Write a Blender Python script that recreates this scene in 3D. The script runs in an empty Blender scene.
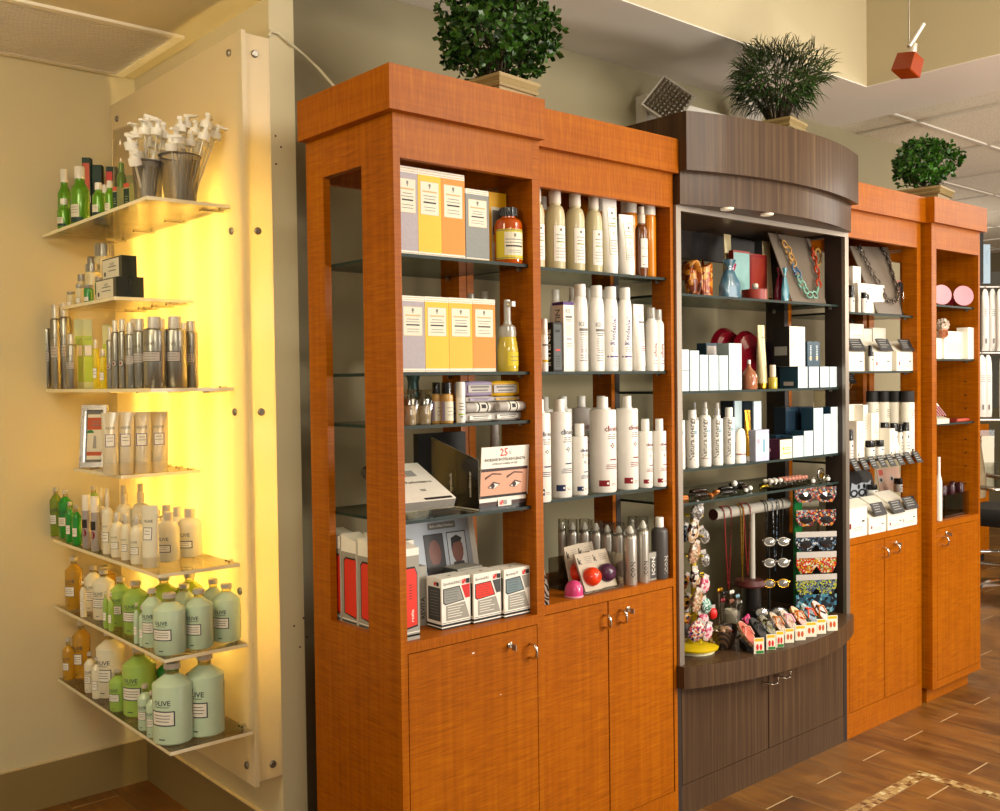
import bpy, math, random
from math import sin, cos, pi, sqrt, atan2, radians, hypot
from mathutils import Vector, Matrix
rnd = random.Random(11)
SC = bpy.context.scene
COL = SC.collection
# ------------------------------------------------------------------ camera
CW = Vector((-1.36949327, -1.94155093, 1.39272595))
CR = Vector((0.75371123, -0.65707386, -0.01316551))
CU = Vector((0.02619723, 0.01002142, 0.99960656))
CF = Vector((0.6566834, 0.75375959, -0.02476678))
FPX = 1003.3692
cd = bpy.data.cameras.new('camera'); cam = bpy.data.objects.new('camera', cd); COL.objects.link(cam)
cam.matrix_world = Matrix(((CR.x, CU.x, -CF.x, CW.x), (CR.y, CU.y, -CF.y, CW.y), (CR.z, CU.z, -CF.z, CW.z), (0, 0, 0, 1)))
cd.sensor_fit = 'HORIZONTAL'; cd.sensor_width = 36; cd.lens = FPX / 1000 * 36; cd.clip_start = .05; cd.clip_end = 60
SC.camera = cam
SC.view_settings.view_transform = 'Standard'; SC.view_settings.look = 'None'; SC.view_settings.gamma = 1
SC.view_settings.use_curve_mapping = False
# surveying helpers: where the sight line through a measured point of the photograph meets a known plane of the room
def ray(u, v): return CF + CR * ((u - 500) / FPX) - CU * ((v - 405.5) / FPX)
def onX(u, v, X):
    d = ray(u, v); return CW + d * ((X - CW.x) / d.x)
def onY(u, v, Y):
    d = ray(u, v); return CW + d * ((Y - CW.y) / d.y)
def onZ(u, v, Z):
    d = ray(u, v); return CW + d * ((Z - CW.z) / d.z)
def depth(p): return (Vector(p) - CW).dot(CF)
def size(px, p): return px * depth(p) / FPX
def height(u, v, p):                      # Z of the point over p seen at row v
    a = Vector((p[0], p[1], 0)); r = (a - CW).dot(CR) ; f0 = (Vector((p[0], p[1], CW.z)) - CW).dot(CF)
    k = (405.5 - v) / FPX
    h = Vector((p[0] - CW.x, p[1] - CW.y, 0)); f0 = h.dot(CF); u0 = h.dot(CU)
    return CW.z + (k * f0 - u0) / (CU.z - k * CF.z)
# ------------------------------------------------------------------ materials
def lin(h):
    h = h.lstrip('#'); c = [int(h[i:i + 2], 16) / 255 for i in (0, 2, 4)]
    return [(x / 12.92 if x <= .04045 else ((x + .055) / 1.055) ** 2.4) for x in c] + [1]
MATS = {}
def M(name, col='#888888', rough=.45, metal=0, var=.05, trans=0, emit=0, coat=0, alpha=1, ior=1.45, sub=0, vs=40, ecol=None):
    if name in MATS: return MATS[name]
    m = bpy.data.materials.new(name); m.use_nodes = True; nt = m.node_tree; b = nt.nodes['Principled BSDF']
    c = lin(col); b.inputs['Base Color'].default_value = c
    b.inputs['Roughness'].default_value = rough; b.inputs['Metallic'].default_value = metal
    b.inputs['IOR'].default_value = ior; b.inputs['Transmission Weight'].default_value = trans
    b.inputs['Coat Weight'].default_value = coat; b.inputs['Alpha'].default_value = alpha
    if sub: b.inputs['Subsurface Weight'].default_value = sub; b.inputs['Subsurface Radius'].default_value = (.02, .02, .015)
    if emit:
        b.inputs['Emission Color'].default_value = lin(ecol or col); b.inputs['Emission Strength'].default_value = emit
    if var and not trans:
        tc = nt.nodes.new('ShaderNodeTexCoord'); no = nt.nodes.new('ShaderNodeTexNoise'); no.inputs['Scale'].default_value = vs
        mx = nt.nodes.new('ShaderNodeMix'); mx.data_type = 'RGBA'
        mx.inputs[6].default_value = [min(1, x * (1 + var)) for x in c[:3]] + [1]; mx.inputs[7].default_value = [x * (1 - var) for x in c[:3]] + [1]
        nt.links.new(tc.outputs['Object'], no.inputs['Vector']); nt.links.new(no.outputs['Fac'], mx.inputs[0]); nt.links.new(mx.outputs[2], b.inputs['Base Color'])
    m.diffuse_color = c; MATS[name] = m; return m
def nodes(name):
    m = bpy.data.materials.new(name); m.use_nodes = True; MATS[name] = m; nt = m.node_tree
    b = nt.nodes['Principled BSDF']
    def N(t, **k):
        n = nt.nodes.new('ShaderNode' + t)
        for a, v in k.items(): setattr(n, a, v)
        return n
    return m, nt, b, N, nt.links.new
def ramp(N, stops):
    r = N('ValToRGB'); e = r.color_ramp.elements
    while len(e) < len(stops): e.new(.5)
    for x, (p, c) in zip(e, stops): x.position = p; x.color = lin(c)
    return r
def figured_wood(name, ripple, grain, dark, mid, light, rough=.4, rip=.35, coat=.25):
    m, nt, b, N, L = nodes(name)
    tc = N('TexCoord')
    m1 = N('Mapping'); m1.inputs['Scale'].default_value = ripple
    m2 = N('Mapping'); m2.inputs['Scale'].default_value = grain
    n1 = N('TexNoise'); n1.inputs['Scale'].default_value = 1; n1.inputs['Detail'].default_value = 2; n1.inputs['Distortion'].default_value = .6
    n2 = N('TexNoise'); n2.inputs['Scale'].default_value = 1; n2.inputs['Detail'].default_value = 4
    n3 = N('TexNoise'); n3.inputs['Scale'].default_value = 2.2; n3.inputs['Detail'].default_value = 1
    for a, c in ((m1, n1), (m2, n2)): L(tc.outputs['Object'], a.inputs['Vector']); L(a.outputs['Vector'], c.inputs['Vector'])
    L(tc.outputs['Object'], n3.inputs['Vector'])
    mx = N('Mix'); mx.data_type = 'FLOAT'; mx.inputs[0].default_value = rip
    L(n2.outputs['Fac'], mx.inputs[2]); L(n1.outputs['Fac'], mx.inputs[3])
    mz = N('Mix'); mz.data_type = 'FLOAT'; mz.inputs[0].default_value = .2
    L(mx.outputs[0], mz.inputs[2]); L(n3.outputs['Fac'], mz.inputs[3])
    r = ramp(N, [(.27, dark), (.5, mid), (.74, light)])
    L(mz.outputs[0], r.inputs[0]); L(r.outputs[0], b.inputs['Base Color'])
    b.inputs['Specular IOR Level'].default_value = .13; b.inputs['Roughness'].default_value = rough; b.inputs['Coat Weight'].default_value = coat; b.inputs['Coat Roughness'].default_value = .15
    return m
figured_wood('cherry_upright', (13, 13, 190), (60, 60, 2.0), '#7b3c00', '#9f5400', '#b96d04', rip=.58, coat=.02)
figured_wood('cherry_lengthwise', (190, 190, 13), (2.5, 2.5, 80), '#803e00', '#a15500', '#ba6e04', rip=.58, coat=.02)
figured_wood('walnut_upright', (40, 40, 6), (120, 120, 1.2), '#35251a', '#4b3726', '#665036', rough=.4, rip=.15, coat=.1)
M('walnut_dark', '#2a1f18', .5); M('gap_shade_red', '#34100a', .7)
def sheet(name, tint, gloss=.08, rough=.02):
    m, nt, b, N, L = nodes(name); nt.nodes.remove(b); out = nt.nodes['Material Output']
    t = N('BsdfTransparent'); t.inputs[0].default_value = lin(tint); g = N('BsdfGlossy'); g.inputs['Roughness'].default_value = rough
    fr = N('Fresnel'); fr.inputs['IOR'].default_value = 1.45
    ma = N('Math'); ma.operation = 'MULTIPLY_ADD'; ma.inputs[1].default_value = .75; ma.inputs[2].default_value = gloss * .3; ma.use_clamp = True
    x = N('MixShader'); L(fr.outputs[0], ma.inputs[0]); L(ma.outputs[0], x.inputs[0]); L(t.outputs[0], x.inputs[1]); L(g.outputs[0], x.inputs[2]); L(x.outputs[0], out.inputs[0])
    return m
sheet('clear_glass', '#e6f2ea'); sheet('clear_acrylic', '#f6f2e6'); sheet('clear_plastic', '#eeeeea'); sheet('cellophane', '#e8e4da', .3)
M('glass_edge', '#0b231c', .6); M('acrylic_edge_glow', '#f4e9c4', .15, coat=.5)  # acrylic edges: glow of the piped light put into the pale colour
def translucent(name, col, mixv=.5, gloss=.05, rough=.3, tcol=None):
    m, nt, b, N, L = nodes(name); nt.nodes.remove(b); out = nt.nodes['Material Output']
    d = N('BsdfDiffuse'); d.inputs[0].default_value = lin(col); t = N('BsdfTranslucent'); t.inputs[0].default_value = lin(tcol or col)
    g = N('BsdfGlossy'); g.inputs['Roughness'].default_value = rough
    a = N('MixShader'); a.inputs[0].default_value = mixv; c = N('MixShader'); c.inputs[0].default_value = gloss
    L(d.outputs[0], a.inputs[1]); L(t.outputs[0], a.inputs[2]); L(a.outputs[0], c.inputs[1]); L(g.outputs[0], c.inputs[2]); L(c.outputs[0], out.inputs[0])
    return m
# ------------------------------------------------------------------ mesh builder
class G:
    def __init__(s): s.v = []; s.f = []; s.m = []; s.s = []
    def add(s, vs, fs, mi=0, smooth=False):
        o = len(s.v); s.v += [tuple(p) for p in vs]
        for f in fs: s.f.append([o + i for i in f]); s.m.append(mi); s.s.append(smooth)
        return s
    def box(s, x0, y0, z0, x1, y1, z1, mi=0):
        return s.add([(x0, y0, z0), (x1, y0, z0), (x1, y1, z0), (x0, y1, z0), (x0, y0, z1), (x1, y0, z1), (x1, y1, z1), (x0, y1, z1)],
                     [(0, 3, 2, 1), (4, 5, 6, 7), (0, 1, 5, 4), (1, 2, 6, 5), (2, 3, 7, 6), (3, 0, 4, 7)], mi)
    def hexa(s, b, t, mi=0):                # two quads, bottom and top, same turn
        return s.add(list(b) + list(t), [(0, 3, 2, 1), (4, 5, 6, 7), (0, 1, 5, 4), (1, 2, 6, 5), (2, 3, 7, 6), (3, 0, 4, 7)], mi)
    def loft(s, rings, mi=0, smooth=True, cap0=True, cap1=True):
        n = len(rings[0]); vs = [p for r in rings for p in r]; fs = []
        for k in range(len(rings) - 1):
            for i in range(n): j = (i + 1) % n; fs.append((k * n + i, k * n + j, (k + 1) * n + j, (k + 1) * n + i))
        s.add(vs, fs, mi, smooth)
        if cap0: s.add(rings[0], [tuple(range(n))[::-1]], mi)
        if cap1: s.add(rings[-1], [tuple(range(n))], mi)
        return s
    def lathe(s, prof, c=(0, 0), seg=20, mi=0, smooth=True, sy=1, caps=True, z0=0):
        P = [(r, z + z0) for r, z in prof]; runs = [[P[0]]]
        for i in range(1, len(P)):
            runs[-1].append(P[i])
            if i < len(P) - 1:
                a = atan2(P[i][1] - P[i - 1][1], P[i][0] - P[i - 1][0]); b = atan2(P[i + 1][1] - P[i][1], P[i + 1][0] - P[i][0])
                d = abs((a - b + pi) % (2 * pi) - pi)
                if d > .65: runs.append([P[i]])
        def ring(r, z): return [(c[0] + max(r, 1e-5) * cos(2 * pi * k / seg), c[1] + max(r, 1e-5) * sy * sin(2 * pi * k / seg), z) for k in range(seg)]
        for k, q in enumerate(runs):
            s.loft([ring(*p) for p in q], mi, smooth, caps and k == 0, caps and k == len(runs) - 1)
        return s
    def tube(s, pts, r, seg=8, mi=0, smooth=True, closed=False):
        pts = [Vector(p) for p in pts]; rings = []; n = len(pts); up = Vector((.013, .02, 1)).normalized()
        for i, p in enumerate(pts):
            a = pts[i - 1] if (i or closed) else p; b = pts[(i + 1) % n] if (i < n - 1 or closed) else p
            t = (b - a).normalized(); x = t.cross(up)
            if x.length < .05: x = t.cross(Vector((1, 0, .1)))
            x.normalize(); y = t.cross(x).normalized(); rr = r[i] if isinstance(r, (list, tuple)) else r
            rings.append([p + x * rr * cos(2 * pi * k / seg) + y * rr * sin(2 * pi * k / seg) for k in range(seg)])
        if closed: rings.append(rings[0])
        return s.loft(rings, mi, smooth, not closed, not closed)
    def prism(s, poly, z0, z1, mi=0, side=None, smooth=False):
        n = len(poly); lo = [(x, y, z0) for x, y in poly]; hi = [(x, y, z1) for x, y in poly]
        s.add(lo, [tuple(range(n))[::-1]], mi); s.add(hi, [tuple(range(n))], mi)
        return s.add(lo + hi, [(i, (i + 1) % n, n + (i + 1) % n, n + i) for i in range(n)], mi if side is None else side, smooth)
    def xf(s, M4, i0=0):
        for i in range(i0, len(s.v)): s.v[i] = tuple(M4 @ Vector(s.v[i]))
        return s
    def mesh(s, name, mats, off=(0, 0, 0)):
        me = bpy.data.meshes.new(name)
        me.from_pydata([(x - off[0], y - off[1], z - off[2]) for x, y, z in s.v], [], s.f)
        for m in (mats if isinstance(mats, (list, tuple)) else [mats]): me.materials.append(MATS[m] if isinstance(m, str) else m)
        me.polygons.foreach_set('material_index', s.m); me.polygons.foreach_set('use_smooth', s.s); me.update(); return me
    def build(s, name, mats, parent=None, loc=(0, 0, 0), world=False, rotz=0):
        """world=True: vertices are in room coordinates; the object's origin goes to loc (or rides on its parent)"""
        if world and parent is not None: off = WL[parent.name]; loc = (0, 0, 0)
        elif world: off = loc
        else: off = (0, 0, 0)
        o = bpy.data.objects.new(name, s.mesh(name, mats, off)); COL.objects.link(o); o.location = loc; o.rotation_euler.z = rotz
        if parent is not None: o.parent = parent
        p = Vector(loc) + (Vector(WL[parent.name]) if parent is not None else Vector((0, 0, 0)))
        WL[o.name] = tuple(p); return o
WL = {}
def tag(o, label=None, cat=None, group=None, kind=None):
    if label: o['label'] = label
    if cat: o['category'] = cat
    if group: o['group'] = group
    if kind: o['kind'] = kind
    return o
def root(name, label, cat, loc=(0, 0, 0), rotz=0, group=None):
    o = bpy.data.objects.new(name, None); COL.objects.link(o); o.empty_display_size = .05
    o.location = loc; o.rotation_euler.z = rotz; WL[o.name] = tuple(loc); return tag(o, label, cat, group)
def struct(name, g, mats): return tag(g.build(name, mats), kind='structure')
def clone(r, loc, rotz, label, group=None, cat=None):
    c = r.copy(); COL.objects.link(c); c.location = loc; c.rotation_euler.z = rotz; c['label'] = label
    if group: c['group'] = group
    if cat: c['category'] = cat
    for ch in list(r.children):
        d = ch.copy(); COL.objects.link(d); d.parent = c
        for gg in ch.children: e = gg.copy(); COL.objects.link(e); e.parent = d
    return c
PROTO = {}
def put(key, make, loc, rotz, label, cat, group=None):
    """make(label, cat) builds the first of a kind; later ones are copies of it and of its parts"""
    if key in PROTO: return clone(PROTO[key], loc, rotz, label, group, cat)
    o = make(); tag(o, label, cat, group); o.location = loc; o.rotation_euler.z = rotz; PROTO[key] = o; return o
# ------------------------------------------------------------------ printing on faces
TXT = {}
def text_mesh(t):
    if t not in TXT:
        c = bpy.data.curves.new('lettering', 'FONT'); c.body = t; c.size = 1; c.resolution_u = 1; c.offset = .014
        o = bpy.data.objects.new('lettering', c); me = bpy.data.meshes.new_from_object(o)
        vs = [(v.co.x, v.co.y) for v in me.vertices]; fs = [tuple(p.vertices) for p in me.polygons]
        x0 = min([v[0] for v in vs] or [0]); x1 = max([v[0] for v in vs] or [1])
        TXT[t] = ([((x - x0) / .7, y / .7) for x, y in vs], fs, (x1 - x0) / .7)
        bpy.data.objects.remove(o); bpy.data.curves.remove(c); bpy.data.meshes.remove(me)
    return TXT[t]
def flat(o, u, v):
    o = Vector(o); u = Vector(u).normalized(); v = Vector(v).normalized(); n = u.cross(v)
    f = lambda a, b, d=0: o + u * a + v * b + n * d
    f.step = 9; return f
def wrap(r, ang, z0=0, ry=None):            # u runs along the arc, starting at angle ang
    q = (ry or r) / r
    def f(a, b, d=0):
        t = ang + a / r; return Vector(((r + d) * cos(t), (r + d) * sin(t) * q, z0 + b))
    f.step = r * .26; return f
def pr_rect(g, f, u0, v0, u1, v1, mi, d=.0003):
    n = max(1, int(abs(u1 - u0) / f.step + .99)); vs = []
    for i in range(n + 1): a = u0 + (u1 - u0) * i / n; vs += [f(a, v0, d), f(a, v1, d)]
    g.add(vs, [(2 * i, 2 * i + 2, 2 * i + 3, 2 * i + 1) for i in range(n)], mi)
def pr_poly(g, f, pts, mi, d=.0004): g.add([f(a, b, d) for a, b in pts], [tuple(range(len(pts)))], mi)
def pr_disc(g, f, u, v, r, mi, d=.0004, n=14, ry=None): pr_poly(g, f, [(u + r * cos(2 * pi * k / n), v + (ry or r) * sin(2 * pi * k / n)) for k in range(n)], mi, d)
def pr_text(g, f, t, u, v, h, mi, rot=0, align=0, d=.0006, wide=1, maxw=None):
    vs, fs, w = text_mesh(t); w *= wide
    if maxw and w * h > maxw: wide *= maxw / (w * h); w = maxw / h
    c, s = cos(rot), sin(rot); o = -w * align / 2
    g.add([f(u + ((x * wide + o) * c - y * s) * h, v + ((x * wide + o) * s + y * c) * h, d) for x, y in vs], fs, mi)
def pr_lines(g, f, u0, u1, v, n, gap, th, mi, jag=.3, center=True):
    for k in range(n):
        w = (u1 - u0) * (1 - jag * rnd.random()); a = (u0 + u1) / 2 - w / 2 if center else u0
        pr_rect(g, f, a, v - k * gap, a + w, v - k * gap + th, mi, .0009)
def pr_frame(g, f, u0, v0, u1, v1, t, mi, d=.0005):
    pr_rect(g, f, u0, v0, u1, v0 + t, mi, d); pr_rect(g, f, u0, v1 - t, u1, v1, mi, d); pr_rect(g, f, u0, v0, u0 + t, v1, mi, d); pr_rect(g, f, u1 - t, v0, u1, v1, mi, d)
M('white_gloss', '#efece4', .3, coat=.3); M('white_paper', '#f1ece0', .6); M('ink', '#26221f', .6); M('grey_ink', '#77736c', .6); M('silver_ink', '#9a9a96', .5)
M('red', '#d2201c', .4); M('dark_red', '#7e1220', .4); M('navy', '#1d2a52', .4); M('green_ink', '#2f7d35', .5); M('purple', '#4a2474', .45)
M('chrome', '#d8d4cc', .12, 1, 0); M('steel', '#a09a8e', .38, .85, .03); M('aluminium', '#94897d', .42, .75, .03); M('black_gloss', '#14120f', .25, coat=.3); M('black_matt', '#1b1917', .6)
# ------------------------------------------------------------------ the room
def painted(name, col, rough=.75):
    m, nt, b, N, L = nodes(name); tc = N('TexCoord'); n = N('TexNoise'); n.inputs['Scale'].default_value = 320
    bp = N('Bump'); bp.inputs['Strength'].default_value = .06; bp.inputs['Distance'].default_value = .002
    L(tc.outputs['Object'], n.inputs['Vector']); L(n.outputs['Fac'], bp.inputs['Height']); L(bp.outputs[0], b.inputs['Normal'])
    b.inputs['Base Color'].default_value = lin(col); b.inputs['Roughness'].default_value = rough; return m
painted('sage_wall', '#958b6c'); painted('alcove_wall', '#d5c8a2'); painted('white_ceiling', '#e6e0d6'); painted('cove_paint', '#bdb190')
painted('far_wall', '#6a6248'); painted('base_tile', '#8f7a4c', .5)
def floor_mat():
    m, nt, b, N, L = nodes('wood_look_tile')
    tc = N('TexCoord'); sp = N('SeparateXYZ'); L(tc.outputs['Object'], sp.inputs[0])
    ax = N('Math'); ax.operation = 'ADD'; ax.inputs[1].default_value = .08 + 6.2; L(sp.outputs['Y'], ax.inputs[0])
    ay = N('Math'); ay.operation = 'ADD'; ay.inputs[1].default_value = -1.671 + .1512 + .3024 * 20; L(sp.outputs['X'], ay.inputs[0])
    cb = N('CombineXYZ'); L(ax.outputs[0], cb.inputs[0]); L(ay.outputs[0], cb.inputs[1])
    br = N('TexBrick'); br.offset = .5; br.offset_frequency = 2; L(cb.outputs[0], br.inputs['Vector'])
    for k, v in (('Scale', 1), ('Mortar Size', .0022), ('Mortar Smooth', .3), ('Bias', 0), ('Brick Width', .62), ('Row Height', .1512)): br.inputs[k].default_value = v
    br.inputs['Color1'].default_value = (.25, .25, .25, 1); br.inputs['Color2'].default_value = (.8, .8, .8, 1); br.inputs['Mortar'].default_value = (1, 1, 1, 1)
    mp = N('Mapping'); mp.inputs['Scale'].default_value = (16, 2.2, 1); L(tc.outputs['Object'], mp.inputs['Vector'])
    n1 = N('TexNoise'); n1.inputs['Scale'].default_value = 1.6; n1.inputs['Detail'].default_value = 7; n1.inputs['Roughness'].default_value = .62; L(mp.outputs[0], n1.inputs['Vector'])
    n2 = N('TexNoise'); n2.inputs['Scale'].default_value = 6; n2.inputs['Detail'].default_value = 3; L(tc.outputs['Object'], n2.inputs['Vector'])
    a = N('Mix'); a.data_type = 'FLOAT'; a.inputs[0].default_value = .4; L(n1.outputs['Fac'], a.inputs[2]); L(n2.outputs['Fac'], a.inputs[3])
    a2 = N('Mix'); a2.data_type = 'FLOAT'; a2.inputs[0].default_value = .22; L(a.outputs[0], a2.inputs[2]); L(br.outputs['Color'], a2.inputs[3])
    r = ramp(N, [(.3, '#33200b'), (.46, '#623d14'), (.58, '#80541f'), (.75, '#95692e')]); L(a2.outputs[0], r.inputs[0])
    mx = N('Mix'); mx.data_type = 'RGBA'; mx.inputs[7].default_value = lin('#7d6339'); L(br.outputs['Fac'], mx.inputs[0]); L(r.outputs[0], mx.inputs[6])
    def MM(op, a_, v_, c_=None):                                     # end joints: pale grout across the plank ends
        n = N('Math'); n.operation = op
        for k_, z_ in enumerate((a_, v_, c_)):
            if z_ is None: continue
            if isinstance(z_, (int, float)): n.inputs[k_].default_value = z_
            else: L(z_, n.inputs[k_])
        return n.outputs[0]
    row = MM('MODULO', MM('FLOOR', MM('DIVIDE', ay.outputs[0], .1512), 0), 2.0); t_ = MM('MODULO', MM('ADD', ax.outputs[0], MM('MULTIPLY_ADD', row, -.31, .31)), .62)
    jm = MM('MAXIMUM', MM('LESS_THAN', t_, .0026), MM('GREATER_THAN', t_, .6174)); m3 = N('Mix'); m3.data_type = 'RGBA'; m3.inputs[7].default_value = lin('#b79d72'); L(jm, m3.inputs[0]); L(mx.outputs[2], m3.inputs[6]); L(m3.outputs[2], b.inputs['Base Color'])
    rr = N('Math'); rr.operation = 'MULTIPLY_ADD'; rr.inputs[1].default_value = .3; rr.inputs[2].default_value = .2; L(n1.outputs['Fac'], rr.inputs[0]); L(rr.outputs[0], b.inputs['Roughness'])
    bp = N('Bump'); bp.inputs['Strength'].default_value = .25; bp.inputs['Distance'].default_value = .003; L(n1.outputs['Fac'], bp.inputs['Height']); L(bp.outputs[0], b.inputs['Normal'])
floor_mat()
struct('floor', G().box(-4.5, -6, -.1, 9, 4.5, 0), 'wood_look_tile')
YS, YW, YL = .578, .678, 1.545
XR = 3.95
# left alcove: back wall, stub wall carrying the display, low soffit with grille
struct('wall_back_alcove', G().box(-4.5, YL, 0, .0737, YL + .12, 2.8), 'alcove_wall')
struct('wall_stub', G().box(-.0033, YS, 0, .0737, YL, 2.8), 'alcove_wall')
struct('wall_back', G().box(.0737, YW, 0, XR, YW + .12, 2.8), 'sage_wall')
struct('ceiling_alcove', G().box(-4.5, -3, 2.4614, -.0033, YL, 2.60), 'alcove_wall')
struct('baseboard_alcove', G().box(-4.5, YL - .012, 0, -.0153, YL, .1472), 'base_tile')
struct('baseboard_stub', G().box(-.0153, YS, 0, -.0033, YL - .012, .1472), 'base_tile')
M('grout', '#c8b48a', .8)
struct('trim_1', G().box(-.0158, YS, .1472, -.0033, YL - .0125, .1505).box(-4.5, YL - .0125, .1472, -.0158, YL, .1505), 'grout')
# white soffit over the cabinets round a raised cove
g = G(); YC, XC, XT = .2285, 2.58, 3.08
g.box(0, YC, 2.6, XT, YW + .1, 2.604); g.box(XC, -3, 2.6, XT, YC, 2.604); g.box(-.0033, -3, 2.6, .45, YC, 2.604)
struct('ceiling_soffit', g, 'white_ceiling')
g = G(); g.box(.45, YC, 2.604, XC, YC + .04, 3.25); g.box(XC, -3, 2.604, XC + .04, YC + .04, 3.25); g.box(.41, -3, 2.604, .45, YC + .04, 3.25); g.box(.41, -3, 3.25, XC + .04, YC + .04, 3.3)
struct('ceiling_cove', g, 'cove_paint')
def tiles():
    m, nt, b, N, L = nodes('ceiling_tile'); tc = N('TexCoord'); n = N('TexNoise'); n.inputs['Scale'].default_value = 130; n.inputs['Detail'].default_value = 3
    L(tc.outputs['Object'], n.inputs['Vector']); r = ramp(N, [(.35, '#d3ccba'), (.6, '#ece6d6')]); L(n.outputs['Fac'], r.inputs[0]); L(r.outputs[0], b.inputs['Base Color']); b.inputs['Roughness'].default_value = .9
tiles(); M('grid_white', '#d9d4c8', .5)
struct('ceiling_tiles', G().box(XT, -3, 2.606, 9, 4.5, 2.68), 'ceiling_tile')
g = G(); k = 0
x = 3.31
while x < 8.9: g.box(x - .011, -3, 2.598, x + .011, 4.5, 2.606); x += .385 if False else .77
y = -2.7
while y < 4.4: g.box(XT, y - .011, 2.5985, 9, y + .011, 2.606); y += .385 * 1.6
struct('trim_2', g, 'grid_white')
# far side of the salon
struct('wall_right', G().box(9, -6, 0, 9.1, 4.5, 2.8), 'far_wall')
struct('wall_far', G().box(XR, 4.4, 0, 9, 4.5, 2.8), 'far_wall')
# return air grille in the alcove soffit
gr = root('ceiling_vent', 'ribbed return air grille in the low ceiling above the alcove corner', 'vent', (-.8, 1.27, 2.4614))
zb = 2.4614
g = G(); x0, x1, y0, y1 = -1.6, -.05, 1.02, 1.525
for a in ((x0, y0, x1, y0 + .025), (x0, y1 - .025, x1, y1), (x1 - .03, y0 + .025, x1, y1 - .025), (x0, y0 + .025, x0 + .03, y1 - .025)): g.box(a[0], a[1], zb - .009, a[2], a[3], zb)
M('vent_cream', '#ece2cc', .5); M('vent_dark', '#5f5544', .7)
g.build('grille_frame', 'vent_cream', gr, world=True)
g = G(); n = 26; w = (y1 - y0 - .05)
for i in range(n): yy = y0 + .025 + w * i / n; g.box(x0 + .03, yy + .002, zb - .006, x1 - .03, yy + w / n - .0085, zb - .002)
g.build('grille_slats', 'vent_cream', gr, world=True)
G().box(x0 + .03, y0 + .025, zb - .001, x1 - .03, y1 - .025, zb).build('grille_backing', 'vent_dark', gr, world=True)
# mosaic band set in the floor
def mosaic():
    m, nt, b, N, L = nodes('mosaic_glass'); tc = N('TexCoord')
    br = N('TexBrick'); br.offset = .5; L(tc.outputs['Object'], br.inputs['Vector'])
    for k, v in (('Scale', 1), ('Mortar Size', .0016), ('Brick Width', .024), ('Row Height', .0235)): br.inputs[k].default_value = v
    br.inputs['Color1'].default_value = (0, 0, 0, 1); br.inputs['Color2'].default_value = (1, 1, 1, 1); br.inputs['Mortar'].default_value = (.5, .5, .5, 1)
    vo = N('TexVoronoi'); vo.inputs['Scale'].default_value = 38; L(tc.outputs['Object'], vo.inputs['Vector']); se = N('SeparateColor'); L(vo.outputs['Color'], se.inputs[0])
    a = N('Mix'); a.data_type = 'FLOAT'; a.inputs[0].default_value = .5; L(br.outputs['Color'], a.inputs[2]); L(se.outputs[0], a.inputs[3])
    r = ramp(N, [(.1, '#3f1c0c'), (.33, '#7a5528'), (.55, '#a88a54'), (.8, '#cdbb8c')]); L(a.outputs[0], r.inputs[0])
    mx = N('Mix'); mx.data_type = 'RGBA'; mx.inputs[7].default_value = lin('#8f7850'); L(br.outputs['Fac'], mx.inputs[0]); L(r.outputs[0], mx.inputs[6]); L(mx.outputs[2], b.inputs['Base Color']); b.inputs['Roughness'].default_value = .2
mosaic()
g = G().box(-1, -.305, 0, 2.03, -.258, .0012).box(1.983, -3, 0, 2.03, -.305, .0012)
tag(g.build('trim_3', 'mosaic_glass'), kind='structure')
# ------------------------------------------------------------------ light
def area(name, loc, rot, sx, sy, w, col):
    l = bpy.data.lights.new(name, 'AREA'); l.shape = 'RECTANGLE'; l.size = sx; l.size_y = sy; l.energy = w; l.color = col
    o = bpy.data.objects.new(name, l); COL.objects.link(o); o.location = loc; o.rotation_euler = rot; return o
def aim(o, t): o.rotation_euler = (Vector(t) - Vector(o.location)).to_track_quat('-Z', 'Y').to_euler()
o = area('daylight_window', (3.6, -4.6, 1.7), (0, 0, 0), 3.6, 2.4, 132, (1, .975, .93)); aim(o, (1.9, .2, 1.2))
o = area('ceiling_lamp_room', (-1.4, -3.2, 2.75), (0, 0, 0), 1.2, 1.2, 68, (1, .9, .72)); aim(o, (.3, .3, 1.0))
o = area('ceiling_lamp_aisle', (1.9, -2.4, 2.9), (0, 0, 0), 1.0, 1.0, 50, (1, .9, .76)); aim(o, (1.6, .3, 1.2))
o = area('fill_area_alcove', (-1.5, -.2, 2.40), (0, 0, 0), .7, .7, 22, (1, .84, .56)); aim(o, (-.5, 1.2, .9))  # unseen area light added to brighten the alcove and its shelves
o = area('ceiling_lamp_salon', (5.6, -1.0, 2.55), (0, 0, 0), 2.4, 1.2, 60, (1, .93, .84))
def bulb(name, loc, w, col, r=.12):
    l = bpy.data.lights.new(name, 'POINT'); l.energy = w; l.color = col; l.shadow_soft_size = r; q = bpy.data.objects.new(name, l); COL.objects.link(q); q.location = loc
bulb('fill_light_salon', (5.2, -1.6, 1.9), 110, (1, .9, .76)); bulb('fill_light_alcove', (-1.7, .1, 1.7), 16, (1, .85, .6)); bulb('fill_light_soffit', (1.7, -1.4, 1.15), 58, (1, .9, .76)); bulb('fill_light_far', (6.2, 2.2, 2.1), 40, (1, .9, .76)); bulb('fill_light_aisle', (1.3, -2.2, 2.1), 26, (1, .9, .76))  # unseen fill lights, added to brighten soffit, ceilings, alcove and cabinets
w = bpy.data.worlds.new('world'); SC.world = w; w.use_nodes = True
w.node_tree.nodes['Background'].inputs[0].default_value = (1, .92, .78, 1); w.node_tree.nodes['Background'].inputs[1].default_value = .34
SC.view_settings.exposure = 0
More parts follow.
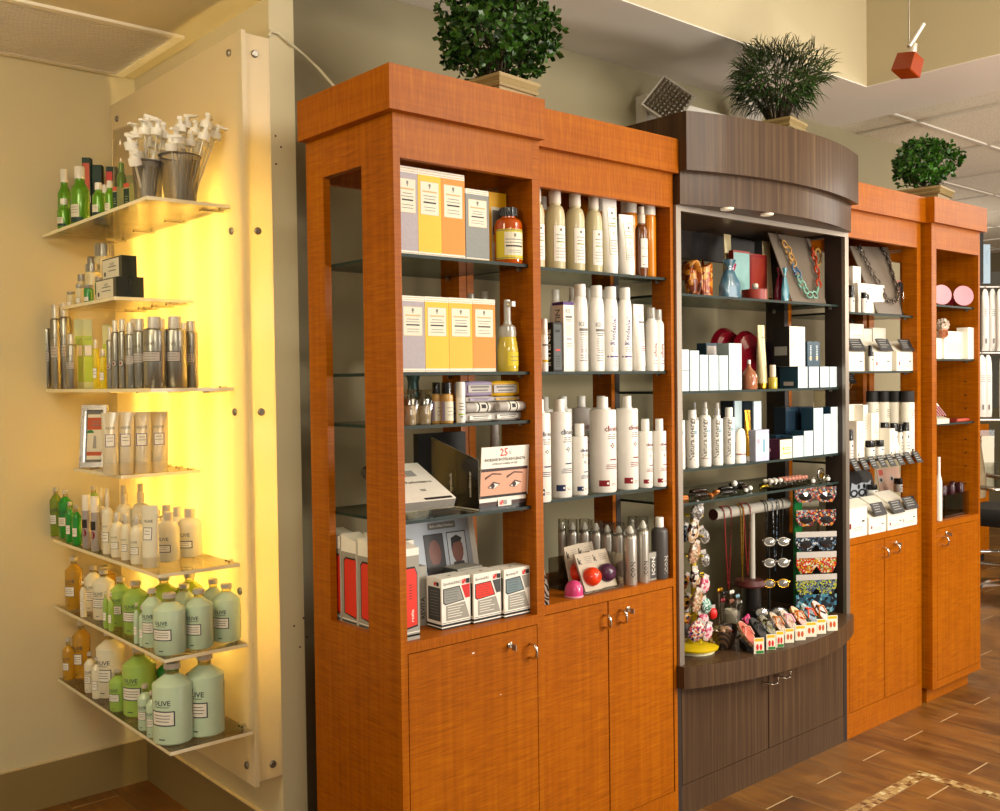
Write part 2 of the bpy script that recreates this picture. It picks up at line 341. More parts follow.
# ------------------------------------------------------------------ cabinets
ZC0, ZC1, ZOP, ZDECK, ZDOOR, ZDB = 2.0254, 2.13, 1.922, .769, .7437, .096
YB, W0, W1 = .397, .135, .312           # back of the cabinets; window in each divider
def divider(x0, x1, yf, z0, mat, par, name='side_panel'):
    g = G(); g.box(x0, yf, z0, x1, YB, .773)
    g.box(x0, yf, .773, x1, W0, ZOP); g.box(x0, W1, .773, x1, YB, ZOP); g.box(x0, yf, ZOP, x1, YB, ZC0)
    return g.build(name, mat, par, world=True)
def glass(x0, x1, y0, y1, z, par, t=.008, front=None):
    g = G(); g.box(x0, y0, z - t, x1, y1, z, 0)
    n = len(g.f)
    for i in range(2, 6): g.m[i] = 1
    if front:                                # curved front edge instead of a straight one
        g = G(); poly = [(x1, y1), (x0, y1)] + front; g.prism(poly, z - t, z, 0, 1)
    o = g.build('glass_shelf', ['clear_glass', 'glass_edge'], par, world=True)
    for xx in (x0 + .006, x1 - .006):
        for yy in (y0 + .03, y1 - .03): G().box(xx - .005, yy - .004, z - t - .008, xx + .005, yy + .004, z - t).build('shelf_pin', 'steel', o, world=True)
    return o
def pull(par, x, y, z, s=1):                 # bent chrome bar pull, standing off the door
    pts = [(x, y, z + .018 * s), (x, y - .017, z + .018 * s), (x, y - .025, z + .012 * s), (x, y - .027, z), (x, y - .025, z - .012 * s), (x, y - .017, z - .018 * s), (x, y, z - .018 * s)]
    return G().tube(pts, .0042, 8).build('handle', 'chrome', par, world=True)
def lock(par, x, y, z):
    g = G(); g.lathe([(.0085, 0), (.0085, .004), (.006, .006), (.0, .006)], seg=16)
    g.lathe([(.0022, .006), (.0022, .014), (0, .014)], seg=8, mi=1); g.box(-.0012, -.011, .010, .0012, .004, .026, 1)
    g.xf(Matrix.Translation((x, y, z)) @ Matrix.Rotation(pi / 2, 4, 'X')); return g.build('lock', ['chrome', 'steel'], par, world=True)
def door(par, x0, x1, yf, z0, z1, mat='cherry_upright', marks=()):
    e = .0024
    d = G().box(x0 + e, yf, z0 + e, x1 - e, yf + .019, z1 - e)
    for (mx, mz, w) in marks:
        d.box(mx, yf - .0004, mz, mx + w, yf, mz + w * .4, 1)
    d = d.build('door', [mat, 'white_paper'], par, world=True); return d
def wood_cabinet(label, x0, x1, yf, shelves, doors, lst, rst, over_l=0, over_r=0, kick=None, solid=(), cap=(None, None)):
    r = root('display_cabinet', label, 'cabinet', ((x0 + x1) / 2, yf, 0)); z0 = 0 if kick is None else .0655
    divider(x0, x0 + lst, yf, z0, 'cherry_upright', r)
    if 'r' in solid: G().box(x1 - rst, yf, z0, x1, YB, ZC0).build('side_panel', 'cherry_upright', r, world=True)
    else: divider(x1 - rst, x1, yf, z0, 'cherry_upright', r)
    a, b = x0 + lst, x1 - rst
    if kick is not None: G().box(x0 + .02, kick, 0, x1 - .047, kick + .02, .0655).box(x0 + .02, kick + .02, 0, x0 + .04, YB, .0655).box(x1 - .067, kick + .02, 0, x1 - .047, YB, .0655).build('toe_kick', 'cherry_lengthwise', r, world=True)
    g = G().box(a, yf, z0, b, yf + .02, ZDB)                              # rail under the doors
    g.box(a, yf + .022, ZDB - .02, b, YB, ZDB); g.box(a, YB - .012, ZDB, b, YB, ZDECK - .02)
    g.build('carcass', 'cherry_lengthwise', r, world=True)
    G().box(a, yf, ZDOOR, b, YB, ZDECK).build('deck', 'cherry_lengthwise', r, world=True)
    G().box(a, yf + .0205, ZDB, b, yf + .022, ZDOOR).build('door_reveal', 'gap_shade_red', r, world=True)  # sheet behind the doors, shade of the gaps put into its dark red
    g = G().box(a, yf, ZOP, b, yf + .02, ZC0).box(a, yf + .02, 1.99, b, YB, 2.01).box(a, YB - .02, ZOP, b, YB, 1.99)
    g.build('header', 'cherry_lengthwise', r, world=True)
    G().box(x0 - over_l, yf - .0226, ZC0, x1 + over_r, YB, ZC1).build('cornice', 'cherry_lengthwise', r, world=True)
    for z in shelves: glass(a + .001, b - .001, yf + .018, YB - .012, z, r)
    for (dx0, dx1, hx, hz, lk, marks) in doors:
        d = door(r, dx0, dx1, yf, ZDB, ZDOOR, marks=marks); pull(d, hx, yf, hz)
        if lk: lock(d, lk[0], yf, lk[1])
    return r
def gx(u, v, Y): return onY(u, v, Y).x
cabA = wood_cabinet('tall orange wood display cabinet nearest the backlit panel, open window in its side', 0, .471, 0, (1.700, 1.416, 1.287, 1.058),
    [(.0197, .444, onY(531, 650, 0).x - .004, onY(531, 650, 0).z, (onY(509.5, 645, 0).x, onY(509.5, 645, 0).z), ((onY(472, 654, 0).x, onY(472, 654, 0).z, .008), (onY(500, 695, 0).x, onY(500, 695, 0).z, .004)))], .0197, .027, .0235, .0018, kick=.06)
cabB = wood_cabinet('recessed orange wood display cabinet with two doors, left of the dark curved cabinet', .474, 1.098, .06, (1.706, 1.416, 1.057),
    [(.498, onY(608.5, 650, .06).x, onY(604, 621, .06).x, onY(604, 621, .06).z, None, ()), (onY(608.5, 650, .06).x, 1.0795, onY(620, 616, .06).x, onY(620, 616, .06).z, (onY(627.5, 609, .06).x, onY(627.5, 609, .06).z), ())], .024, .0155)
cabD = wood_cabinet('recessed orange wood display cabinet with two doors, right of the dark curved cabinet', 2.118, 2.722, .069, (1.640, 1.411, 1.060),
    [(2.1405, onY(884.5, 620, .069).x, onY(884, 551, .069).x - .012, onY(884, 552, .069).z, None, ()), (onY(884.5, 620, .069).x, 2.692, onY(893, 548, .069).x + .004, onY(893, 548, .069).z, (onY(895.5, 543, .069).x, onY(895.5, 543, .069).z), ())], .0225, .030)
cabE = wood_cabinet('narrow single door orange wood display cabinet at the far right end of the row', 2.745, 3.202, .033, (1.691, 1.461, 1.184),
    [(2.7865, 3.186, onY(942.5, 540, .033).x, onY(942.5, 541, .033).z, (onY(946, 533, .033).x, onY(946, 533, .033).z), ())], .0415, .0165, .02, .022, kick=.069, solid=('r',))
g = G()
for z in (1.78, 1.56, 1.5, 1.36, 1.3, 1.24, 1.1, 1.04, .98, .9):
    for y in (.09, .33): g.box(3.1835, y - .003, z - .003, 3.1856, y + .003, z + .003)
g.build('pin_hole', 'black_matt', cabE, world=True)
# dark bowed cabinet in the middle
def arc(x0, x1, ye, sag, n=28):
    w = (x1 - x0) / 2; R = (w * w + sag * sag) / (2 * sag); xm = (x0 + x1) / 2; yc = ye - sag + R
    return [(xm + R * sin(t), yc - R * cos(t)) for t in [(-1 + 2 * i / n) * math.asin(w / R) for i in range(n + 1)]]
C0, C1 = 1.1005, 2.115
cabC = root('bow_front_cabinet', 'dark brown bow front display cabinet with rounded canopy between the orange cabinets', 'cabinet', (1.6, .064, 0))
yC = .064
for x0, x1 in ((C0, C0 + .022), (C1 - .025, C1)):
    g = G(); g.box(x0, yC, 0, x1, YB, .773).box(x0, yC, .773, x1, W0, ZOP).box(x0, W1, .773, x1, YB, ZOP).box(x0, yC, ZOP, x1, YB, 2.0)
    g.build('side_panel', 'walnut_dark', cabC, world=True)
a, b = C0 + .022, C1 - .025
G().prism([(C1, .394), (C0, .394)] + arc(C0, C1, .008, .083), 2.032, 2.212, smooth=False).build('canopy', 'walnut_upright', cabC, world=True)
G().prism([(C1 - .004, .39), (C0 + .002, .39)] + arc(C0 + .002, C1 - .004, .036, .086), 1.931, 2.032).build('canopy_band', 'walnut_upright', cabC, world=True)
G().box(a, YB - .02, 1.83, b, YB, 1.931).build('back_rail', 'walnut_dark', cabC, world=True)
g = G().box(C0 - .001, yC - .014, .485, C0 + .022, yC, 1.931).box(C1 - .024, yC - .014, .485, C1 + .001, yC, 1.931).box(C0 + .022, yC - .014, 1.914, C1 - .024, yC, 1.931)
g.build('opening_trim', 'aluminium', cabC, world=True)
cnt = arc(C0 - .006, C1 - .008, .03, .106)
G().prism([(C1, YB), (C0, YB), (C0, .059), (C0 - .006, .059)] + cnt + [(C1, .059)], .422, .492).build('counter', 'walnut_upright', cabC, world=True)
xm = onY(768.5, 700, yC).x
for x0, x1, hu, hv in ((a, xm, 764, 681), (xm, b, 776.5, 675)):
    d = door(cabC, x0, x1, yC, .1, .422, 'walnut_upright'); p = onY(hu, hv, yC); s = -1 if x0 == a else 1
    G().tube([(p.x - .012, yC, p.z), (p.x - .012, yC - .045, p.z), (p.x + .016, yC - .045, p.z), (p.x + .016, yC - .047, p.z + .022)], .004, 8).build('handle', 'chrome', d, world=True)
G().box(a, yC, 0, b, yC + .02, .1).build('plinth', 'walnut_upright', cabC, world=True)
G().box(a, yC + .022, .1, b, yC + .03, .42).build('door_reveal', 'walnut_dark', cabC, world=True)
G().box(a, YB - .012, 0, b, YB, .42).build('lower_back', 'walnut_dark', cabC, world=True)
CZ = (1.662, 1.351, 1.102, .994)
for z in CZ: glass(a + .001, b - .001, .078, YB - .012, z, cabC)
M('downlight', '#fff0d8', .4, emit=.12)
for u, v in ((727, 208.5), (767, 214)):
    p = onZ(u, v, 1.93); G().lathe([(.02, 1.925), (.022, 1.9312), (0, 1.9312)], (p.x, p.y), 18).build('downlight', 'downlight', cabC, world=True)
# ------------------------------------------------------------------ backlit wall display
translucent('frosted_panel', '#f4ead0', .5, .03, .3, tcol='#fff2c4')
PX = -.0806
disp = root('backlit_shelf_display', 'frosted backlit acrylic wall panel with seven clear shelves, beside the alcove corner', 'display panel', (-.05, 1.0, .28))
ZP0, ZP1, PF = .2837, 2.35, .566
G().box(PX - .012, PF, ZP0, PX, 1.53, ZP1).build('panel', 'frosted_panel', disp, world=True)
G().box(PX, YS, ZP0 + .008, -.0035, YS + .008, ZP1 - .004).build('return_panel', 'frosted_panel', disp, world=True)
M('tube_light', '#fff3c0', .4, emit=19, ecol='#ffe6a6')
for y in (.74, .93, 1.12, 1.31):
    G().lathe([(.011, .62), (.011, 1.98), (0, 1.98)], (-.035, y), 10).build('light_tube', 'tube_light', disp, world=True)
def bolt(p, ax):
    g = G().lathe([(.0, 0), (.0105, 0), (.0105, .004), (.008, .0065), (0, .0065)], seg=16)
    g.xf(Matrix.Translation(p) @ (Matrix.Rotation(-pi / 2, 4, 'Y') if ax == 'x' else Matrix.Rotation(pi / 2, 4, 'X')))
    return g.build('standoff_bolt', 'steel', disp, world=True)
for u, v in ((229.5, 53), (232, 231), (235.5, 412), (240.5, 591), (247.5, 765), (117.5, 119)): bolt(onX(u, v, PX - .012), 'x')
for u, v in ((254.5, 54), (257.5, 231), (261, 412), (272.5, 764)): bolt(onY(u, v, YS), 'y')
SHZ = (1.886, 1.642, 1.384, 1.142, .897, .681, .445); SHF = (.635, .88, .635, .86, .62, .585, .56); SHB = (1.5, 1.34, 1.5, 1.25, 1.47, 1.47, 1.45)
XS0, XS1 = -.334, -.1
for z, y0, y1 in zip(SHZ, SHF, SHB):
    g = G().box(XS0, y0, z - .0095, XS1, y1, z)
    for i in range(2, 6): g.m[i] = 1
    s = g.build('acrylic_shelf', ['clear_acrylic', 'acrylic_edge_glow'], disp, world=True)
    n = 4
    for k in range(n):
        yy = y0 + .06 + (y1 - y0 - .14) * k / (n - 1)
        c = G().lathe([(0, 0), (.009, 0), (.009, .005), (.004, .006), (.004, .012), (0, .012)], seg=12).xf(Matrix.Translation((PX - .0125, yy, z - .004)) @ Matrix.Rotation(-pi / 2, 4, 'Y'))
        c.box(-.113, yy - .006, z, PX - .016, yy + .006, z + .004).box(-.16, yy - .007, z - .0145, PX - .016, yy + .007, z - .0096)
        c.build('shelf_clamp', 'chrome', s, world=True)
# cord from the panel over the stub wall to behind the cabinet
p = [Vector((-.006, YS - .004, ZP1 + .0)), onY(271, 31, YS - .006), onY(278, 33, YS - .006), onY(292, 45, YS - .008)]
q = onY(305, 56, YS + .03), onY(318, 68, .6), onY(334, 86, .58), onY(345, 105, .57), onY(350, 160, .56)
tag(G().tube(p + list(q), .0045, 8).build('power_cord', M('cord_cream', '#d9cfae', .5)), 'cream power cord running from the backlit panel over the wall end', 'cord')
# ------------------------------------------------------------------ makers of goods (front towards -Y unless turned)
def prof_body(R, bh, sh, nr, kind='round', foot=.004):
    P = [(0, 0), (R * .93, 0), (R, foot), (R, bh)]
    if kind == 'round': P += [(nr + (R - nr) * cos(t), bh + sh * sin(t)) for t in [pi / 2 * k / 6 for k in range(1, 7)]]
    elif kind == 'soft': P += [(nr + (R - nr) * (.5 + .5 * cos(pi * t)), bh + sh * t) for t in [k / 7 for k in range(1, 8)]]
    elif kind == 'flat': P += [(R * .985, bh + sh * .5), (R * .93, bh + sh * .85), (nr, bh + sh)]
    else: P += [(R * .985, bh + sh * .06), (nr * 1.12, bh + sh * .93), (nr, bh + sh)]
    return P
def bottle(name, R, H, body, cap, bh, sh, nr, caph, capr, kind='round', ry=1, art=None, ang=-pi / 2, neck=None, lab=('white_paper', 'ink'), ribs=False, capkind='plain', art2=None):
    r = root(name, '', '')
    G().lathe(prof_body(R, bh, sh, nr, kind), seg=22, sy=ry).build('body', body, r)
    if neck: G().lathe([(nr, bh + sh), (nr, H - caph)], seg=14, sy=1, caps=False).build('neck', neck, r)
    elif H - caph > bh + sh + .0005: G().lathe([(nr, bh + sh), (nr, H - caph)], seg=14, caps=False).build('neck', body, r)
    g = G(); zc = H - caph
    if capkind == 'pump':
        g.lathe([(capr, 0), (capr, caph * .45), (capr * .4, caph * .5), (capr * .35, caph * .8), (capr * .6, caph * .82), (capr * .6, caph), (0, caph)], seg=16, z0=zc)
        g.box(-capr * 1.6, -capr * .25, H - caph * .16, 0, capr * .25, H - caph * .02)
    elif capkind == 'mist':
        g.lathe([(capr, 0), (capr, caph * .5), (capr * .78, caph * .55), (capr * .72, caph), (0, caph)], seg=16, z0=zc)
    elif capkind == 'dome': g.lathe([(capr, 0), (capr, caph * .55), (capr * .85, caph * .85), (capr * .4, caph), (0, caph)], seg=18, z0=zc)
    else: g.lathe([(capr * .98, 0), (capr, caph * .06), (capr * .97, caph * .96), (capr * .9, caph), (0, caph)], seg=18, z0=zc)
    if ribs:
        for k in range(24): a = 2 * pi * k / 24; g.tube([(capr * cos(a), capr * sin(a), zc + caph * .05), (capr * cos(a), capr * sin(a), zc + caph * .9)], capr * .05, 4)
    g.build('cap', cap, r)
    if art:
        g = G(); art(g, wrap(R, ang, 0, R * ry), R, bh); g.build('label_print', lab, r)
    if art2: g = G(); art2(g, wrap(R, ang, 0, R * ry), R, bh); g.build('side_print', lab, r)
    return r
def tube(name, R, H, body, cap, caph, art=None, ang=-pi / 2, lab=('white_paper', 'ink'), wide=1.08, flare=1, capr=.96):
    r = root(name, '', ''); rings = []
    for k in range(9):
        t = k / 8; z = caph + (H - caph) * t; fl = t ** 1.3; rx = R * (flare + (wide - flare) * t); ry_ = R * flare * (1 - fl) + .0016 * fl
        rings.append([(rx * cos(a), ry_ * sin(a), z) for a in [2 * pi * i / 20 for i in range(20)]])
    M4 = Matrix.Rotation(ang + pi / 2, 4, 'Z')
    G().loft(rings, 0, True).xf(M4).build('body', body, r)
    G().lathe([(R * capr * .97, 0), (R * capr, .002), (R * capr, caph), (0, caph)], seg=20).build('cap', cap, r)
    if art:
        def f(u, v, d=0):
            t = max(0, min(1, (v - caph) / (H - caph))); fl = t ** 1.3; rx = R * (flare + (wide - flare) * t); ry_ = R * flare * (1 - fl) + .0016 * fl
            x = max(-.97, min(.97, u / rx)); return M4 @ Vector((u, -ry_ * sqrt(1 - x * x) - d * 1.5, v))
        f.step = R * .3; g = G(); art(g, f, R, H); g.build('label_print', lab, r)
    return r
def carton(name, w, d, h, mats, front=None, left=None, top=None, extra=None):
    """one printed carton; origin at the middle of its base; mats[0] is the board"""
    g = G().box(-w / 2, -d / 2, 0, w / 2, d / 2, h)
    if front: front(g, flat((-w / 2, -d / 2, 0), (1, 0, 0), (0, 0, 1)), w, h)
    if left: left(g, flat((-w / 2, d / 2, 0), (0, -1, 0), (0, 0, 1)), d, h)
    if top: top(g, flat((-w / 2, -d / 2, h), (1, 0, 0), (0, 1, 0)), w, d)
    if extra: extra(g)
    return g.build(name, mats)
def set_thing(o, label, cat, p, group=None, rot=0, rx=0, ry=0):
    o.location = p; o.rotation_euler = (rx, ry, rot); return tag(o, label, cat, group)
ORD = ['first', 'second', 'third', 'fourth', 'fifth', 'sixth', 'seventh', 'eighth', 'ninth', 'tenth', 'eleventh', 'twelfth']
# ------------------------------------------------------------------ goods on the backlit display
M('mint_liquid', '#c2d8bb', .3, coat=.4); M('leaf_liquid', '#9dbf56', .25, coat=.4); M('lime_liquid', '#b9d03a', .25, coat=.4); M('cream_liquid', '#e6dfc6', .3, coat=.4)
M('amber_liquid', '#b98a22', .15, coat=.5, sub=0); M('emerald_liquid', '#1f8a2c', .2, coat=.5); M('olive_liquid', '#7d8f22', .2, coat=.5); M('yellow_liquid', '#d8c21c', .2, coat=.5)
M('brushed_silver', '#a39f92', .28, .9, .06, vs=30); M('cap_silver', '#d2ccc0', .35, .35); M('label_lilac', '#bdb4ae', .5); M('label_edge', '#37404a', .5)
translucent('frosted_plastic', '#ece2c4', .35, .1, .2); M('rim_metal', '#9a958a', .3, 1)
def olive_art(big=True, word='OLIVE', green=True):
    def art(g, f, R, bh):
        w = R * 1.35; u0, u1 = -w / 2, w / 2; v0, v1 = bh * .34, bh * .6
        pr_rect(g, f, u0, v0, u1, v1, 0); pr_frame(g, f, u0, v0, u1, v1, R * .06, 2, .0006)
        pr_lines(g, f, u0 + R * .15, u1 - R * .15, v0 + (v1 - v0) * .68, 3, (v1 - v0) * .2, (v1 - v0) * .05, 1)
        pr_text(g, f, word, 0, bh * .695, bh * .085, 2, align=1, maxw=R * 1.75)
        pr_lines(g, f, u0 + R * .2, u1 - R * .2, bh * .66, 1, 0, bh * .01, 2)
        pr_lines(g, f, -R * .2, R * .2, bh * .1, 1, 0, bh * .018, 2)
    return art
def side_strip(g, f, R, bh):
    b = R * 2.0
    pr_rect(g, f, b - R * .14, bh * .2, b + R * .16, bh * .82, 3, .0003); pr_disc(g, f, b + R * .02, bh * .82, R * .17, 2); pr_disc(g, f, b + R * .02, bh * .82, R * .11, 0, .0008)
    pr_frame(g, f, b - R * .14, bh * .2, b + R * .16, bh * .82, R * .03, 2, .0006)

def simple_label(v0=.35, v1=.6, w=1.3, edge=2, lines=2, word=None, wv=.75):
    def art(g, f, R, bh):
        u = R * w / 2; pr_rect(g, f, -u, bh * v0, u, bh * v1, 0); pr_frame(g, f, -u, bh * v0, u, bh * v1, R * .06, edge, .0006)
        if lines: pr_lines(g, f, -u * .75, u * .75, bh * (v1 - (v1 - v0) * .35), lines, bh * (v1 - v0) * .28, bh * .012, 1)
        if word: pr_text(g, f, word, 0, bh * wv, R * .34, 2, align=1, maxw=R * 1.5)
    return art
LAB = ('white_paper', 'grey_ink', 'label_edge', 'frosted_panel')
FA = radians(-146)
def spot(s, u0, u1, vb, vt, X=None):
    """place and size of an upright thing on display shelf s (1 = top) from its sides, foot and top in the photograph"""
    Z = SHZ[s - 1]; uc = (u0 + u1) / 2
    if X is None:
        p = onZ(uc, vb, Z)
        for _ in range(3):
            R = size((u1 - u0) / 2, p); e = (CW.z - Z) / hypot(p.x - CW.x, p.y - CW.y); p = onZ(uc, vb - (u1 - u0) / 2 * e, Z)
        p.x = max(XS0 + R * .9, min(XS1 - R * .9, p.x)) if False else p.x
    else: p = onX(uc, vb, X); p.z = Z
    R = size((u1 - u0) / 2, p); H = height(uc, vt, p) - Z
    return Vector((p.x, p.y, Z + .0003)), R, H
def apoth(label, s, u0, u1, vb, vt, liquid, X=None, group=None, name='bath_bottle', small=False, word='OLIVE'):
    p, R, H = spot(s, u0, u1, vb, vt, X); bh = H * (.735 if not small else .70); sh = H * .125; nr = R * (.34 if not small else .36)
    o = bottle(name, R, H, liquid, 'cap_silver', bh, sh, nr, H * .055 + .004, nr * 1.25, 'cone', art=olive_art(word=word) if R > .016 else simple_label(.3, .62, 1.3), ang=FA, neck='neck_glass', lab=LAB, art2=side_strip if R > .016 else None)
    return set_thing(o, label, 'bottle', p, group)
sheet('neck_glass', '#f2eecb', .35)
b7, b6, b5 = 'bottles on the bottom clear shelf', 'bottles on the second clear shelf up', 'bottles on the third clear shelf up'
T = 'bottom clear shelf'
apoth('tall mint green bottle at the front left corner of the bottom clear shelf', 7, 154, 193, 746, 662, 'mint_liquid', None, b7)
apoth('tall mint green bottle nearest the backlit panel on the bottom clear shelf', 7, 187, 224.5, 738, 653, 'mint_liquid', None, b7)
apoth('lower of two small mint bottles by the tall corner one, bottom clear shelf', 7, 147, 159, 738, 691, 'mint_liquid', None, b7, small=True)
apoth('small mint bottle, second from the tall corner mint bottle, bottom clear shelf', 7, 138.5, 153, 731, 684, 'mint_liquid', None, b7, small=True)
apoth('tall yellow green bottle in the middle of the bottom clear shelf', 7, 124.5, 156.5, 725, 646, 'leaf_liquid', -.27, b7)
apoth('short green bottle in front of the tall white one, bottom clear shelf', 7, 110, 128, 712, 668, 'leaf_liquid', None, b7, small=True)
apoth('tall cream white bottle on the bottom clear shelf', 7, 98, 125, 705, 630, 'cream_liquid', -.27, b7)
apoth('small white bottle touching the tall cream white bottle, bottom clear shelf', 7, 92.5, 102.5, 699, 657, 'cream_liquid', None, b7, small=True)
apoth('small white bottle beside the tall amber bottle, bottom clear shelf', 7, 85, 96, 693, 652, 'cream_liquid', None, b7, small=True)
apoth('tall amber oil bottle on the bottom clear shelf', 7, 74, 91, 689, 621, 'amber_liquid', -.27, b7)
apoth('short amber bottle at the far end of the bottom clear shelf', 7, 63.5, 74.5, 677, 638, 'amber_liquid', -.31, b7, small=True)
apoth('half hidden short amber bottle behind the tall amber one, bottom clear shelf', 7, 71, 79, 680, 640, 'amber_liquid', -.25, b7, small=True)
apoth('dark green bottle half hidden behind the tall corner mint bottle, bottom clear shelf', 7, 158, 178, 716, 655, 'emerald_liquid', -.2, b7)
# second shelf from the bottom
apoth('mint bottle at the front left corner of the second clear shelf up', 6, 154.5, 186, 656, 593, 'mint_liquid', None, b6)
apoth('mint bottle between the corner one and the panel side one, second clear shelf up', 6, 186, 213.5, 650, 589, 'mint_liquid', None, b6)
apoth('mint bottle nearest the backlit panel, second clear shelf up', 6, 213.5, 241, 643, 583.5, 'mint_liquid', None, b6)
apoth('mint bottle just behind the corner one, second clear shelf up', 6, 143, 163, 648, 588.5, 'mint_liquid', None, b6)
apoth('mint bottle behind the middle front one, second clear shelf up', 6, 173, 197, 634, 584, 'mint_liquid', -.19, b6)
apoth('mint bottle in the row behind, by the backlit panel, second clear shelf up', 6, 203, 225, 630, 579, 'mint_liquid', -.134, b6)
apoth('lime bottle in the back row left, second clear shelf up', 6, 152, 178, 626, 576, 'lime_liquid', -.2, b6)
apoth('lime bottle in the back row right, second clear shelf up', 6, 178, 203, 622, 573, 'lime_liquid', -.145, b6)
apoth('right one of two green bottles in the left row, second clear shelf up', 6, 124, 149, 635, 581, 'leaf_liquid', None, b6)
apoth('left one of two green bottles in the left row, second clear shelf up', 6, 112, 131, 630, 577, 'leaf_liquid', -.275, b6)
for k, (a, b, vb, vt) in enumerate(((134, 140, 641, 603), (139.5, 145.5, 643.5, 606))):
    apoth(('left' if k == 0 else 'right') + ' one of two tiny mint bottles on the second clear shelf up', 6, a, b, vb, vt, 'mint_liquid', -.322, b6, small=True)
for k, (a, b, vb, vt) in enumerate(((103.5, 108.8, 627, 591), (108.6, 114.2, 629, 593))):
    apoth(('left' if k == 0 else 'right') + ' one of two tiny green bottles on the second clear shelf up', 6, a, b, vb, vt, 'leaf_liquid', -.322, b6, small=True)
apoth('wide cream white bottle, second clear shelf up', 6, 94, 115, 626, 570, 'cream_liquid', -.28, b6)
apoth('cream white bottle left of the wide one, second clear shelf up', 6, 86, 102, 621, 566, 'cream_liquid', -.265, b6)
apoth('thin white bottle beside the amber one, second clear shelf up', 6, 80.5, 86.3, 615.5, 581, 'cream_liquid', -.322, b6, small=True)
apoth('amber oil bottle at the far end of the second clear shelf up', 6, 66.3, 83, 611, 556.5, 'amber_liquid', -.3, b6)
apoth('pale amber bottle in the back row behind the white ones, second clear shelf up', 6, 92, 116, 606, 566, 'amber_liquid', -.17, b6)
# third shelf from the bottom
T3 = 'third clear shelf up'
def lotion(label, s, u0, u1, vb, vt, body, cap, X, group, ang=FA, kind='round', fr=.62, capr=.46, capk='plain', ch=.2, word='OLIVE', name='lotion_bottle', lv=(.32, .58), ry=1):
    p, R, H = spot(s, u0, u1, vb, vt, X); bh = H * fr
    def art(g, f, R, bh):
        u = R * .75; pr_rect(g, f, -u, bh * lv[0], u, bh * lv[1], 0); pr_frame(g, f, -u, bh * lv[0], u, bh * lv[1], R * .07, 2, .0006)
        pr_lines(g, f, -u * .7, u * .7, bh * (lv[1] - .08), 2, bh * .08, bh * .012, 1)
        if word: pr_text(g, f, word, 0, bh * .72, R * .3, 1, align=1, maxw=R * 1.4)
    return set_thing(bottle(name, R, H, body, cap, bh, H * (1 - fr - ch) * .9, R * capr * .85, H * ch, R * capr, kind, art=art, ang=ang, lab=LAB, capkind=capk, ry=ry), label, 'bottle', p, group)
apoth(f'olive green bottle at the far end of the {T3}', 5, 51, 62.5, 538, 487.5, 'olive_liquid', -.3, b5)
apoth(f'emerald green bottle second from the far end of the {T3}', 5, 59.5, 73, 541.5, 490, 'emerald_liquid', -.29, b5)
apoth(f'olive green bottle in the back row at the far end, {T3}', 5, 75, 91, 532, 484, 'olive_liquid', -.2, b5)
apoth(f'green bottle in the back row beside the roll on tubes, {T3}', 5, 88, 101, 534, 486, 'leaf_liquid', -.2, b5)
for k, (a, b, vb, vt) in enumerate(((66.5, 74.5, 543.5, 502), (73, 82, 545.5, 505))):
    apoth(f'{("left", "right")[k]} one of two small emerald bottles on the {T3}', 5, a, b, vb, vt, 'emerald_liquid', -.315, b5, small=True)
M('pearl_grey', '#a9a4a4', .3, .3); M('cap_white', '#ebe6da', .35, coat=.2)
for k, (a, b, vb, vt) in enumerate(((83, 91.5, 549, 495), (91.5, 100, 551, 496.5))):
    p, R, H = spot(5, a, b, vb, vt, -.315)
    def art(g, f, R, bh): pr_rect(g, f, -R * .7, bh * .55, R * .7, bh * .78, 1); pr_disc(g, f, 0, bh * .42, R * .55, 0, ry=R * .9)
    set_thing(bottle('roll_on_tube', R, H, 'pearl_grey', 'cap_white', H * .70, H * .01, R * .95, H * .29, R * .97, 'flat', art=art, ang=FA, lab=('dark_red', 'ink')), f'{("left", "right")[k]} one of two grey roll on tubes with white caps, {T3}', 'tube', p, b5)
translucent('mist_cap', '#efe6cf', .35, .15, .15)
for k, (a, b, vb, vt, X) in enumerate(((98.5, 106.5, 552, 488, -.29), (103, 114, 556, 489, -.305), (117, 133, 548, 485.5, -.24), (133, 150, 544, 484, -.2))):
    lotion(('far', 'second', 'third', 'nearest')[k] + f' silver collared spray bottle in the row of four on the {T3}', 5, a, b, vb, vt, 'cream_liquid', 'mist_cap', X, b5, fr=.58, ch=.28, capr=.42, capk='mist', name='spray_bottle')
for k, (a, b, vb, vt) in enumerate(((111.5, 124, 559, 512.5), (121.5, 132, 561.5, 514), (131, 144.5, 565, 515))):
    lotion(('left', 'middle', 'right')[k] + f' one of three small white lotion bottles with silver caps, {T3}', 5, a, b, vb, vt, 'cream_liquid', 'cap_silver', -.305, b5, fr=.6)
lotion(f'round white lotion bottle behind the standing tube, {T3}', 5, 158, 180, 562, 512, 'cream_liquid', 'cap_silver', None, b5, fr=.6, capr=.42, ch=.17)
lotion(f'round white lotion bottle nearest the backlit panel, {T3}', 5, 178, 202.5, 557.5, 508.5, 'cream_liquid', 'cap_silver', None, b5, fr=.6, capr=.42, ch=.17)
for k, (a, b, vb, vt, X) in enumerate(((149, 165, 549, 510, -.19), (158, 176, 543, 505, -.155), (169, 187, 550, 507, -.135))):
    lotion(('left', 'middle', 'right')[k] + f' of three white lotion bottles in the back row, {T3}', 5, a, b, vb, vt, 'cream_liquid', 'cap_silver', X, b5, fr=.6, ch=.2)
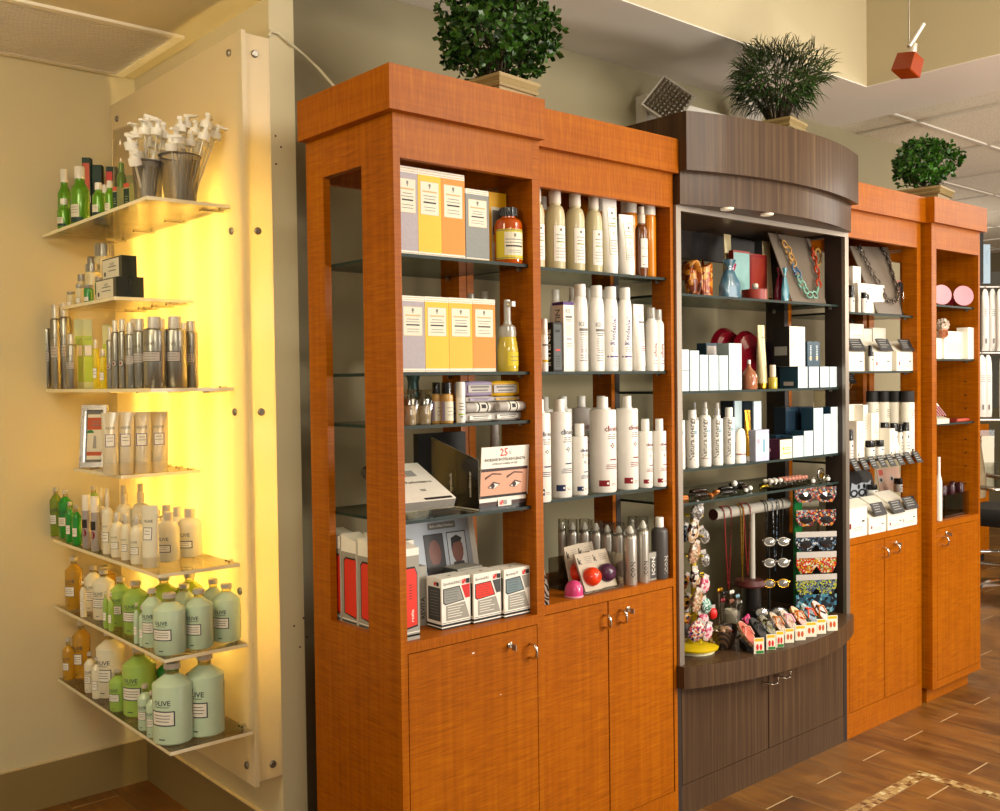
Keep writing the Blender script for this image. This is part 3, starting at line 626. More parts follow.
def tube_art(g, f, R, H):
    pr_rect(g, f, -R * .6, H * .45, R * .6, H * .65, 0); pr_frame(g, f, -R * .6, H * .45, R * .6, H * .65, R * .07, 2, .0006); pr_lines(g, f, -R * .45, R * .45, H * .59, 2, H * .05, H * .008, 1)
    pr_text(g, f, 'OLIVE', 0, H * .73, R * .32, 1, align=1, maxw=R * 1.3)
p, R, H = spot(5, 143, 159.5, 573, 505.5, -.3)
set_thing(tube('cream_tube', R, H, 'cream_liquid', 'frosted_plastic', H * .17, tube_art, FA, LAB), f'flat white cream tube at the front corner of the {T3}', 'tube', p)
# fourth shelf: framed picture and tubes
for k, (a, b, vt) in enumerate(((103.5, 118.5, 412.5), (118.5, 134, 412), (134, 151, 412), (151.5, 168, 411.7))):
    p, R, H = spot(4, a, b, 474 - k * .6, vt, -.3 + .045 * k); p.y = .885 + .012 * (3 - k)
    p = onY((a + b) / 2, 470, .90); p.z = SHZ[3] + .0003; R = size((b - a) / 2, p); H = height((a + b) / 2, vt, p) - SHZ[3]
    set_thing(tube('cream_tube', R, H, 'frosted_tube', 'frosted_plastic', H * .17, tube_art, radians(-120), LAB) if False else tube('cream_tube', R, H, 'frosted_plastic', 'frosted_panel', H * .18, tube_art, radians(-112), ('white_paper', 'grey_ink', 'purple', 'frosted_panel')),
              ('tube beside the picture frame, first', 'second tube from the picture frame', 'third tube from the picture frame', 'fourth tube from the picture frame, nearest the panel')[k] + ' of four frosted cream tubes', 'tube', p, 'frosted tubes beside the small picture frame')
M('frame_silver', '#aaa49c', .25, .9); M('print_orange', '#c0521c', .5); M('print_cream', '#e3dcc6', .5); M('mirror_edge', '#dfe2e6', .08, 1)
fp = onX(93, 468, -.300); fp.z = SHZ[3] + .0018
wF = .078; hF = height(94, 405.5, fp) - SHZ[3]
fr = root('framed_picture', 'small silver picture frame with orange print on the fourth clear shelf', 'picture frame', fp, radians(-40)); fr.rotation_euler = (radians(-9), 0, radians(-40))
g = G(); b = .011
for a in ((-wF / 2, 0, wF / 2, b * 1.4), (-wF / 2, hF - b * 1.4, wF / 2, hF), (-wF / 2, b * 1.4, -wF / 2 + b, hF - b * 1.4), (wF / 2 - b, b * 1.4, wF / 2, hF - b * 1.4)): g.box(a[0], -.009, a[1], a[2], .003, a[3])
g.build('moulding', 'frame_silver', fr)
g = G(); f = flat((-wF / 2 + b, -.002, b), (1, 0, 0), (0, 0, 1)); w, h = wF - 2 * b, hF - 2 * b; g.box(-wF / 2 + b, -.002, b, wF / 2 - b, .001, hF - b, 0)
pr_rect(g, f, 0, 0, w * .1, h, 3); pr_rect(g, f, w * .14, h * .08, w, h * .9, 1); pr_rect(g, f, w * .14, h * .62, w, h * .84, 2, .0005); pr_rect(g, f, w * .14, h * .15, w, h * .22, 2, .0005)
pr_poly(g, f, [(w * .3 + w * .1 * cos(t) * 2, h * .56 + h * .06 * sin(t)) for t in [pi * k / 8 for k in range(9)]], 4); pr_poly(g, f, [(w * .45, h * .28), (w * .66, h * .28), (w * .62, h * .5), (w * .5, h * .52)], 5); pr_lines(g, f, w * .3, w * .9, h * .75, 2, h * .06, h * .02, 0)
g.build('print', ['grey_ink', 'print_cream', 'print_orange', 'mirror_edge', 'green_ink', 'silver_ink'], fr)
G().hexa([(-.015, .0035, .0095), (.015, .0035, .0095), (.015, .05, .0095), (-.015, .05, .0095)], [(-.012, .003, hF * .7), (.012, .003, hF * .7), (.012, .005, hF * .7), (-.012, .005, hF * .7)]).build('stand', 'black_matt', fr)
# middle shelf: brushed silver bottles
b3 = 'brushed silver bottles on the middle clear shelf'; MS = 'middle clear shelf'
def silver(label, u0, u1, vt, X, capw, ch, round_lab=False, word='OLIVE'):
    p, R, H = spot(3, u0, u1, 389, vt, X); ch = H * ch; bh = H - ch - H * .035
    def art(g, f, R, bh):
        if round_lab: pr_disc(g, f, 0, bh * .46, R * .75, 2, ry=R * .85); pr_disc(g, f, 0, bh * .46, R * .6, 0, .0007, ry=R * .68); pr_disc(g, f, 0, bh * .46, R * .25, 3, .0009)
        else:
            u = R * 1.05; pr_rect(g, f, -u, bh * .46, u, bh * .64, 0); pr_frame(g, f, -u, bh * .46, u, bh * .64, R * .05, 2, .0006); pr_lines(g, f, -u * .8, u * .8, bh * .59, 3, bh * .045, bh * .008, 1)
            pr_text(g, f, word, 0, bh * .74, R * .36, 1, align=1, maxw=R * 1.7)
    return set_thing(bottle('silver_bottle', R, H, 'brushed_silver', 'cap_silver', bh, H * .035, R * capw, ch, R * capw, 'round', art=art, ang=FA, lab=('label_lilac', 'grey_ink', 'ink', 'dark_red')), label, 'bottle', p, b3)
silver(f'silver bottle at the far end of the {MS}', 42.5, 53.5, 317, -.31, .68, .15)
silver(f'tall silver bottle second from the far end of the {MS}', 52, 62, 305, -.30, .68, .16)
silver(f'tall silver bottle beside the green bags, {MS}', 60, 72.5, 303, -.27, .66, .16)
silver(f'short silver bottle in front of the tall ones, {MS}', 67, 78, 334, -.32, .66, .19)
silver(f'short slim silver bottle next to the yellow vials, {MS}', 107.5, 115, 327.6, -.315, .6, .2, True)
silver(f'first slim silver bottle with a round label right of the short one, {MS}', 112.5, 121, 320.5, -.315, .72, .17, True)
silver(f'second slim silver bottle with a round label right of the short one, {MS}', 119.5, 128.5, 319.5, -.305, .74, .17, True)
silver(f'slim silver bottle standing in front of the wide ones, {MS}', 126.5, 137, 322.5, -.315, .74, .18)
silver(f'left of the wide silver bottles on the {MS}', 134.5, 148, 319, -.295, .68, .17)
silver(f'widest front silver bottle in the middle of the {MS}', 144.5, 167, 317, -.28, .58, .16)
silver(f'wide silver bottle right of the middle one, {MS}', 165, 187, 316.5, -.225, .6, .17)
silver(f'narrow silver bottle nearest the panel front, {MS}', 186, 198.6, 320.8, -.17, .75, .16)
for k, (a, b, vt, X) in enumerate(((130, 140, 319, -.24), (157, 168, 318.5, -.2), (181, 190, 323, -.14))):
    silver(('left', 'middle', 'right')[k] + f' half hidden silver bottle in the back row, {MS}', a, b, vt, X, .7, .17)
translucent('frosted_lime', '#d9e0a0', .3, .1, .2)
for k, (a, b) in enumerate(((75, 84.6), (84.2, 94))):
    p, R, H = spot(3, a, b, 389, 319.5, -.28)
    def lft(g, f, w, h): pr_rect(g, f, w * .02, h * .1, w * .98, h * .76, 1); pr_rect(g, f, w * .08, h * .47, w * .92, h * .63, 2, .0006); pr_frame(g, f, w * .08, h * .47, w * .92, h * .63, w * .04, 3, .0008); pr_text(g, f, 'OLIVE', w / 2, h * .7, w * .2, 3, align=1)
    o = carton('bath_salts_pack', R * 1.7, R * 1.3, H, ['frosted_lime', 'lime_liquid', 'white_paper', 'grey_ink'], lft, lft)
    set_thing(o, ('left', 'right')[k] + f' one of two frosted packs of green bath salts, {MS}', 'pack', p, 'green bath salts packs', radians(-20))
p, R, H = spot(3, 104, 112, 389, 325, -.23)
set_thing(carton('bath_salts_pack', R * 2, R * 1.5, H, ['frosted_lime', 'lime_liquid'], lambda g, f, w, h: pr_rect(g, f, w * .05, h * .1, w * .95, h * .7, 1)), f'third pack of green bath salts, half hidden behind the yellow vials, {MS}', 'pack', p, 'green bath salts packs', radians(-20))
for k, (a, b, vb, vt) in enumerate(((93.5, 100, 389, 339.5), (100.3, 107.5, 389, 349.5))):
    p, R, H = spot(3, a, b, vb, vt, -.315)
    set_thing(bottle('oil_vial', R, H, 'yellow_liquid', 'cap_silver', H * .76, H * .05, R * .5, H * .18, R * .55, 'round', art=simple_label(.28, .55, 1.4), ang=FA, lab=LAB), ('taller', 'shorter')[k] + f' one of two yellow oil vials with silver caps, {MS}', 'bottle', p, 'yellow oil vials')
# sixth shelf from the bottom: jars and dark soap boxes
S2 = 'second clear shelf from the top'; M('jar_cream', '#d8c99a', .25, coat=.5); M('jar_green', '#2f8b33', .2, coat=.5)
def jar(label, u0, u1, vb, vt, col, X, z0=0):
    p, R, H = spot(2, u0, u1, vb, vt, X); p.z += z0; H -= z0
    o = bottle('glass_jar', R, H, col, 'rim_metal', H * .72, H * .07, R * .85, H * .2, R * .88, 'round', art=simple_label(.1, .45, 1.2), ang=FA, lab=LAB, ribs=True)
    return set_thing(o, label, 'jar', p, 'small jars with metal lids')
jar(f'smallest jar at the far end of the {S2}', 67.2, 75.5, 307, 291.7, 'jar_cream', -.31)
jar(f'front white labelled jar second from the far end, {S2}', 76, 85, 304.5, 284.5, 'jar_cream', -.31)
jar(f'jar of green salts beside the dark boxes, {S2}', 84.3, 93.5, 302, 285, 'jar_green', -.315)
jar(f'taller jar in the middle row of jars, {S2}', 86, 101, 300, 264, 'jar_cream', -.27)
jar(f'slim jar in the back row of jars, {S2}', 78, 86.5, 303, 274.5, 'jar_cream', -.25)
jar(f'narrow jar behind the taller one, {S2}', 88, 97, 302, 257, 'jar_cream', -.22)
jar(f'tallest jar in the back right of the jars, {S2}', 95.5, 115.5, 299, 244, 'jar_cream', -.2)
jar(f'green jar half hidden behind the stacked boxes, {S2}', 95.5, 104, 299, 277, 'jar_green', -.28)
def soap_left(g, f, w, h):
    pr_rect(g, f, w * .02, h * .06, w * .86, h * .94, 1); pr_lines(g, f, w * .3, w * .75, h * .55, 2, h * .18, h * .05, 2); pr_text(g, f, 'OLIVE', w * .5, h * .64, h * .14, 2, align=1); pr_disc(g, f, w * .14, h * .28, h * .12, 3)
def soapbox(label, u0, um, u1, vt, vb, z0, X, yl):
    p0 = onY(um, vb, yl); a = onX(u0, vb, p0.x); w = onY(u1, vb, yl).x - p0.x; d = a.y - yl; h = height(um, vt, p0) - SHZ[1] - z0
    p = Vector((p0.x + w / 2, yl + d / 2, SHZ[1] + z0 + .0004))
    return set_thing(carton('soap_box', w, d, h, ['box_black', 'print_cream', 'grey_ink', 'ink'], None, soap_left), label, 'box', p, 'dark soap boxes'), h
M('box_black', '#15211b', .35, coat=.2)
_, h1 = soapbox(f'dark soap box with cream side, lower left, {S2}', 96, 116.5, 129.8, 276.5, 298.5, 0, -.3, .90)
soapbox(f'dark soap box lower right of the stack, {S2}', 129, 130.5, 144, 276.8, 297.6, 0, -.2, .90)
soapbox(f'dark soap box on top of the other two, {S2}', 102.5, 122, 137, 255, 277, h1 + .0006, -.3, .905)
# top shelf
S1 = 'top clear shelf'; M('bottle_green', '#5f9a1e', .25, .15, coat=.4); M('deep_green', '#12352a', .5); M('box_coral', '#c9573f', .5); M('wire_grey', '#6d6862', .4, .6)
def shampoo(label, u0, u1, vb, vt, X, band='ink'):
    p, R, H = spot(1, u0, u1, vb, vt, X)
    def art(g, f, R, bh): pr_rect(g, f, -R * .8, bh * .28, R * .5, bh * .62, 0); pr_rect(g, f, -R * .9, bh * .14, R * .9, bh * .28, 1); pr_lines(g, f, -R * .6, R * .4, bh * .54, 3, bh * .07, bh * .012, 2)
    return set_thing(bottle('shampoo_bottle', R, H, 'bottle_green', 'cap_white', H * .6, H * .17, R * .5, H * .2, R * .56, 'soft', art=art, ang=FA, lab=('print_cream', 'deep_green', 'grey_ink')), label, 'bottle', p, 'green shampoo bottles on the top clear shelf')
shampoo(f'tall green shampoo bottle nearest the far end of the {S1}', 59, 72, 233, 169.7, -.27)
shampoo(f'tallest green shampoo bottle with label, {S1}', 72, 90, 229, 167, -.28)
shampoo(f'small green bottle in front at the far end of the {S1}', 58.3, 71, 237, 199, -.315)
shampoo(f'short green bottle beside the dark boxes, {S1}', 93, 105.5, 222, 183, -.3)
shampoo(f'short green bottle half hidden second from the pump cups, {S1}', 105.5, 115.5, 218, 181, -.285)
shampoo(f'short green bottle behind between the other two short ones, {S1}', 101, 110, 218, 185, -.24)
def colour_box(label, u0, u1, vb, vt, X, w, mats, front, rot=-35, d=.03, group='boxes on the top clear shelf'):
    p, R, H = spot(1, u0, u1, vb, vt, X); p.y = min(p.y, 1.46); return set_thing(carton('product_box', R * 2 * w, d, H, mats, front, front), label, 'box', p, group, radians(rot))
cf = lambda g, f, w, h: (pr_rect(g, f, w * .08, h * .06, w * .92, h * .93, 1), pr_rect(g, f, 0, h * .42, w, h * .52, 2, .0006))
colour_box(f'coral and dark box behind the bottles at the far end, {S1}', 54, 62, 236, 174, -.2, .9, ['deep_green', 'box_coral', 'print_cream'], cf)
colour_box(f'tall dark green box behind the tallest bottle, {S1}', 85, 99, 222, 168.5, -.17, .8, ['deep_green', 'deep_green', 'print_cream'], lambda g, f, w, h: pr_rect(g, f, w * .3, h * .25, w * .7, h * .45, 2))
colour_box(f'dark green box with a red patch, {S1}', 99, 111, 218, 171.5, -.118, .8, ['deep_green', 'red', 'print_cream'], lambda g, f, w, h: pr_rect(g, f, 0, h * .62, w * .6, h * .93, 1))
M('pale_leaf', '#a8b583', .5)
for k, (a, b, vt) in enumerate(((114, 124, 188), (124, 137, 184))):
    colour_box(('left', 'right')[k] + f' one of two small dark green boxes beside the pump cups, {S1}', a, b, 212 - 4 * k, vt, -.3 + .02 * k, .62, ['pale_leaf', 'deep_green', 'pale_leaf', 'box_coral'], lambda g, f, w, h: (pr_rect(g, f, 0, h * .02, w * .98, h * .8, 1), pr_rect(g, f, 0, h * .84, w, h, 3), pr_lines(g, f, w * .2, w * .8, h * .5, 3, h * .1, h * .02, 2)), -70, .026)
# clear gift bag
p, R, H = spot(1, 113.5, 138, 210, 127, -.2); bagr = root('gift_bag', f'clear bag of pale green goods behind the pump cups, {S1}', 'bag', p, radians(-25))
w = R * .9
rg = []
for k in range(9):
    t = k / 8; s_ = 1 - .1 * t; rg.append([(w * s_ * sx, .03 * (1 - t * .75) * sy + .002 * sin(k * 2.1), H * t + (.012 * sx if k == 8 else 0)) for sx, sy in ((-1, -1), (-.33, -1.1), (.33, -.9), (1, -1), (1, 1), (.33, 1.1), (-.33, .9), (-1, 1))])
G().loft(rg, 0, True, True, False).build('wrap', 'cellophane', bagr)
g = G().lathe(prof_body(w * .42, H * .36, H * .1, w * .2), (-w * .3, 0), 16, z0=.02).lathe([(w * .24, H * .46), (w * .24, H * .56), (0, H * .56)], (-w * .3, 0), 14, z0=.02); g.build('green_bottle', 'bottle_green', bagr)
g = G().box(w * .15, -.012, .01, w * .85, .012, H * .5); f = flat((w * .15, -.012, .01), (1, 0, 0), (0, 0, 1)); pr_rect(g, f, w * .1, H * .12, w * .6, H * .36, 1); g.build('inner_box', ['pale_leaf', 'print_cream'], bagr)
# wire mesh cups and pump heads
def mesh_mat():
    m, nt, b, N, L = nodes('wire_mesh'); out = nt.nodes['Material Output']; tc = N('TexCoord'); vo = N('TexChecker'); vo.inputs['Scale'].default_value = 420
    L(tc.outputs['Object'], vo.inputs['Vector']); t = N('BsdfTransparent'); x = N('MixShader'); ma = N('Math'); ma.operation = 'MULTIPLY_ADD'; ma.inputs[1].default_value = .35; ma.inputs[2].default_value = .42
    L(vo.outputs['Fac'], ma.inputs[0]); L(ma.outputs[0], x.inputs[0]); L(t.outputs[0], x.inputs[1]); L(b.outputs[0], x.inputs[2]); L(x.outputs[0], out.inputs[0])
    b.inputs['Base Color'].default_value = lin('#6b655e'); b.inputs['Metallic'].default_value = .6; b.inputs['Roughness'].default_value = .4
mesh_mat()
cups = []
for k, (u0, u1, b0, b1, vt, vb, X) in enumerate(((133.6, 162.8, 139, 165, 163, 203, -.255), (160.7, 200.7, 166, 196.5, 157, 203, -.21))):
    p = onY((u0 + u1) / 2, vb, .73 - .035 * k); p.z = SHZ[0] + .0004; R = size((u1 - u0) / 2, p); r0 = size((b1 - b0) / 2, p); H = height((u0 + u1) / 2, vt, p) - SHZ[0]
    c = root('mesh_cup', ('left', 'right')[k] + f' one of two grey wire mesh cups holding white pump heads, {S1}', 'cup', p, 0, 'wire mesh cups')
    G().lathe([(r0, .002), (R, H)], seg=32, caps=False).build('mesh_wall', 'wire_mesh', c)
    G().tube([(R * cos(a), R * sin(a), H) for a in [2 * pi * i / 28 for i in range(28)]], .0028, 8, closed=True).build('rim', 'wire_grey', c)
    G().lathe([(0, 0), (r0, 0), (r0, .003), (0, .003)], seg=28).build('base', 'wire_grey', c)
    cups.append((p, R, r0, H))
M('pump_white', '#f0ece2', .35, coat=.2); translucent('dip_tube', '#ece6d2', .4, .15, .2)
def pump(ln):
    r = root('pump_head', '', ''); d = 1.12
    G().tube([(0, 0, 0), (0, 0, ln)], .0026, 8).build('dip_tube', 'dip_tube', r)
    G().lathe([(.0145 * d, 0), (.015 * d, .003), (.0145 * d, .019), (.006 * d, .022), (.0055 * d, .034), (0, .034)], seg=16, z0=ln).build('collar', 'pump_white', r)
    G().hexa([(-.008, -.007, ln + .034), (.030, -.005, ln + .034), (.030, .005, ln + .034), (-.008, .007, ln + .034)], [(-.008, -.006, ln + .043), (.030, -.003, ln + .039), (.030, .003, ln + .039), (-.008, .006, ln + .043)]).build('nozzle', 'pump_white', r)
    return r
hl = [(130, 142, 0), (137, 150, 0), (145, 131, 0), (150, 145, 0), (157, 131, 0), (143, 160, 0), (154, 157, 0), (163, 146, 0), (133, 154, 0), (147, 122, 0), (163, 128, 0), (136, 131, 0),
      (171, 143, 1), (180, 127, 1), (191, 138, 1), (199, 146, 1), (205, 133, 1), (212, 132, 1), (216, 135, 1), (187, 122, 1), (176, 132, 1), (196, 127, 1), (207, 122, 1), (183, 147, 1)]
pnames = 'white pump head'
for k, (u, v, c) in enumerate(hl):
    p, R, r0, H = cups[c]
    q = onY(u, v, p.y + (-.045, .012, -.016, .038)[k % 4]); n_in = sum(1 for z in hl[:k] if z[2] == c)
    base = Vector((p.x + (q.x - p.x) * .3, p.y + (q.y - p.y) * .3, p.z + .006)); d = q - base; ln = max(.09, d.length - .02)
    where = 'rim' if v > 150 else ('top' if v < 128 else 'middle')
    tot = sum(1 for z in hl if z[2] == c); rank = sorted([z for z in hl if z[2] == c]).index(hl[k])
    o = put(('pump', int(ln * 50)), lambda: pump(int(ln * 50) / 50 + .01), base, 0, f'white pump head in the {("left", "right")[c]} mesh cup, {ORD[rank]} of twelve from the left', 'pump head', 'white pump heads in the mesh cups')
    o.rotation_mode = 'QUATERNION'; o.rotation_quaternion = d.to_track_quat('Z', 'X') @ Matrix.Rotation(rnd.uniform(1.2, 5), 4, 'Z').to_quaternion()
# ------------------------------------------------------------------ goods in the first cabinet
AZ = (1.700, 1.416, 1.287, 1.058, ZDECK); BZ = (1.706, 1.416, 1.057, ZDECK)
INSIDE = [(.0205, .4432), (.499, 1.0815), (1.1235, 2.089), (2.142, 2.691), (2.788, 3.1845)]
def bounds(x): return min(INSIDE, key=lambda q: max(q[0] - x, x - q[1], 0))
def stand(u0, u1, vb, vt, Y, Z):
    p = onY((u0 + u1) / 2, vb, Y); R = size((u1 - u0) / 2, p); H = height((u0 + u1) / 2, vt, p) - Z; lo, hi = bounds(p.x)
    return Vector((max(lo + R + .001, min(hi - R - .001, p.x)), min(p.y, .383 - R), Z + .0004)), R, H
def front_box(u0, u1, vb, vt, Y, Z):
    a, b = onY(u0, vb, Y).x, onY(u1, vb, Y).x; h = height((u0 + u1) / 2, vt, (a / 2 + b / 2, Y, 0)) - Z; lo, hi = bounds((a + b) / 2)
    if b > hi: a, b = a - (b - hi), hi
    return max(a, lo), b, h
def box_at(name, label, u0, u1, vb, vt, Y, Z, d, mats, front=None, left=None, group=None, cat='box', top=None):
    a, b, h = front_box(u0, u1, vb, vt, Y, Z); e = .0006
    return set_thing(carton(name, b - a - 2 * e, d, h, mats, front, left, top), label, cat, Vector(((a + b) / 2, Y + d / 2, Z + .0004)), group)
M('lavender_grey', '#aaa0a6', .5, vs=160, var=.1); M('honey_yellow', '#eebb0c', .5, vs=160); M('amber_orange', '#ee8a12', .5, vs=160); M('warm_yellow', '#f0b20e', .5, vs=160); M('slate_grey', '#868884', .5, vs=160, var=.1); M('gold_ink', '#c9a86a', .5)
def body_front(g, f, w, h):
    pr_rect(g, f, 0, h * .045, w, h * .93, 1); n = 9
    for i in range(1, n):                                           # fine zigzag pattern pressed in the colour
        x = w * i / n; pr_poly(g, f, [(x - .0004, h * .06), (x + .0004, h * .06), (x + .0004, h * .5), (x - .0004, h * .5)], 5, .0004)
    a, b, c, d = w * .1, w * .9, h * .475, h * .86
    pr_rect(g, f, a, c, b, d, 2, .0006); pr_frame(g, f, a, c, b, d, w * .012, 4, .0007)
    m = w / 2; pr_rect(g, f, m - w * .045, d - h * .06, m + w * .045, d - h * .025, 3, .0008); pr_rect(g, f, m - w * .02, d - h * .085, m + w * .02, d - h * .06, 3, .0008)
    pr_lines(g, f, a + w * .08, b - w * .08, d - h * .125, 1, 0, h * .018, 4, .05); pr_lines(g, f, a + w * .1, b - w * .1, d - h * .17, 2, h * .035, h * .008, 3)
    pr_lines(g, f, a + w * .12, b - w * .12, d - h * .25, 1, 0, h * .018, 6, .05); pr_lines(g, f, a + w * .1, b - w * .1, d - h * .3, 2, h * .035, h * .007, 3)
    for vv in (h * .945, h * .975, h * .02): pr_lines(g, f, w * .03, w * .97, vv, 1, 0, h * .006, 4, 0)
BM = lambda c: ['white_paper', c, 'print_cream', 'grey_ink', 'gold_ink', c, 'ink']
gA1 = 'body care boxes on the top glass shelf'
u = [397.5, 418.6, 442, 465.5]; vts = [166.5, 170, 173.5, 177]; vbs = [252.3, 253.4, 255, 256.8]
for k, (c, n) in enumerate((('lavender_grey', 'lavender grey'), ('honey_yellow', 'bright yellow'), ('amber_orange', 'orange'))):
    a, b, h = front_box(u[k], u[k + 1], (vbs[k] + vbs[k + 1]) / 2, (vts[k] + vts[k + 1]) / 2, .035, AZ[0])
    a = max(a, .023); set_thing(carton('body_care_box', b - a - .001, .055, .212, BM(c), body_front, body_front), f'tall {n} body care box on the top glass shelf, first cabinet', 'box', Vector(((a + b) / 2, .0625, AZ[0] + .0004)), gA1)
box_at('body_care_box', 'shorter slate grey body care box on the top glass shelf, first cabinet', 466.3, 489.6, 258.6, 190, .045, AZ[0], .055, BM('slate_grey'), body_front, body_front, gA1)
def gift(g, f, w, h):
    pr_rect(g, f, 0, 0, w, h, 1); pr_rect(g, f, w * .12, h * .06, w * .82, h * .8, 2, .0006); pr_rect(g, f, w * .18, h * .42, w * .76, h * .76, 3, .0008); pr_disc(g, f, w * .4, h * .5, w * .2, 4, .001); pr_rect(g, f, w * .18, h * .32, w * .76, h * .42, 1, .0009); pr_lines(g, f, w * .25, w * .72, h * .25, 3, h * .07, h * .015, 5)
M('gold', '#c9962e', .25, 1)
box_at('gift_box', 'yellow window gift box behind the amber bottle on the top glass shelf', 489.7, 507, 259, 193, .095, AZ[0], .07, ['warm_yellow', 'warm_yellow', 'print_cream', 'grey_ink', 'gold', 'ink'], gift)
M('amber_glass', '#b34a0b', .1, coat=.6); M('label_yellow', '#d8c21e', .5)
def bubble_art(g, f, R, bh):
    u = R * 1.5; pr_rect(g, f, -u, bh * .1, u, bh * .88, 1); pr_rect(g, f, -u, bh * .12, u, bh * .14, 2, .0006); pr_rect(g, f, -u, bh * .84, u, bh * .86, 2, .0006)
    a = -R * .75; b = R * .8; pr_rect(g, f, a, bh * .2, b, bh * .8, 0, .0007); pr_rect(g, f, -R * .06, bh * .68, R * .1, bh * .76, 2, .0009); pr_lines(g, f, a, b, bh * .6, 2, bh * .08, bh * .02, 2); pr_lines(g, f, a * .9, b * .9, bh * .42, 1, 0, bh * .04, 3, .05); pr_lines(g, f, a * .8, b * .8, bh * .32, 2, bh * .05, bh * .012, 2)
p, R, H = stand(497, 525, 261.5, 208.5, .052, AZ[0])
set_thing(bottle('bubble_bath_bottle', R, H, 'amber_glass', 'black_gloss', H * .68, H * .13, R * .55, H * .16, R * .62, 'round', art=bubble_art, ang=radians(-105), lab=('print_cream', 'label_yellow', 'grey_ink', 'ink'), ribs=True), 'squat amber bottle with black cap and yellow label on the top glass shelf', 'bottle', p)
# second shelf
u = [401.2, 425.6, 449.5, 473.2, 496]; gA2 = 'body care boxes on the second glass shelf'
for k, (c, n) in enumerate((('lavender_grey', 'lavender grey'), ('honey_yellow', 'lemon yellow'), ('warm_yellow', 'golden yellow'), ('amber_orange', 'orange'))):
    box_at('body_care_box', f'{n} body care box in the row of four on the second glass shelf', u[k], u[k + 1], 371.4, 296 + k * 1.1, .035, AZ[1], .055, BM(c), body_front, body_front, gA2)
M('soap_liquid', '#c9b13c', .15, coat=.6); translucent('clear_cap', '#d8d4c8', .5, .2, .15)
for k, (a, b, vt, Y, body) in enumerate(((482, 498, 292, .17, 'amber_glass'), (464, 480, 294, .15, 'amber_glass'))):
    p, R, H = stand(a, b, 371, vt, Y, AZ[1])
    set_thing(bottle('lotion_bottle', R, H, body, 'clear_cap', H * .72, H * .1, R * .4, H * .14, R * .42, 'round', art=simple_label(.15, .65, 1.3), lab=LAB), ('right', 'left')[k] + ' one of two amber bottles hidden behind the four carton row', 'bottle', p, 'amber bottles behind the cartons')
p, R, H = stand(500, 520, 371, 291, .13, AZ[1])
def yl(g, f, R, bh): pr_rect(g, f, -R * 1.3, bh * .1, R * 1.3, bh * .82, 0); pr_rect(g, f, -R * 1.3, bh * .66, R * 1.3, bh * .8, 1, .0006); pr_lines(g, f, -R * .5, R * .8, bh * .5, 4, bh * .08, bh * .015, 2)
set_thing(bottle('lotion_bottle', R, H, 'amber_glass', 'clear_cap', H * .66, H * .12, R * .4, H * .14, R * .42, 'round', art=yl, lab=('print_cream', 'label_yellow', 'grey_ink')), 'amber bottle with yellow banded label behind the clear foaming soap bottle', 'bottle', p)
p, R, H = stand(497.5, 518.5, 371, 300, .05, AZ[1])
r = root('foam_soap_bottle', 'clear bottle of yellow foaming soap with pale pump, second glass shelf', 'bottle', p)
G().lathe([(0, 0), (R * .95, 0), (R, .004), (R, H * .3), (R * .8, H * .48), (R * .45, H * .56)], seg=24).build('body', 'soap_liquid', r)
G().lathe([(R * .78, H * .47), (R * .82, H * .53), (R * .76, H * .62), (R * .4, H * .66), (R * .36, H * .7)], seg=24).build('collar', 'clear_cap', r)
G().lathe([(R * .33, H * .68), (R * .33, H * .94), (R * .3, H), (0, H)], seg=16).box(-R * .2, -R * .95, H * .9, R * .2, 0, H * .97).build('pump', 'clear_cap', r)
g = G(); pr_rect(g, wrap(R, -pi / 2), -R * .7, H * .08, R * .7, H * .27, 0); pr_lines(g, wrap(R, -pi / 2), -R * .5, R * .5, H * .2, 2, H * .05, H * .008, 1); g.build('label_print', ['label_yellow', 'grey_ink'], r)
# third shelf
Z3 = AZ[2]
M('pearl_glass', '#d9c3a2', .15, coat=.6)
for k, (a, b) in enumerate(((401.5, 417.5), (417, 432))):
    p, R, H = stand(a, b, 423.5, 398, .065 + .015 * k, Z3)
    r = root('wrapped_jar', ('left', 'right')[k] + ' one of two cellophane wrapped glass jars, third glass shelf, first cabinet', 'jar', p, 0, 'cellophane wrapped jars')
    G().lathe(prof_body(R * .88, H * .62, H * .1, R * .7), seg=20).build('jar', 'pearl_glass', r)
    G().lathe([(R * .78, H * .72), (R * .8, H * .76), (R * .78, H * .95), (0, H * .98)], seg=20).build('lid', 'rim_metal', r)
    g = G(); rg = []
    for j in range(8):
        t = j / 7; z = H * 1.32 * t; rr = R * (1.06 if t < .7 else 1.06 - (t - .7) * 2.2 + (.6 if j == 7 else 0)); rg.append([(rr * (1 + .07 * sin(i * 2.7 + j)) * cos(2 * pi * i / 24), rr * (1 + .07 * sin(i * 2.7 + j)) * sin(2 * pi * i / 24), z) for i in range(24)])
    g.loft(rg, 0, False, False, False).build('wrap', 'cellophane', r)
M('pale_amber', '#c99a52', .15, coat=.5); M('lilac', '#a496b6', .45)
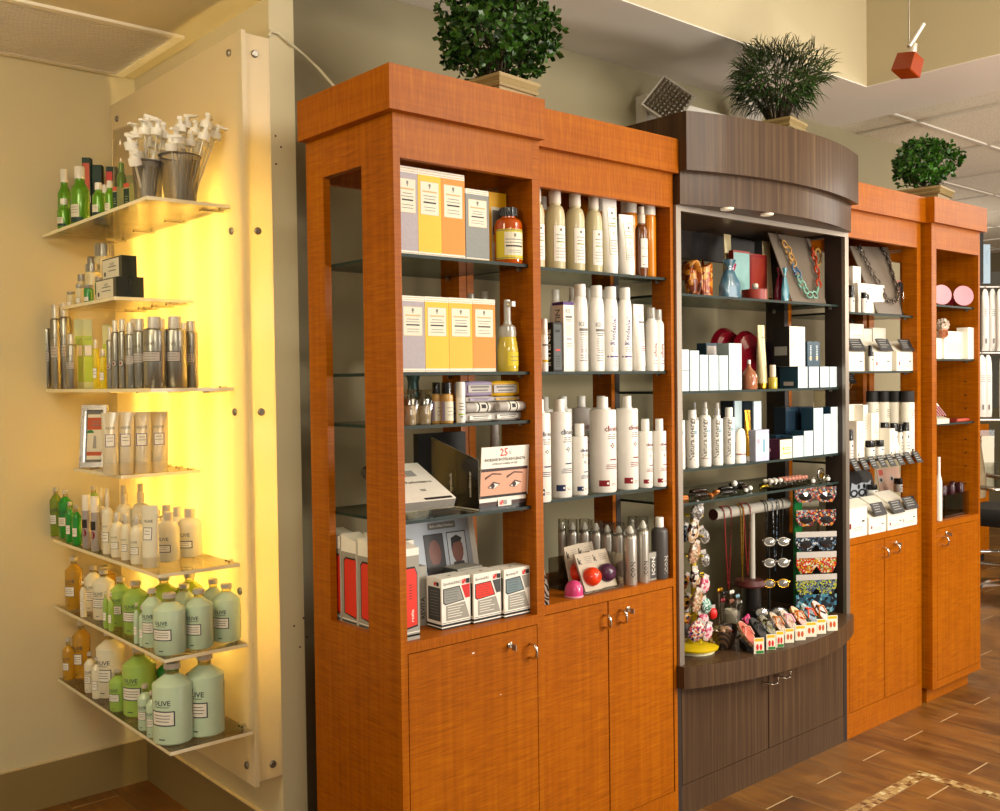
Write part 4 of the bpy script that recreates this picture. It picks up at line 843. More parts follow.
for k, (a, b) in enumerate(((431.5, 441.5), (440.5, 453.5))):
    p, R, H = stand(a, b, 422.5, 382.5, .075 - .02 * k, Z3)
    def pl(g, f, R, bh): pr_rect(g, f, -R * 1.1, bh * .1, R * 1.1, bh * .86, 0); pr_rect(g, f, -R * 1.1, bh * .1, -R * .6, bh * .86, 1, .0006); pr_lines(g, f, -R * .3, R * .9, bh * .6, 3, bh * .14, bh * .02, 2)
    set_thing(bottle('bath_oil_bottle', R, H, 'pale_amber', 'black_gloss', H * .62, H * .08, R * .75, H * .28, R * .8, 'flat', art=pl, ang=radians(-110), lab=('print_cream', 'lilac', 'grey_ink')), ('left', 'right')[k] + ' one of two black capped amber bottles with cream labels, third glass shelf', 'bottle', p, 'black capped amber bottles')
p, R, H = stand(456, 465.6, 422, 382, .045, Z3)
def st(g, f, R, bh): pr_lines(g, f, -R * .6, R * .6, bh * .75, 3, bh * .12, bh * .03, 0); pr_rect(g, f, -R * .7, bh * .3, R * .7, bh * .36, 1); pr_lines(g, f, -R * .5, R * .5, bh * .22, 1, 0, bh * .03, 2)
set_thing(bottle('balm_stick', R, H, 'white_gloss', 'white_gloss', H * .62, H * .005, R * .98, H * .37, R, 'flat', art=st, ang=radians(-115), lab=('grey_ink', 'leaf_liquid', 'ink')), 'white round balm stick between the amber bottles and wrapped soaps', 'tube', p)
def wrapped(name, label, u0, u1, vt, vb, Y, z0, d, col, band, group, cat='soap'):
    a, b, h = front_box(u0, u1, vb, vt, Y, z0); w = b - a; r = root(name, label, cat, Vector(((a + b) / 2, Y + d / 2, z0 + .0004)), 0, group)
    rg = []
    for i in range(9):
        t = i / 8; x = -w / 2 + w * t; s_ = .8 + .2 * min(1, min(t, 1 - t) * 5); rg.append([(x, d / 2 * s_ * max(-1, min(1, 1.35 * cos(q))), h / 2 + h / 2 * s_ * max(-1, min(1, 1.35 * sin(q)))) for q in [2 * pi * k / 16 for k in range(16)]])
    G().loft(rg, 0, True).build('wrapper', col, r)
    g = G(); f = flat((-w / 2, -d / 2, 0), (1, 0, 0), (0, 0, 1)); pr_rect(g, f, w * .1, h * .22, w * .88, h * .76, 0, .0006); pr_frame(g, f, w * .1, h * .22, w * .88, h * .76, h * .03, 1, .0008)
    pr_lines(g, f, w * .18, w * .8, h * .55, 1, 0, h * .12, 1, .1); pr_lines(g, f, w * .22, w * .76, h * .36, 1, 0, h * .06, 2, .1); g.build('band', [band, 'grey_ink', 'ink'], r); return h
def roll(label, u0, u1, vt, vb, Y, z0, group):
    a, b, h = front_box(u0, u1, vb, vt, Y, z0); R = h / 2; w = b - a
    r = root('wrapped_soap_roll', label, 'soap', Vector(((a + b) / 2, Y + R, z0 + .0004)), 0, group); m = Matrix.Translation((-w / 2, 0, R)) @ Matrix.Rotation(pi / 2, 4, 'Y')
    G().lathe([(0, 0), (R * .8, .001), (R, .006), (R, w - .006), (R * .8, w - .001), (0, w)], seg=18).xf(m).build('wrapper', 'paper_grey', r)
    g = G()
    for x0, x1, mi in ((.3, .72, 0), (.36, .4, 1), (.62, .66, 1), (.44, .58, 1)): 
        f = lambda uu, vv, d=0, R=R, w=w: Vector((uu, -(R + d) * cos(vv), R + (R + d) * sin(vv)))
        for j in range(6): q0, q1 = -1.0 + j * .4, -.6 + j * .4; g.add([f(-w / 2 + w * x0, q0, .0004 + mi * .0003), f(-w / 2 + w * x1, q0, .0004 + mi * .0003), f(-w / 2 + w * x1, q1, .0004 + mi * .0003), f(-w / 2 + w * x0, q1, .0004 + mi * .0003)], [(0, 1, 2, 3)], mi) if not (mi == 1 and x0 == .44 and j not in (2, 3)) else None
    g.build('band', ['white_paper', 'ink'], r); return h
M('paper_grey', '#b9b2ac', .5); M('soap_yellow', '#d8a514', .45)
gs = 'wrapped soaps and rolls'
h1 = wrapped('wrapped_soap', 'lowest grey wrapped soap under the lilac packs, third glass shelf', 466.5, 495, 413, 421.6, .05, Z3, .05, 'paper_grey', 'white_paper', gs)
h1b = wrapped('wrapped_soap', 'lowest grey wrapped soap under the yellow packs, third glass shelf', 498, 526, 411.5, 420.2, .05, Z3, .05, 'paper_grey', 'white_paper', gs)
h2 = roll('left one of two round soap rolls with printed bands, third glass shelf', 466.8, 500, 402.5, 413.5, .052, Z3 + h1 + .001, gs)
h2b = roll('right one of two round soap rolls with printed bands, third glass shelf', 502.5, 529, 401.5, 412.5, .03, Z3 + h1b + .001, gs)
h3 = wrapped('wrapped_soap', 'grey wrapped soap right under the lilac pack, third glass shelf', 467, 495, 396.5, 402.8, .055, Z3 + h1 + h2 + .002, .05, 'paper_grey', 'lilac', gs)
wrapped('wrapped_soap', 'lilac wrapped soap on top of its stack, third glass shelf', 465, 495, 381.2, 396.8, .055, Z3 + h1 + h2 + h3 + .003, .05, 'lilac', 'paper_grey', gs)
h3b = wrapped('wrapped_soap', 'grey wrapped soap right under the yellow pack, third glass shelf', 498, 525, 396.5, 402.3, .055, Z3 + h1b + h2b + .002, .05, 'paper_grey', 'soap_yellow', gs)
wrapped('wrapped_soap', 'yellow wrapped soap on top of its stack, third glass shelf', 496.5, 526, 380.8, 396.8, .055, Z3 + h1b + h2b + h3b + .003, .05, 'soap_yellow', 'paper_grey', gs)
wrapped('wrapped_soap', 'lilac wrapped soap lying behind the others, third glass shelf', 440, 464, 402, 421, .17, Z3, .06, 'lilac', 'lilac', gs)
wrapped('wrapped_soap', 'yellow wrapped soap lying behind the others, third glass shelf', 467, 490, 402, 420, .17, Z3, .06, 'soap_yellow', 'soap_yellow', gs)
M('teal_foil', '#4f6a64', .3, .5)
p, R, H = stand(404, 424, 422, 375, .2, Z3)
rg = []
for j in range(7):
    t = j / 6; rr = R * (1 - .55 * t + (.35 if j == 6 else 0)); rg.append([(rr * (1 + .12 * sin(i * 2.1 + j * 1.7)) * cos(2 * pi * i / 20), rr * .7 * (1 + .12 * cos(i * 3 + j)) * sin(2 * pi * i / 20), H * t) for i in range(20)])
set_thing(G().loft(rg, 0, True).build('foil_parcel', 'teal_foil'), 'crumpled teal foil parcel behind the wrapped jars', 'parcel', p)
# fourth shelf
Z4 = AZ[3]
M('skin_print', '#d9a184', .5); M('brow_print', '#5a3324', .5); M('dark_brown', '#3a1d14', .5)
def logo(g, f, u, v, s, d=.0009):                                  # red and grey tile pair
    pr_rect(g, f, u, v, u + s, v + s, 2, d); pr_rect(g, f, u + s * 1.08, v, u + s * 2.08, v + s, 4, d); pr_disc(g, f, u + s * .22, v + s * .82, s * .14, 0, d + .0003); pr_disc(g, f, u + s * .8, v + s * .2, s * .14, 0, d + .0003)
p0 = onZ(416, 509, Z4 + .02); p1 = onZ(478, 499.5, Z4 + .02)
# ring folder lying in an acrylic tray: raised back, sloping face
fol = root('brochure_folder', 'thick white brochure folder with red and grey logo leaning on the fourth glass shelf', 'folder', Vector((.125, .082, Z4 + .0006)))
w = .155; tilt = radians(24); M4 = Matrix.Translation((-.045, -.045, .018)) @ Matrix.Rotation(radians(-3), 4, 'Z') @ Matrix.Rotation(tilt, 4, 'X')
g = G().box(-.045, 0, 0, w - .045, .19, .028)
f = flat((-.045, 0, .028), (1, 0, 0), (0, 1, 0)); logo(g, f, w * .32, .12, .03); pr_text(g, f, 'Performance', w * .38, .085, .012, 3, maxw=w * .5); pr_lines(g, f, w * .5, w * .62, .05, 2, .006, .003, 3)
pr_rect(g, f, w * .42, .002, w * .95, .012, 3); g.xf(M4).build('cover', ['white_paper', 'white_paper', 'red', 'ink', 'silver_ink'], fol)
g = G()
for k in range(9): g.box(-.0455, .002 + k * .0001, .003 + k * .0026, w - .046, -.0006 - .0003, .0045 + k * .0026)
g.xf(M4).build('page_edges', 'grey_ink', fol)
g = G(); rg = [[(-.045 - .012 * sin(q), y, .014 - .016 * cos(q)) for q in [pi * k / 10 for k in range(11)]] + [(-.045, y, .030)] for y in (0, .19)]
g.loft(rg, 0, True).xf(M4).build('spine', 'black_gloss', fol)
g = G().box(-.085, -.052, 0, .085, .06, .003).box(-.085, -.052, .003, .085, -.049, .02).box(-.085, .055, .003, .085, .06, .075); g.build('acrylic_tray', 'clear_acrylic', fol)
# lash serum counter display
a = onY(479, 508, .035).x; b = min(onY(528, 501, .035).x, .4385); wd = b - a
ls = root('counter_display_box', 'black counter display box with eyes photo and 25 percent header on the fourth shelf', 'display box', Vector((a, .035, Z4 + .0005)))
hb = height(503, 492, (a + wd / 2, .035, 0)) - Z4; hh = height(503, 446, (a + wd / 2, .035, 0)) - Z4; D = .20
g = G().box(0, 0, 0, wd, D, hb * .6); f = flat((0, D, 0), (0, -1, 0), (0, 0, 1))
g.add([(0, .002, hb * .6), (0, D, hb * .6), (0, D, hh * 1.12), (0, .002, hh * .8)], [(0, 1, 2, 3)]); g.add([(.003, .002, hb * .6), (.003, D, hb * .6), (.003, D, hh * 1.12), (.003, .002, hh * .8)], [(3, 2, 1, 0)], 1)
pr_text(g, f, 'REVITALASH'[:0] or 'eyelash', D * .45, hh * .25, .012, 1, rot=pi / 2); pr_text(g, f, 'conditioner', D * .85, hh * .2, .010, 1, rot=pi / 2)
pr_rect(g, f, D * .1, hb * .02, D, hb * .1, 1)
g.build('tray', ['black_gloss', 'white_paper'], ls)
g = G().box(0, -.001, 0, wd, 0, hb * .42, 0); f = flat((0, -.0015, 0), (1, 0, 0), (0, 0, 1)); pr_rect(g, f, 0, hb * .22, wd, hb * .46, 6); pr_rect(g, f, 0, hb * .46, wd, hb * .72, 1)
g.build('front_lip', ['black_gloss', 'white_paper', 'red', 'ink', 'silver_ink', 'ink', 'dark_brown'], ls)
g = G(); M5 = Matrix.Translation((0, -.004, 0)) @ Matrix.Rotation(radians(4), 4, 'X'); H1 = hh - hb * .72
g.box(0, -.001, 0, wd * 1.02, .001, H1, 0); f = flat((0, -.001, 0), (1, 0, 0), (0, 0, 1))
e1 = H1 * .52; pr_rect(g, f, 0, 0, wd, H1 * .05, 3); pr_rect(g, f, 0, H1 * .05, wd, e1, 1); pr_rect(g, f, 0, e1, wd, e1 + H1 * .06, 5)
for cx, sg in ((wd * .26, 1), (wd * .72, 1)):
    pr_poly(g, f, [(cx - wd * .18, H1 * .36), (cx - wd * .02, H1 * .46), (cx + wd * .17, H1 * .44), (cx + wd * .17, H1 * .465), (cx - wd * .02, H1 * .49), (cx - wd * .18, H1 * .41)], 2, .0008)
    pr_poly(g, f, [(cx - wd * .12, H1 * .2), (cx, H1 * .32), (cx + wd * .15, H1 * .27), (cx + wd * .02, H1 * .17)], 2, .0008); pr_poly(g, f, [(cx - wd * .09, H1 * .205), (cx + .002, H1 * .285), (cx + wd * .12, H1 * .255), (cx + wd * .02, H1 * .18)], 0, .0011); pr_disc(g, f, cx - wd * .01, H1 * .235, H1 * .05, 5, .0014)
pr_text(g, f, '25', wd * .47, H1 * .815, H1 * .15, 4, align=1, d=.0009); pr_text(g, f, '%', wd * .60, H1 * .84, H1 * .07, 6, align=1); pr_text(g, f, 'INCREASE IN EYELASH LENGTH', wd * .5, H1 * .72, H1 * .055, 3, align=1, maxw=wd * .86); pr_text(g, f, 'AFTER JUST 4 WEEKS OF USE*', wd * .5, H1 * .645, H1 * .035, 3, align=1, maxw=wd * .66)
g.xf(Matrix.Translation((0, 0, hb * .72)) @ M5).build('header_card', ['white_paper', 'skin_print', 'brow_print', 'ink', 'red', 'dark_brown', 'silver_ink'], ls)
g = G().box(wd * .38, -.005, hb * .16, wd * .66, -.003, hb * .58, 0); f = flat((wd * .38, -.005, hb * .16), (1, 0, 0), (0, 0, 1)); logo(g, f, wd * .03, hb * .08, hb * .28); g.build('logo_tag', ['white_paper', 'white_paper', 'red', 'ink', 'silver_ink'], ls)
g = G()
for k in range(2): G().box(.006 + k * wd * .48, .012, hb * .6, wd * .46 + k * wd * .5, .19, hb * .6 + .075).build('serum_carton', 'white_paper', ls)
box_at('flat_carton', 'flat black carton standing behind the lash counter display', 443, 489.5, 505, 431.5, .29, Z4, .02, ['black_matt', 'grey_ink'])
p, R, H = stand(490.5, 500, 504, 422, .31, Z4)
set_thing(bottle('cream_tube', R, H, 'paper_grey', 'paper_grey', H * .8, H * .02, R * .9, H * .16, R * .9, 'flat', art=simple_label(.4, .8, 1), lab=LAB), 'slim grey tube standing behind the black carton', 'tube', p)
# lower deck
Z5 = AZ[4]; gR = 'tall red fronted hair care boxes seen through the side window'
M('signal_red', '#e0301a', .45); M('carton_grey', '#9b978c', .5); M('blue_grey', '#6e8286', .5); M('mid_grey', '#8d8f88', .5); M('dark_grey', '#43423f', .5)
def red_side(g, f, w, h):
    pr_rect(g, f, 0, 0, w, h * .86, 2); r_ = w * .1; pr_poly(g, f, [(w * .17, h * .12), (w * .95, h * .08), (w * .95, h * .8), (w * .3, h * .80), (w * .17, h * .76)], 3, .0005)
    pr_poly(g, f, [(w * .22, h * .13), (w, h * .1), (w, h * .78), (w * .32, h * .78), (w * .22, h * .74)], 1, .0008); pr_rect(g, f, 0, h * .02, w, h * .035, 3); pr_rect(g, f, 0, h * .05, w, h * .06, 0, .0006)
def red_front(g, f, w, h):
    pr_rect(g, f, 0, 0, w, h * .92, 2); pr_poly(g, f, [(w * .06, h * .12), (w * .88, h * .14), (w * .88, h * .72), (w * .72, h * .8), (w * .06, h * .8)], 3, .0005); pr_poly(g, f, [(w * .06, h * .14), (w * .84, h * .16), (w * .84, h * .71), (w * .7, h * .78), (w * .06, h * .78)], 1, .0008)
    pr_text(g, f, 'revita', w * .62, h * .2, w * .2, 0, rot=pi / 2, d=.001); pr_lines(g, f, w * .3, w * .55, h * .6, 6, h * .03, h * .006, 3)
    pr_rect(g, f, 0, h * .04, w, h * .06, 3); pr_rect(g, f, 0, h * .08, w, h * .09, 0, .0006)
def hair_box(label, X0, y0, y1, h, rot=0, w=.055, front=None):
    d = y1 - y0
    def top(g): g.hexa([(-w / 2, -d / 2, h), (w / 2, -d / 2, h), (w / 2, d / 2, h), (-w / 2, d / 2, h)], [(-w / 2, -d / 2 + .004, h + .001), (w / 2, -d / 2 + .004, h + .001), (w / 2, d / 2, h + .014), (-w / 2, d / 2, h + .014)], 0)
    o = carton('hair_care_box', w, d, h, ['white_paper', 'signal_red', 'carton_grey', 'black_matt', 'white_gloss'], front, red_side, None, top)
    return set_thing(o, label, 'box', Vector((X0 + w / 2, (y0 + y1) / 2, Z5 + .0004)), gR, rot)
hz = height(350, 541, (.03, .25, 0)) - Z5
hair_box('red fronted hair box at the back of the side window', .026, .305, .375, hz + .004)
hair_box('red fronted hair box in the middle of the side window', .024, .225, .295, hz)
hair_box('red fronted hair box nearest the front in the side window', .023, .145, .215, hz - .002)
pq = onZ(420, 638.5, Z5)
o = hair_box('red hair care box standing at the cabinet front beside the white carton row', .024, .018, .095, height(410, 545, (.04, .05, 0)) - Z5 - .006, front=red_front, w=.046)
def rv(g, f, w, h): pr_text(g, f, 'REVITA', w * .75, h * .12, w * .4, 1, rot=pi / 2)
a = onY(421, 630, .10).x
set_thing(carton('hair_care_box', .03, .07, height(428, 568, (a, .1, 0)) - Z5, ['carton_grey', 'ink', 'white_paper'], rv), 'grey box with upright lettering squeezed between the red box and white cartons', 'box', Vector((a + .016, .15, Z5 + .0004)))
for k, (X, Y, hh_) in enumerate(((.088, .25, hz + .012), (.088, .165, hz + .004))):
    g = carton('hair_care_box', .05, .07, hh_, ['white_paper', 'ink', 'carton_grey'], lambda g, f, w, h: pr_rect(g, f, 0, 0, w, h * .8, 2), None, lambda g, f, w, d: pr_disc(g, f, w * .5, d * .4, .006, 1))
    set_thing(g, ('rear', 'front')[k] + ' one of two white topped grey boxes behind the red box', 'box', Vector((X + .024, Y, Z5 + .0004)), gR)
def spectral(accent, second, title):
    def fr(g, f, w, h):
        pr_rect(g, f, 0, 0, w, h * .03, 3); pr_rect(g, f, 0, h * .055, w, h * .10, 3); pr_rect(g, f, 0, h * .12, w, h * .13, 3)
        pr_text(g, f, title, w * .06, h * .87, h * .055, 5, maxw=w * .6); logo(g, f, w * .70, h * .845, w * .13)
        pr_poly(g, f, [(w * .05, h * .52), (w * .12, h * .48), (w * .78, h * .52), (w * .62, h * .82), (w * .05, h * .80)], 3, .0004); pr_poly(g, f, [(w * .08, h * .53), (w * .14, h * .5), (w * .74, h * .535), (w * .6, h * .80), (w * .08, h * .785)], 1, .0007)
        pr_poly(g, f, [(w * .82, h * .55), (w * .98, h * .56), (w * .98, h * .83), (w * .68, h * .82)], 6, .0005)
        pr_poly(g, f, [(w * .14, h * .16), (w * .96, h * .16), (w * .8, h * .49), (w * .14, h * .46)], 7, .0005)
        pr_lines(g, f, w * .2, w * .76, h * .42, 5, h * .05, h * .012, 0, .35, False); pr_lines(g, f, w * .14, w * .58, h * .76, 5, h * .05, h * .006, 4, .2, False); pr_poly(g, f, [(w * .05, h * .14), (w * .17, h * .14), (w * .05, h * .22)], 0, .0009)
    def sd(g, f, w, h):
        pr_rect(g, f, w * .1, h * .16, w * .92, h * .82, 8); pr_rect(g, f, 0, h * .055, w, h * .10, 3); pr_rect(g, f, 0, 0, w, h * .03, 3); logo(g, f, w * .5, h * .85, w * .16); pr_lines(g, f, w * .18, w * .84, h * .74, 9, h * .06, h * .006, 7, .2)
    return fr, sd
gw = 'white hair therapy cartons on the lower deck'
for k, (u0, u1, vb, vt, acc, sec, tt) in enumerate(((440, 470.8, 627.5, 574.5, 'mid_grey', 'red', 'Spectral.DNC'), (473, 502.3, 621.8, 569, 'signal_red', 'dark_grey', 'Spectral.RS'), (506.2, 536, 615.5, 564.5, 'blue_grey', 'carton_grey', 'Spectral.F7'))):
    fr_, sd_ = spectral(acc, sec, tt); Y = .055 - .004 * k
    a = (.156, .2535, .3505)[k]; b = a + (.094, .094, .092)[k]; Y = (.042, .034, .026)[k]; h = .128
    set_thing(carton('hair_therapy_carton', b - a - .001, .062, h, ['white_paper', acc, 'red', 'black_matt', 'ink', 'grey_ink', sec, 'carton_grey', 'dark_grey'], fr_, sd_, lambda g, f, w, d: pr_rect(g, f, w * .45, d * .4, w * .55, d * .5, 4)), f'white hair therapy carton with {("grey", "red", "blue grey")[k]} panel, {("left", "middle", "right")[k]} of three on the lower deck', 'box', Vector(((a + b) / 2, Y + .031, Z5 + .0004)), gw)
# leaning poster card with two portraits
a, b = onY(412, 560, .19).x, onY(481, 560, .19).x; b = min(b, .438); w = b - a; h = height(450, 512, (a + w / 2, .2, 0)) - Z5 + .012
M('card_blue', '#b4bac4', .5); M('photo_dark', '#3c3634', .5); M('photo_red', '#7b4a3c', .5); M('photo_pale', '#c3c7cc', .5)
g = G().box(0, -.001, 0, w, .001, h, 0); f = flat((0, -.001, 0), (1, 0, 0), (0, 0, 1)); pr_rect(g, f, 0, h * .02, w * .92, h * .99, 1); pr_rect(g, f, w * .65, h * .90, w * .9, h * .96, 2, .0006)
pr_text(g, f, 'Performance', w * .07, h * .88, h * .035, 3, d=.0009); pr_rect(g, f, w * .32, h * .80, w * .72, h * .865, 4, .0006); pr_text(g, f, 'Before/After Database', w * .52, h * .82, h * .026, 0, align=1, d=.001, maxw=w * .34)
for x0, hair in ((w * .24, False), (w * .57, True)):
    pr_rect(g, f, x0, h * .36, x0 + w * .28, h * .76, 3, .0006); pr_rect(g, f, x0 + w * .01, h * .365, x0 + w * .27, h * .75, 7 if hair else 5, .0008); cx = x0 + w * .14
    pr_disc(g, f, cx, h * .58, w * .085, 6, .001, ry=h * .125); pr_poly(g, f, [(x0 + w * .02, h * .365), (x0 + w * .26, h * .365), (cx + w * .07, h * .47), (cx - w * .07, h * .47)], 5, .0012)
    if hair: pr_poly(g, f, [(cx - w * .09, h * .58), (cx - w * .08, h * .70), (cx, h * .725), (cx + w * .08, h * .69), (cx + w * .06, h * .66), (cx - w * .05, h * .65)], 3, .0012)
o = g.build('portrait_card', ['white_paper', 'card_blue', 'dark_red', 'ink', 'grey_ink', 'photo_dark', 'photo_red', 'photo_pale'])
set_thing(o, 'leaning blue grey card with two head photos behind the white cartons', 'poster card', Vector((a, .178, Z5 + .0006)), rx=radians(-11))
for k in range(2):
    o = carton('flat_carton', .085, .06, .022, ['carton_grey', 'white_paper', 'dark_grey'], lambda g, f, w, h: pr_rect(g, f, w * .2, h * .35, w * .9, h * .75, 1), lambda g, f, w, h: pr_rect(g, f, 0, h * .2, w, h * .9, 2))
    x = onY(461, 570, .15).x; set_thing(o, ('lower', 'upper')[k] + ' one of two flat grey cartons stacked before the portrait card', 'box', Vector((x, .141, Z5 + .085 + k * .0235)), 'flat grey cartons')
st_ = carton('riser_block', .08, .055, .0845, ['dark_grey', 'white_paper']); set_thing(st_, 'dark carton under the flat grey cartons behind the white cartons', 'box', Vector((onY(461, 570, .15).x, .141, Z5 + .0003)))
# ------------------------------------------------------------------ goods in the second cabinet
S = 'top shelf, second cabinet'
M('oat_lotion', '#c9bd94', .3, coat=.4); M('cap_beige', '#d9cdbd', .4); M('amber_mist', '#6e3a10', .12, coat=.5); M('orange_liquid', '#d9820f', .18, coat=.5); M('leaf_ink', '#8d9a52', .6)
def long_label(g, f, R, bh):
    u = R * .78; pr_rect(g, f, -u, bh * .14, u, bh * .86, 0); pr_frame(g, f, -u, bh * .14, u, bh * .86, R * .025, 1, .0006)
    pr_disc(g, f, 0, bh * .77, R * .14, 1, .0009); pr_lines(g, f, -u * .7, u * .7, bh * .66, 2, bh * .07, bh * .012, 1); pr_lines(g, f, -u * .7, u * .7, bh * .52, 1, 0, bh * .022, 2); pr_lines(g, f, -u * .7, u * .7, bh * .4, 4, bh * .06, bh * .01, 1); pr_disc(g, f, 0, bh * .46, R * .06, 2, .0009)
for k, (a, b, vb, vt) in enumerate(((529, 545, 265.5, 189), (545.5, 565.5, 267, 191.2), (566, 585.2, 269, 194), (585.4, 602.6, 271, 197))):
    p, R, H = stand(a, b, vb, vt, .112, BZ[0])
    set_thing(bottle('lotion_bottle', R, H, 'oat_lotion', 'cap_beige', H * .64, H * .17, R * .56, H * .165, R * .62, 'round', art=long_label, ang=radians(-98), lab=('white_paper', 'grey_ink', 'leaf_ink')), ('leftmost, half hidden', 'second', 'third', 'fourth')[k] + f' of four oat coloured lotion bottles, {S}', 'bottle', p, 'oat coloured lotion bottles')
def tube_label(acc):
    def art(g, f, R, H):
        u0, u1 = -R * .55, R * .75; pr_frame(g, f, u0, H * .24, u1, H * .86, R * .04, 2, .0005); m = (u0 + u1) / 2
        pr_disc(g, f, m, H * .78, R * .16, 1); pr_lines(g, f, u0, u1, H * .71, 1, 0, H * .008, 1); pr_lines(g, f, u0 * .8, u1 * .8, H * .64, 2, H * .035, H * .012, 2); pr_disc(g, f, m, H * .52, R * .1, 3); pr_lines(g, f, u0 * .8, u1 * .8, H * .42, 5, H * .035, H * .007, 1)
    return art
for k, (a, b, vb, vt) in enumerate(((601.3, 618.6, 272.6, 196.5), (617.6, 635.2, 274, 215))):
    p, R, H = stand(a, b, vb, vt, .105, BZ[0])
    set_thing(tube('cream_tube', R * .97, H, 'white_gloss', 'white_gloss', H * .1, tube_label(0), radians(-100), ('white_paper', 'grey_ink', 'leaf_ink', 'soap_yellow')), ('taller', 'shorter')[k] + f' one of two white cream tubes, {S}', 'tube', p)
p, R, H = stand(635.5, 648, 275.3, 207, .098, BZ[0])
set_thing(bottle('mist_bottle', R, H, 'amber_mist', 'cap_beige', H * .66, H * .08, R * .6, H * .24, R * .62, 'round', art=simple_label(.18, .82, 1.5, 1, 3), ang=radians(-105), lab=LAB, capkind='mist'), f'slim amber mist bottle with white sprayer, {S}', 'bottle', p)
for k, (a, b, vb, vt, Y) in enumerate(((645, 660, 276, 203.5, .125), (621, 638.5, 274, 200.5, .17))):
    p, R, H = stand(a, b, vb, vt, Y, BZ[0])
    set_thing(bottle('shampoo_bottle', R, H, 'orange_liquid', 'cap_white', H * .8, H * .02, R * .9, H * .17, R * .97, 'flat'), ('right', 'left')[k] + f' of two big orange bottles at the back, {S}', 'bottle', p, 'big orange bottles')
for k, (a, b, vt) in enumerate(((538, 548, 197), (591, 603, 198))):
    p, R, H = stand(a, b, 268, vt, .24, BZ[0])
    set_thing(bottle('shampoo_bottle', R, H, 'orange_liquid', 'cap_white', H * .8, H * .02, R * .9, H * .17, R * .97, 'flat'), ('left', 'right')[k] + f' orange bottle hidden behind the oat lotion row, {S}', 'bottle', p, 'big orange bottles')
S = 'second shelf, second cabinet'
def keratin(script):
    def art(g, f, R, bh):
        if script:
            pr_text(g, f, 'Blondeshell', R * .12, bh * .46, R * .62, 2, rot=pi / 2 - .08, maxw=bh * .5); pr_lines(g, f, -R * .4, R * .5, bh * .42, 3, bh * .035, bh * .01, 1); pr_rect(g, f, -R * .95, bh * .245, -R * .72, bh * .27, 2); pr_rect(g, f, -R * .55, bh * .245, R * .75, bh * .27, 2); pr_lines(g, f, -R * .2, R * .6, bh * .19, 3, bh * .05, bh * .01, 1)
        else:
            pr_text(g, f, 'KE', -R * .55, bh * .77, R * .52, 3); pr_rect(g, f, -R * .55, bh * .69, R * .8, bh * .735, 1); pr_lines(g, f, -R * .5, R * .7, bh * .65, 2, bh * .035, bh * .014, 1); pr_lines(g, f, -R * .5, R * .7, bh * .57, 7, bh * .03, bh * .008, 3); pr_lines(g, f, -R * .4, R * .6, bh * .36, 2, bh * .035, bh * .012, 4); pr_lines(g, f, -R * .5, R * .6, bh * .27, 3, bh * .045, bh * .012, 1)
    return art
LK = ('white_paper', 'grey_ink', 'purple', 'silver_ink', 'dark_red')
for k, (a, b, vt, sc_, cc) in enumerate(((572.3, 589.2, 284.5, 0, 'dark_red'), (588.6, 605.6, 286, 0, 'teal_cap'), (602.6, 619.4, 287, 1, 'purple'), (617.6, 633.3, 288, 1, 'pale_purple'))):
    M('teal_cap', '#2f5f66', .4); M('pale_purple', '#9a86b4', .4)
    p, R, H = stand(a, b, 369.6, vt, .11, BZ[1])
    o = bottle('shampoo_bottle', R, H, 'white_gloss', 'white_gloss', H * .67, H * .19, R * .7, H * .135, R * .7, 'round', ry=.8, art=keratin(sc_), ang=radians(-104), lab=LK)
    G().box(-R * .3, -R * .5, H, R * .35, R * .5, H + .0015).build('cap_inset', cc, o)
    set_thing(o, ('first white bottle with grey print and red cap inset', 'second white bottle with grey print and teal cap inset', 'third white bottle with purple script and purple cap inset', 'fourth white bottle with purple script and pale cap inset')[k] + f', {S}', 'bottle', p, 'white salon shampoo bottles')
for k, (a, b, vt) in enumerate(((551, 562, 290), (568, 580, 288), (584, 596, 289), (600, 611, 290))):
    p, R, H = stand(a, b, 370, vt, .22, BZ[1])
    o = bottle('shampoo_bottle', R * 1.25, H, 'white_gloss', 'white_gloss', H * .67, H * .19, R * .7, H * .135, R * .72, 'round', ry=.8)
    set_thing(o, ORD[k] + f' of four white bottles half hidden in the back row, {S}', 'bottle', p, 'white bottles in the back row')
def kfront(g, f, w, h):
    pr_rect(g, f, 0, h * .955, w, h, 2); pr_text(g, f, 'KE', w * .2, h * .84, w * .3, 3); pr_rect(g, f, w * .18, h * .77, w * .82, h * .8, 1); pr_lines(g, f, w * .2, w * .8, h * .74, 2, h * .02, h * .008, 1); pr_lines(g, f, w * .2, w * .8, h * .66, 8, h * .02, h * .005, 3); pr_lines(g, f, w * .2, w * .8, h * .46, 1, 0, h * .014, 2); pr_lines(g, f, w * .2, w * .8, h * .4, 3, h * .025, h * .007, 1)
def kleft(g, f, w, h): pr_rect(g, f, 0, h * .955, w, h, 2); pr_text(g, f, 'KERATIN', w * .68, h * .36, w * .42, 1, rot=pi / 2)
box_at('treatment_carton', f'white carton with purple top band, {S}', 564, 574.6, 370.2, 302, .105, BZ[1], .045, LK[:1] + LK[1:], kfront, kleft)
def dark_front(g, f, w, h):
    pr_rect(g, f, w * .08, h * .04, w * .92, h * .96, 3); pr_lines(g, f, w * .2, w * .8, h * .8, 1, 0, h * .05, 0); pr_lines(g, f, w * .15, w * .85, h * .42, 1, 0, h * .035, 4); pr_lines(g, f, w * .2, w * .8, h * .3, 5, h * .05, h * .015, 0)
M('shelf_dark', '#3a3c38', .4)
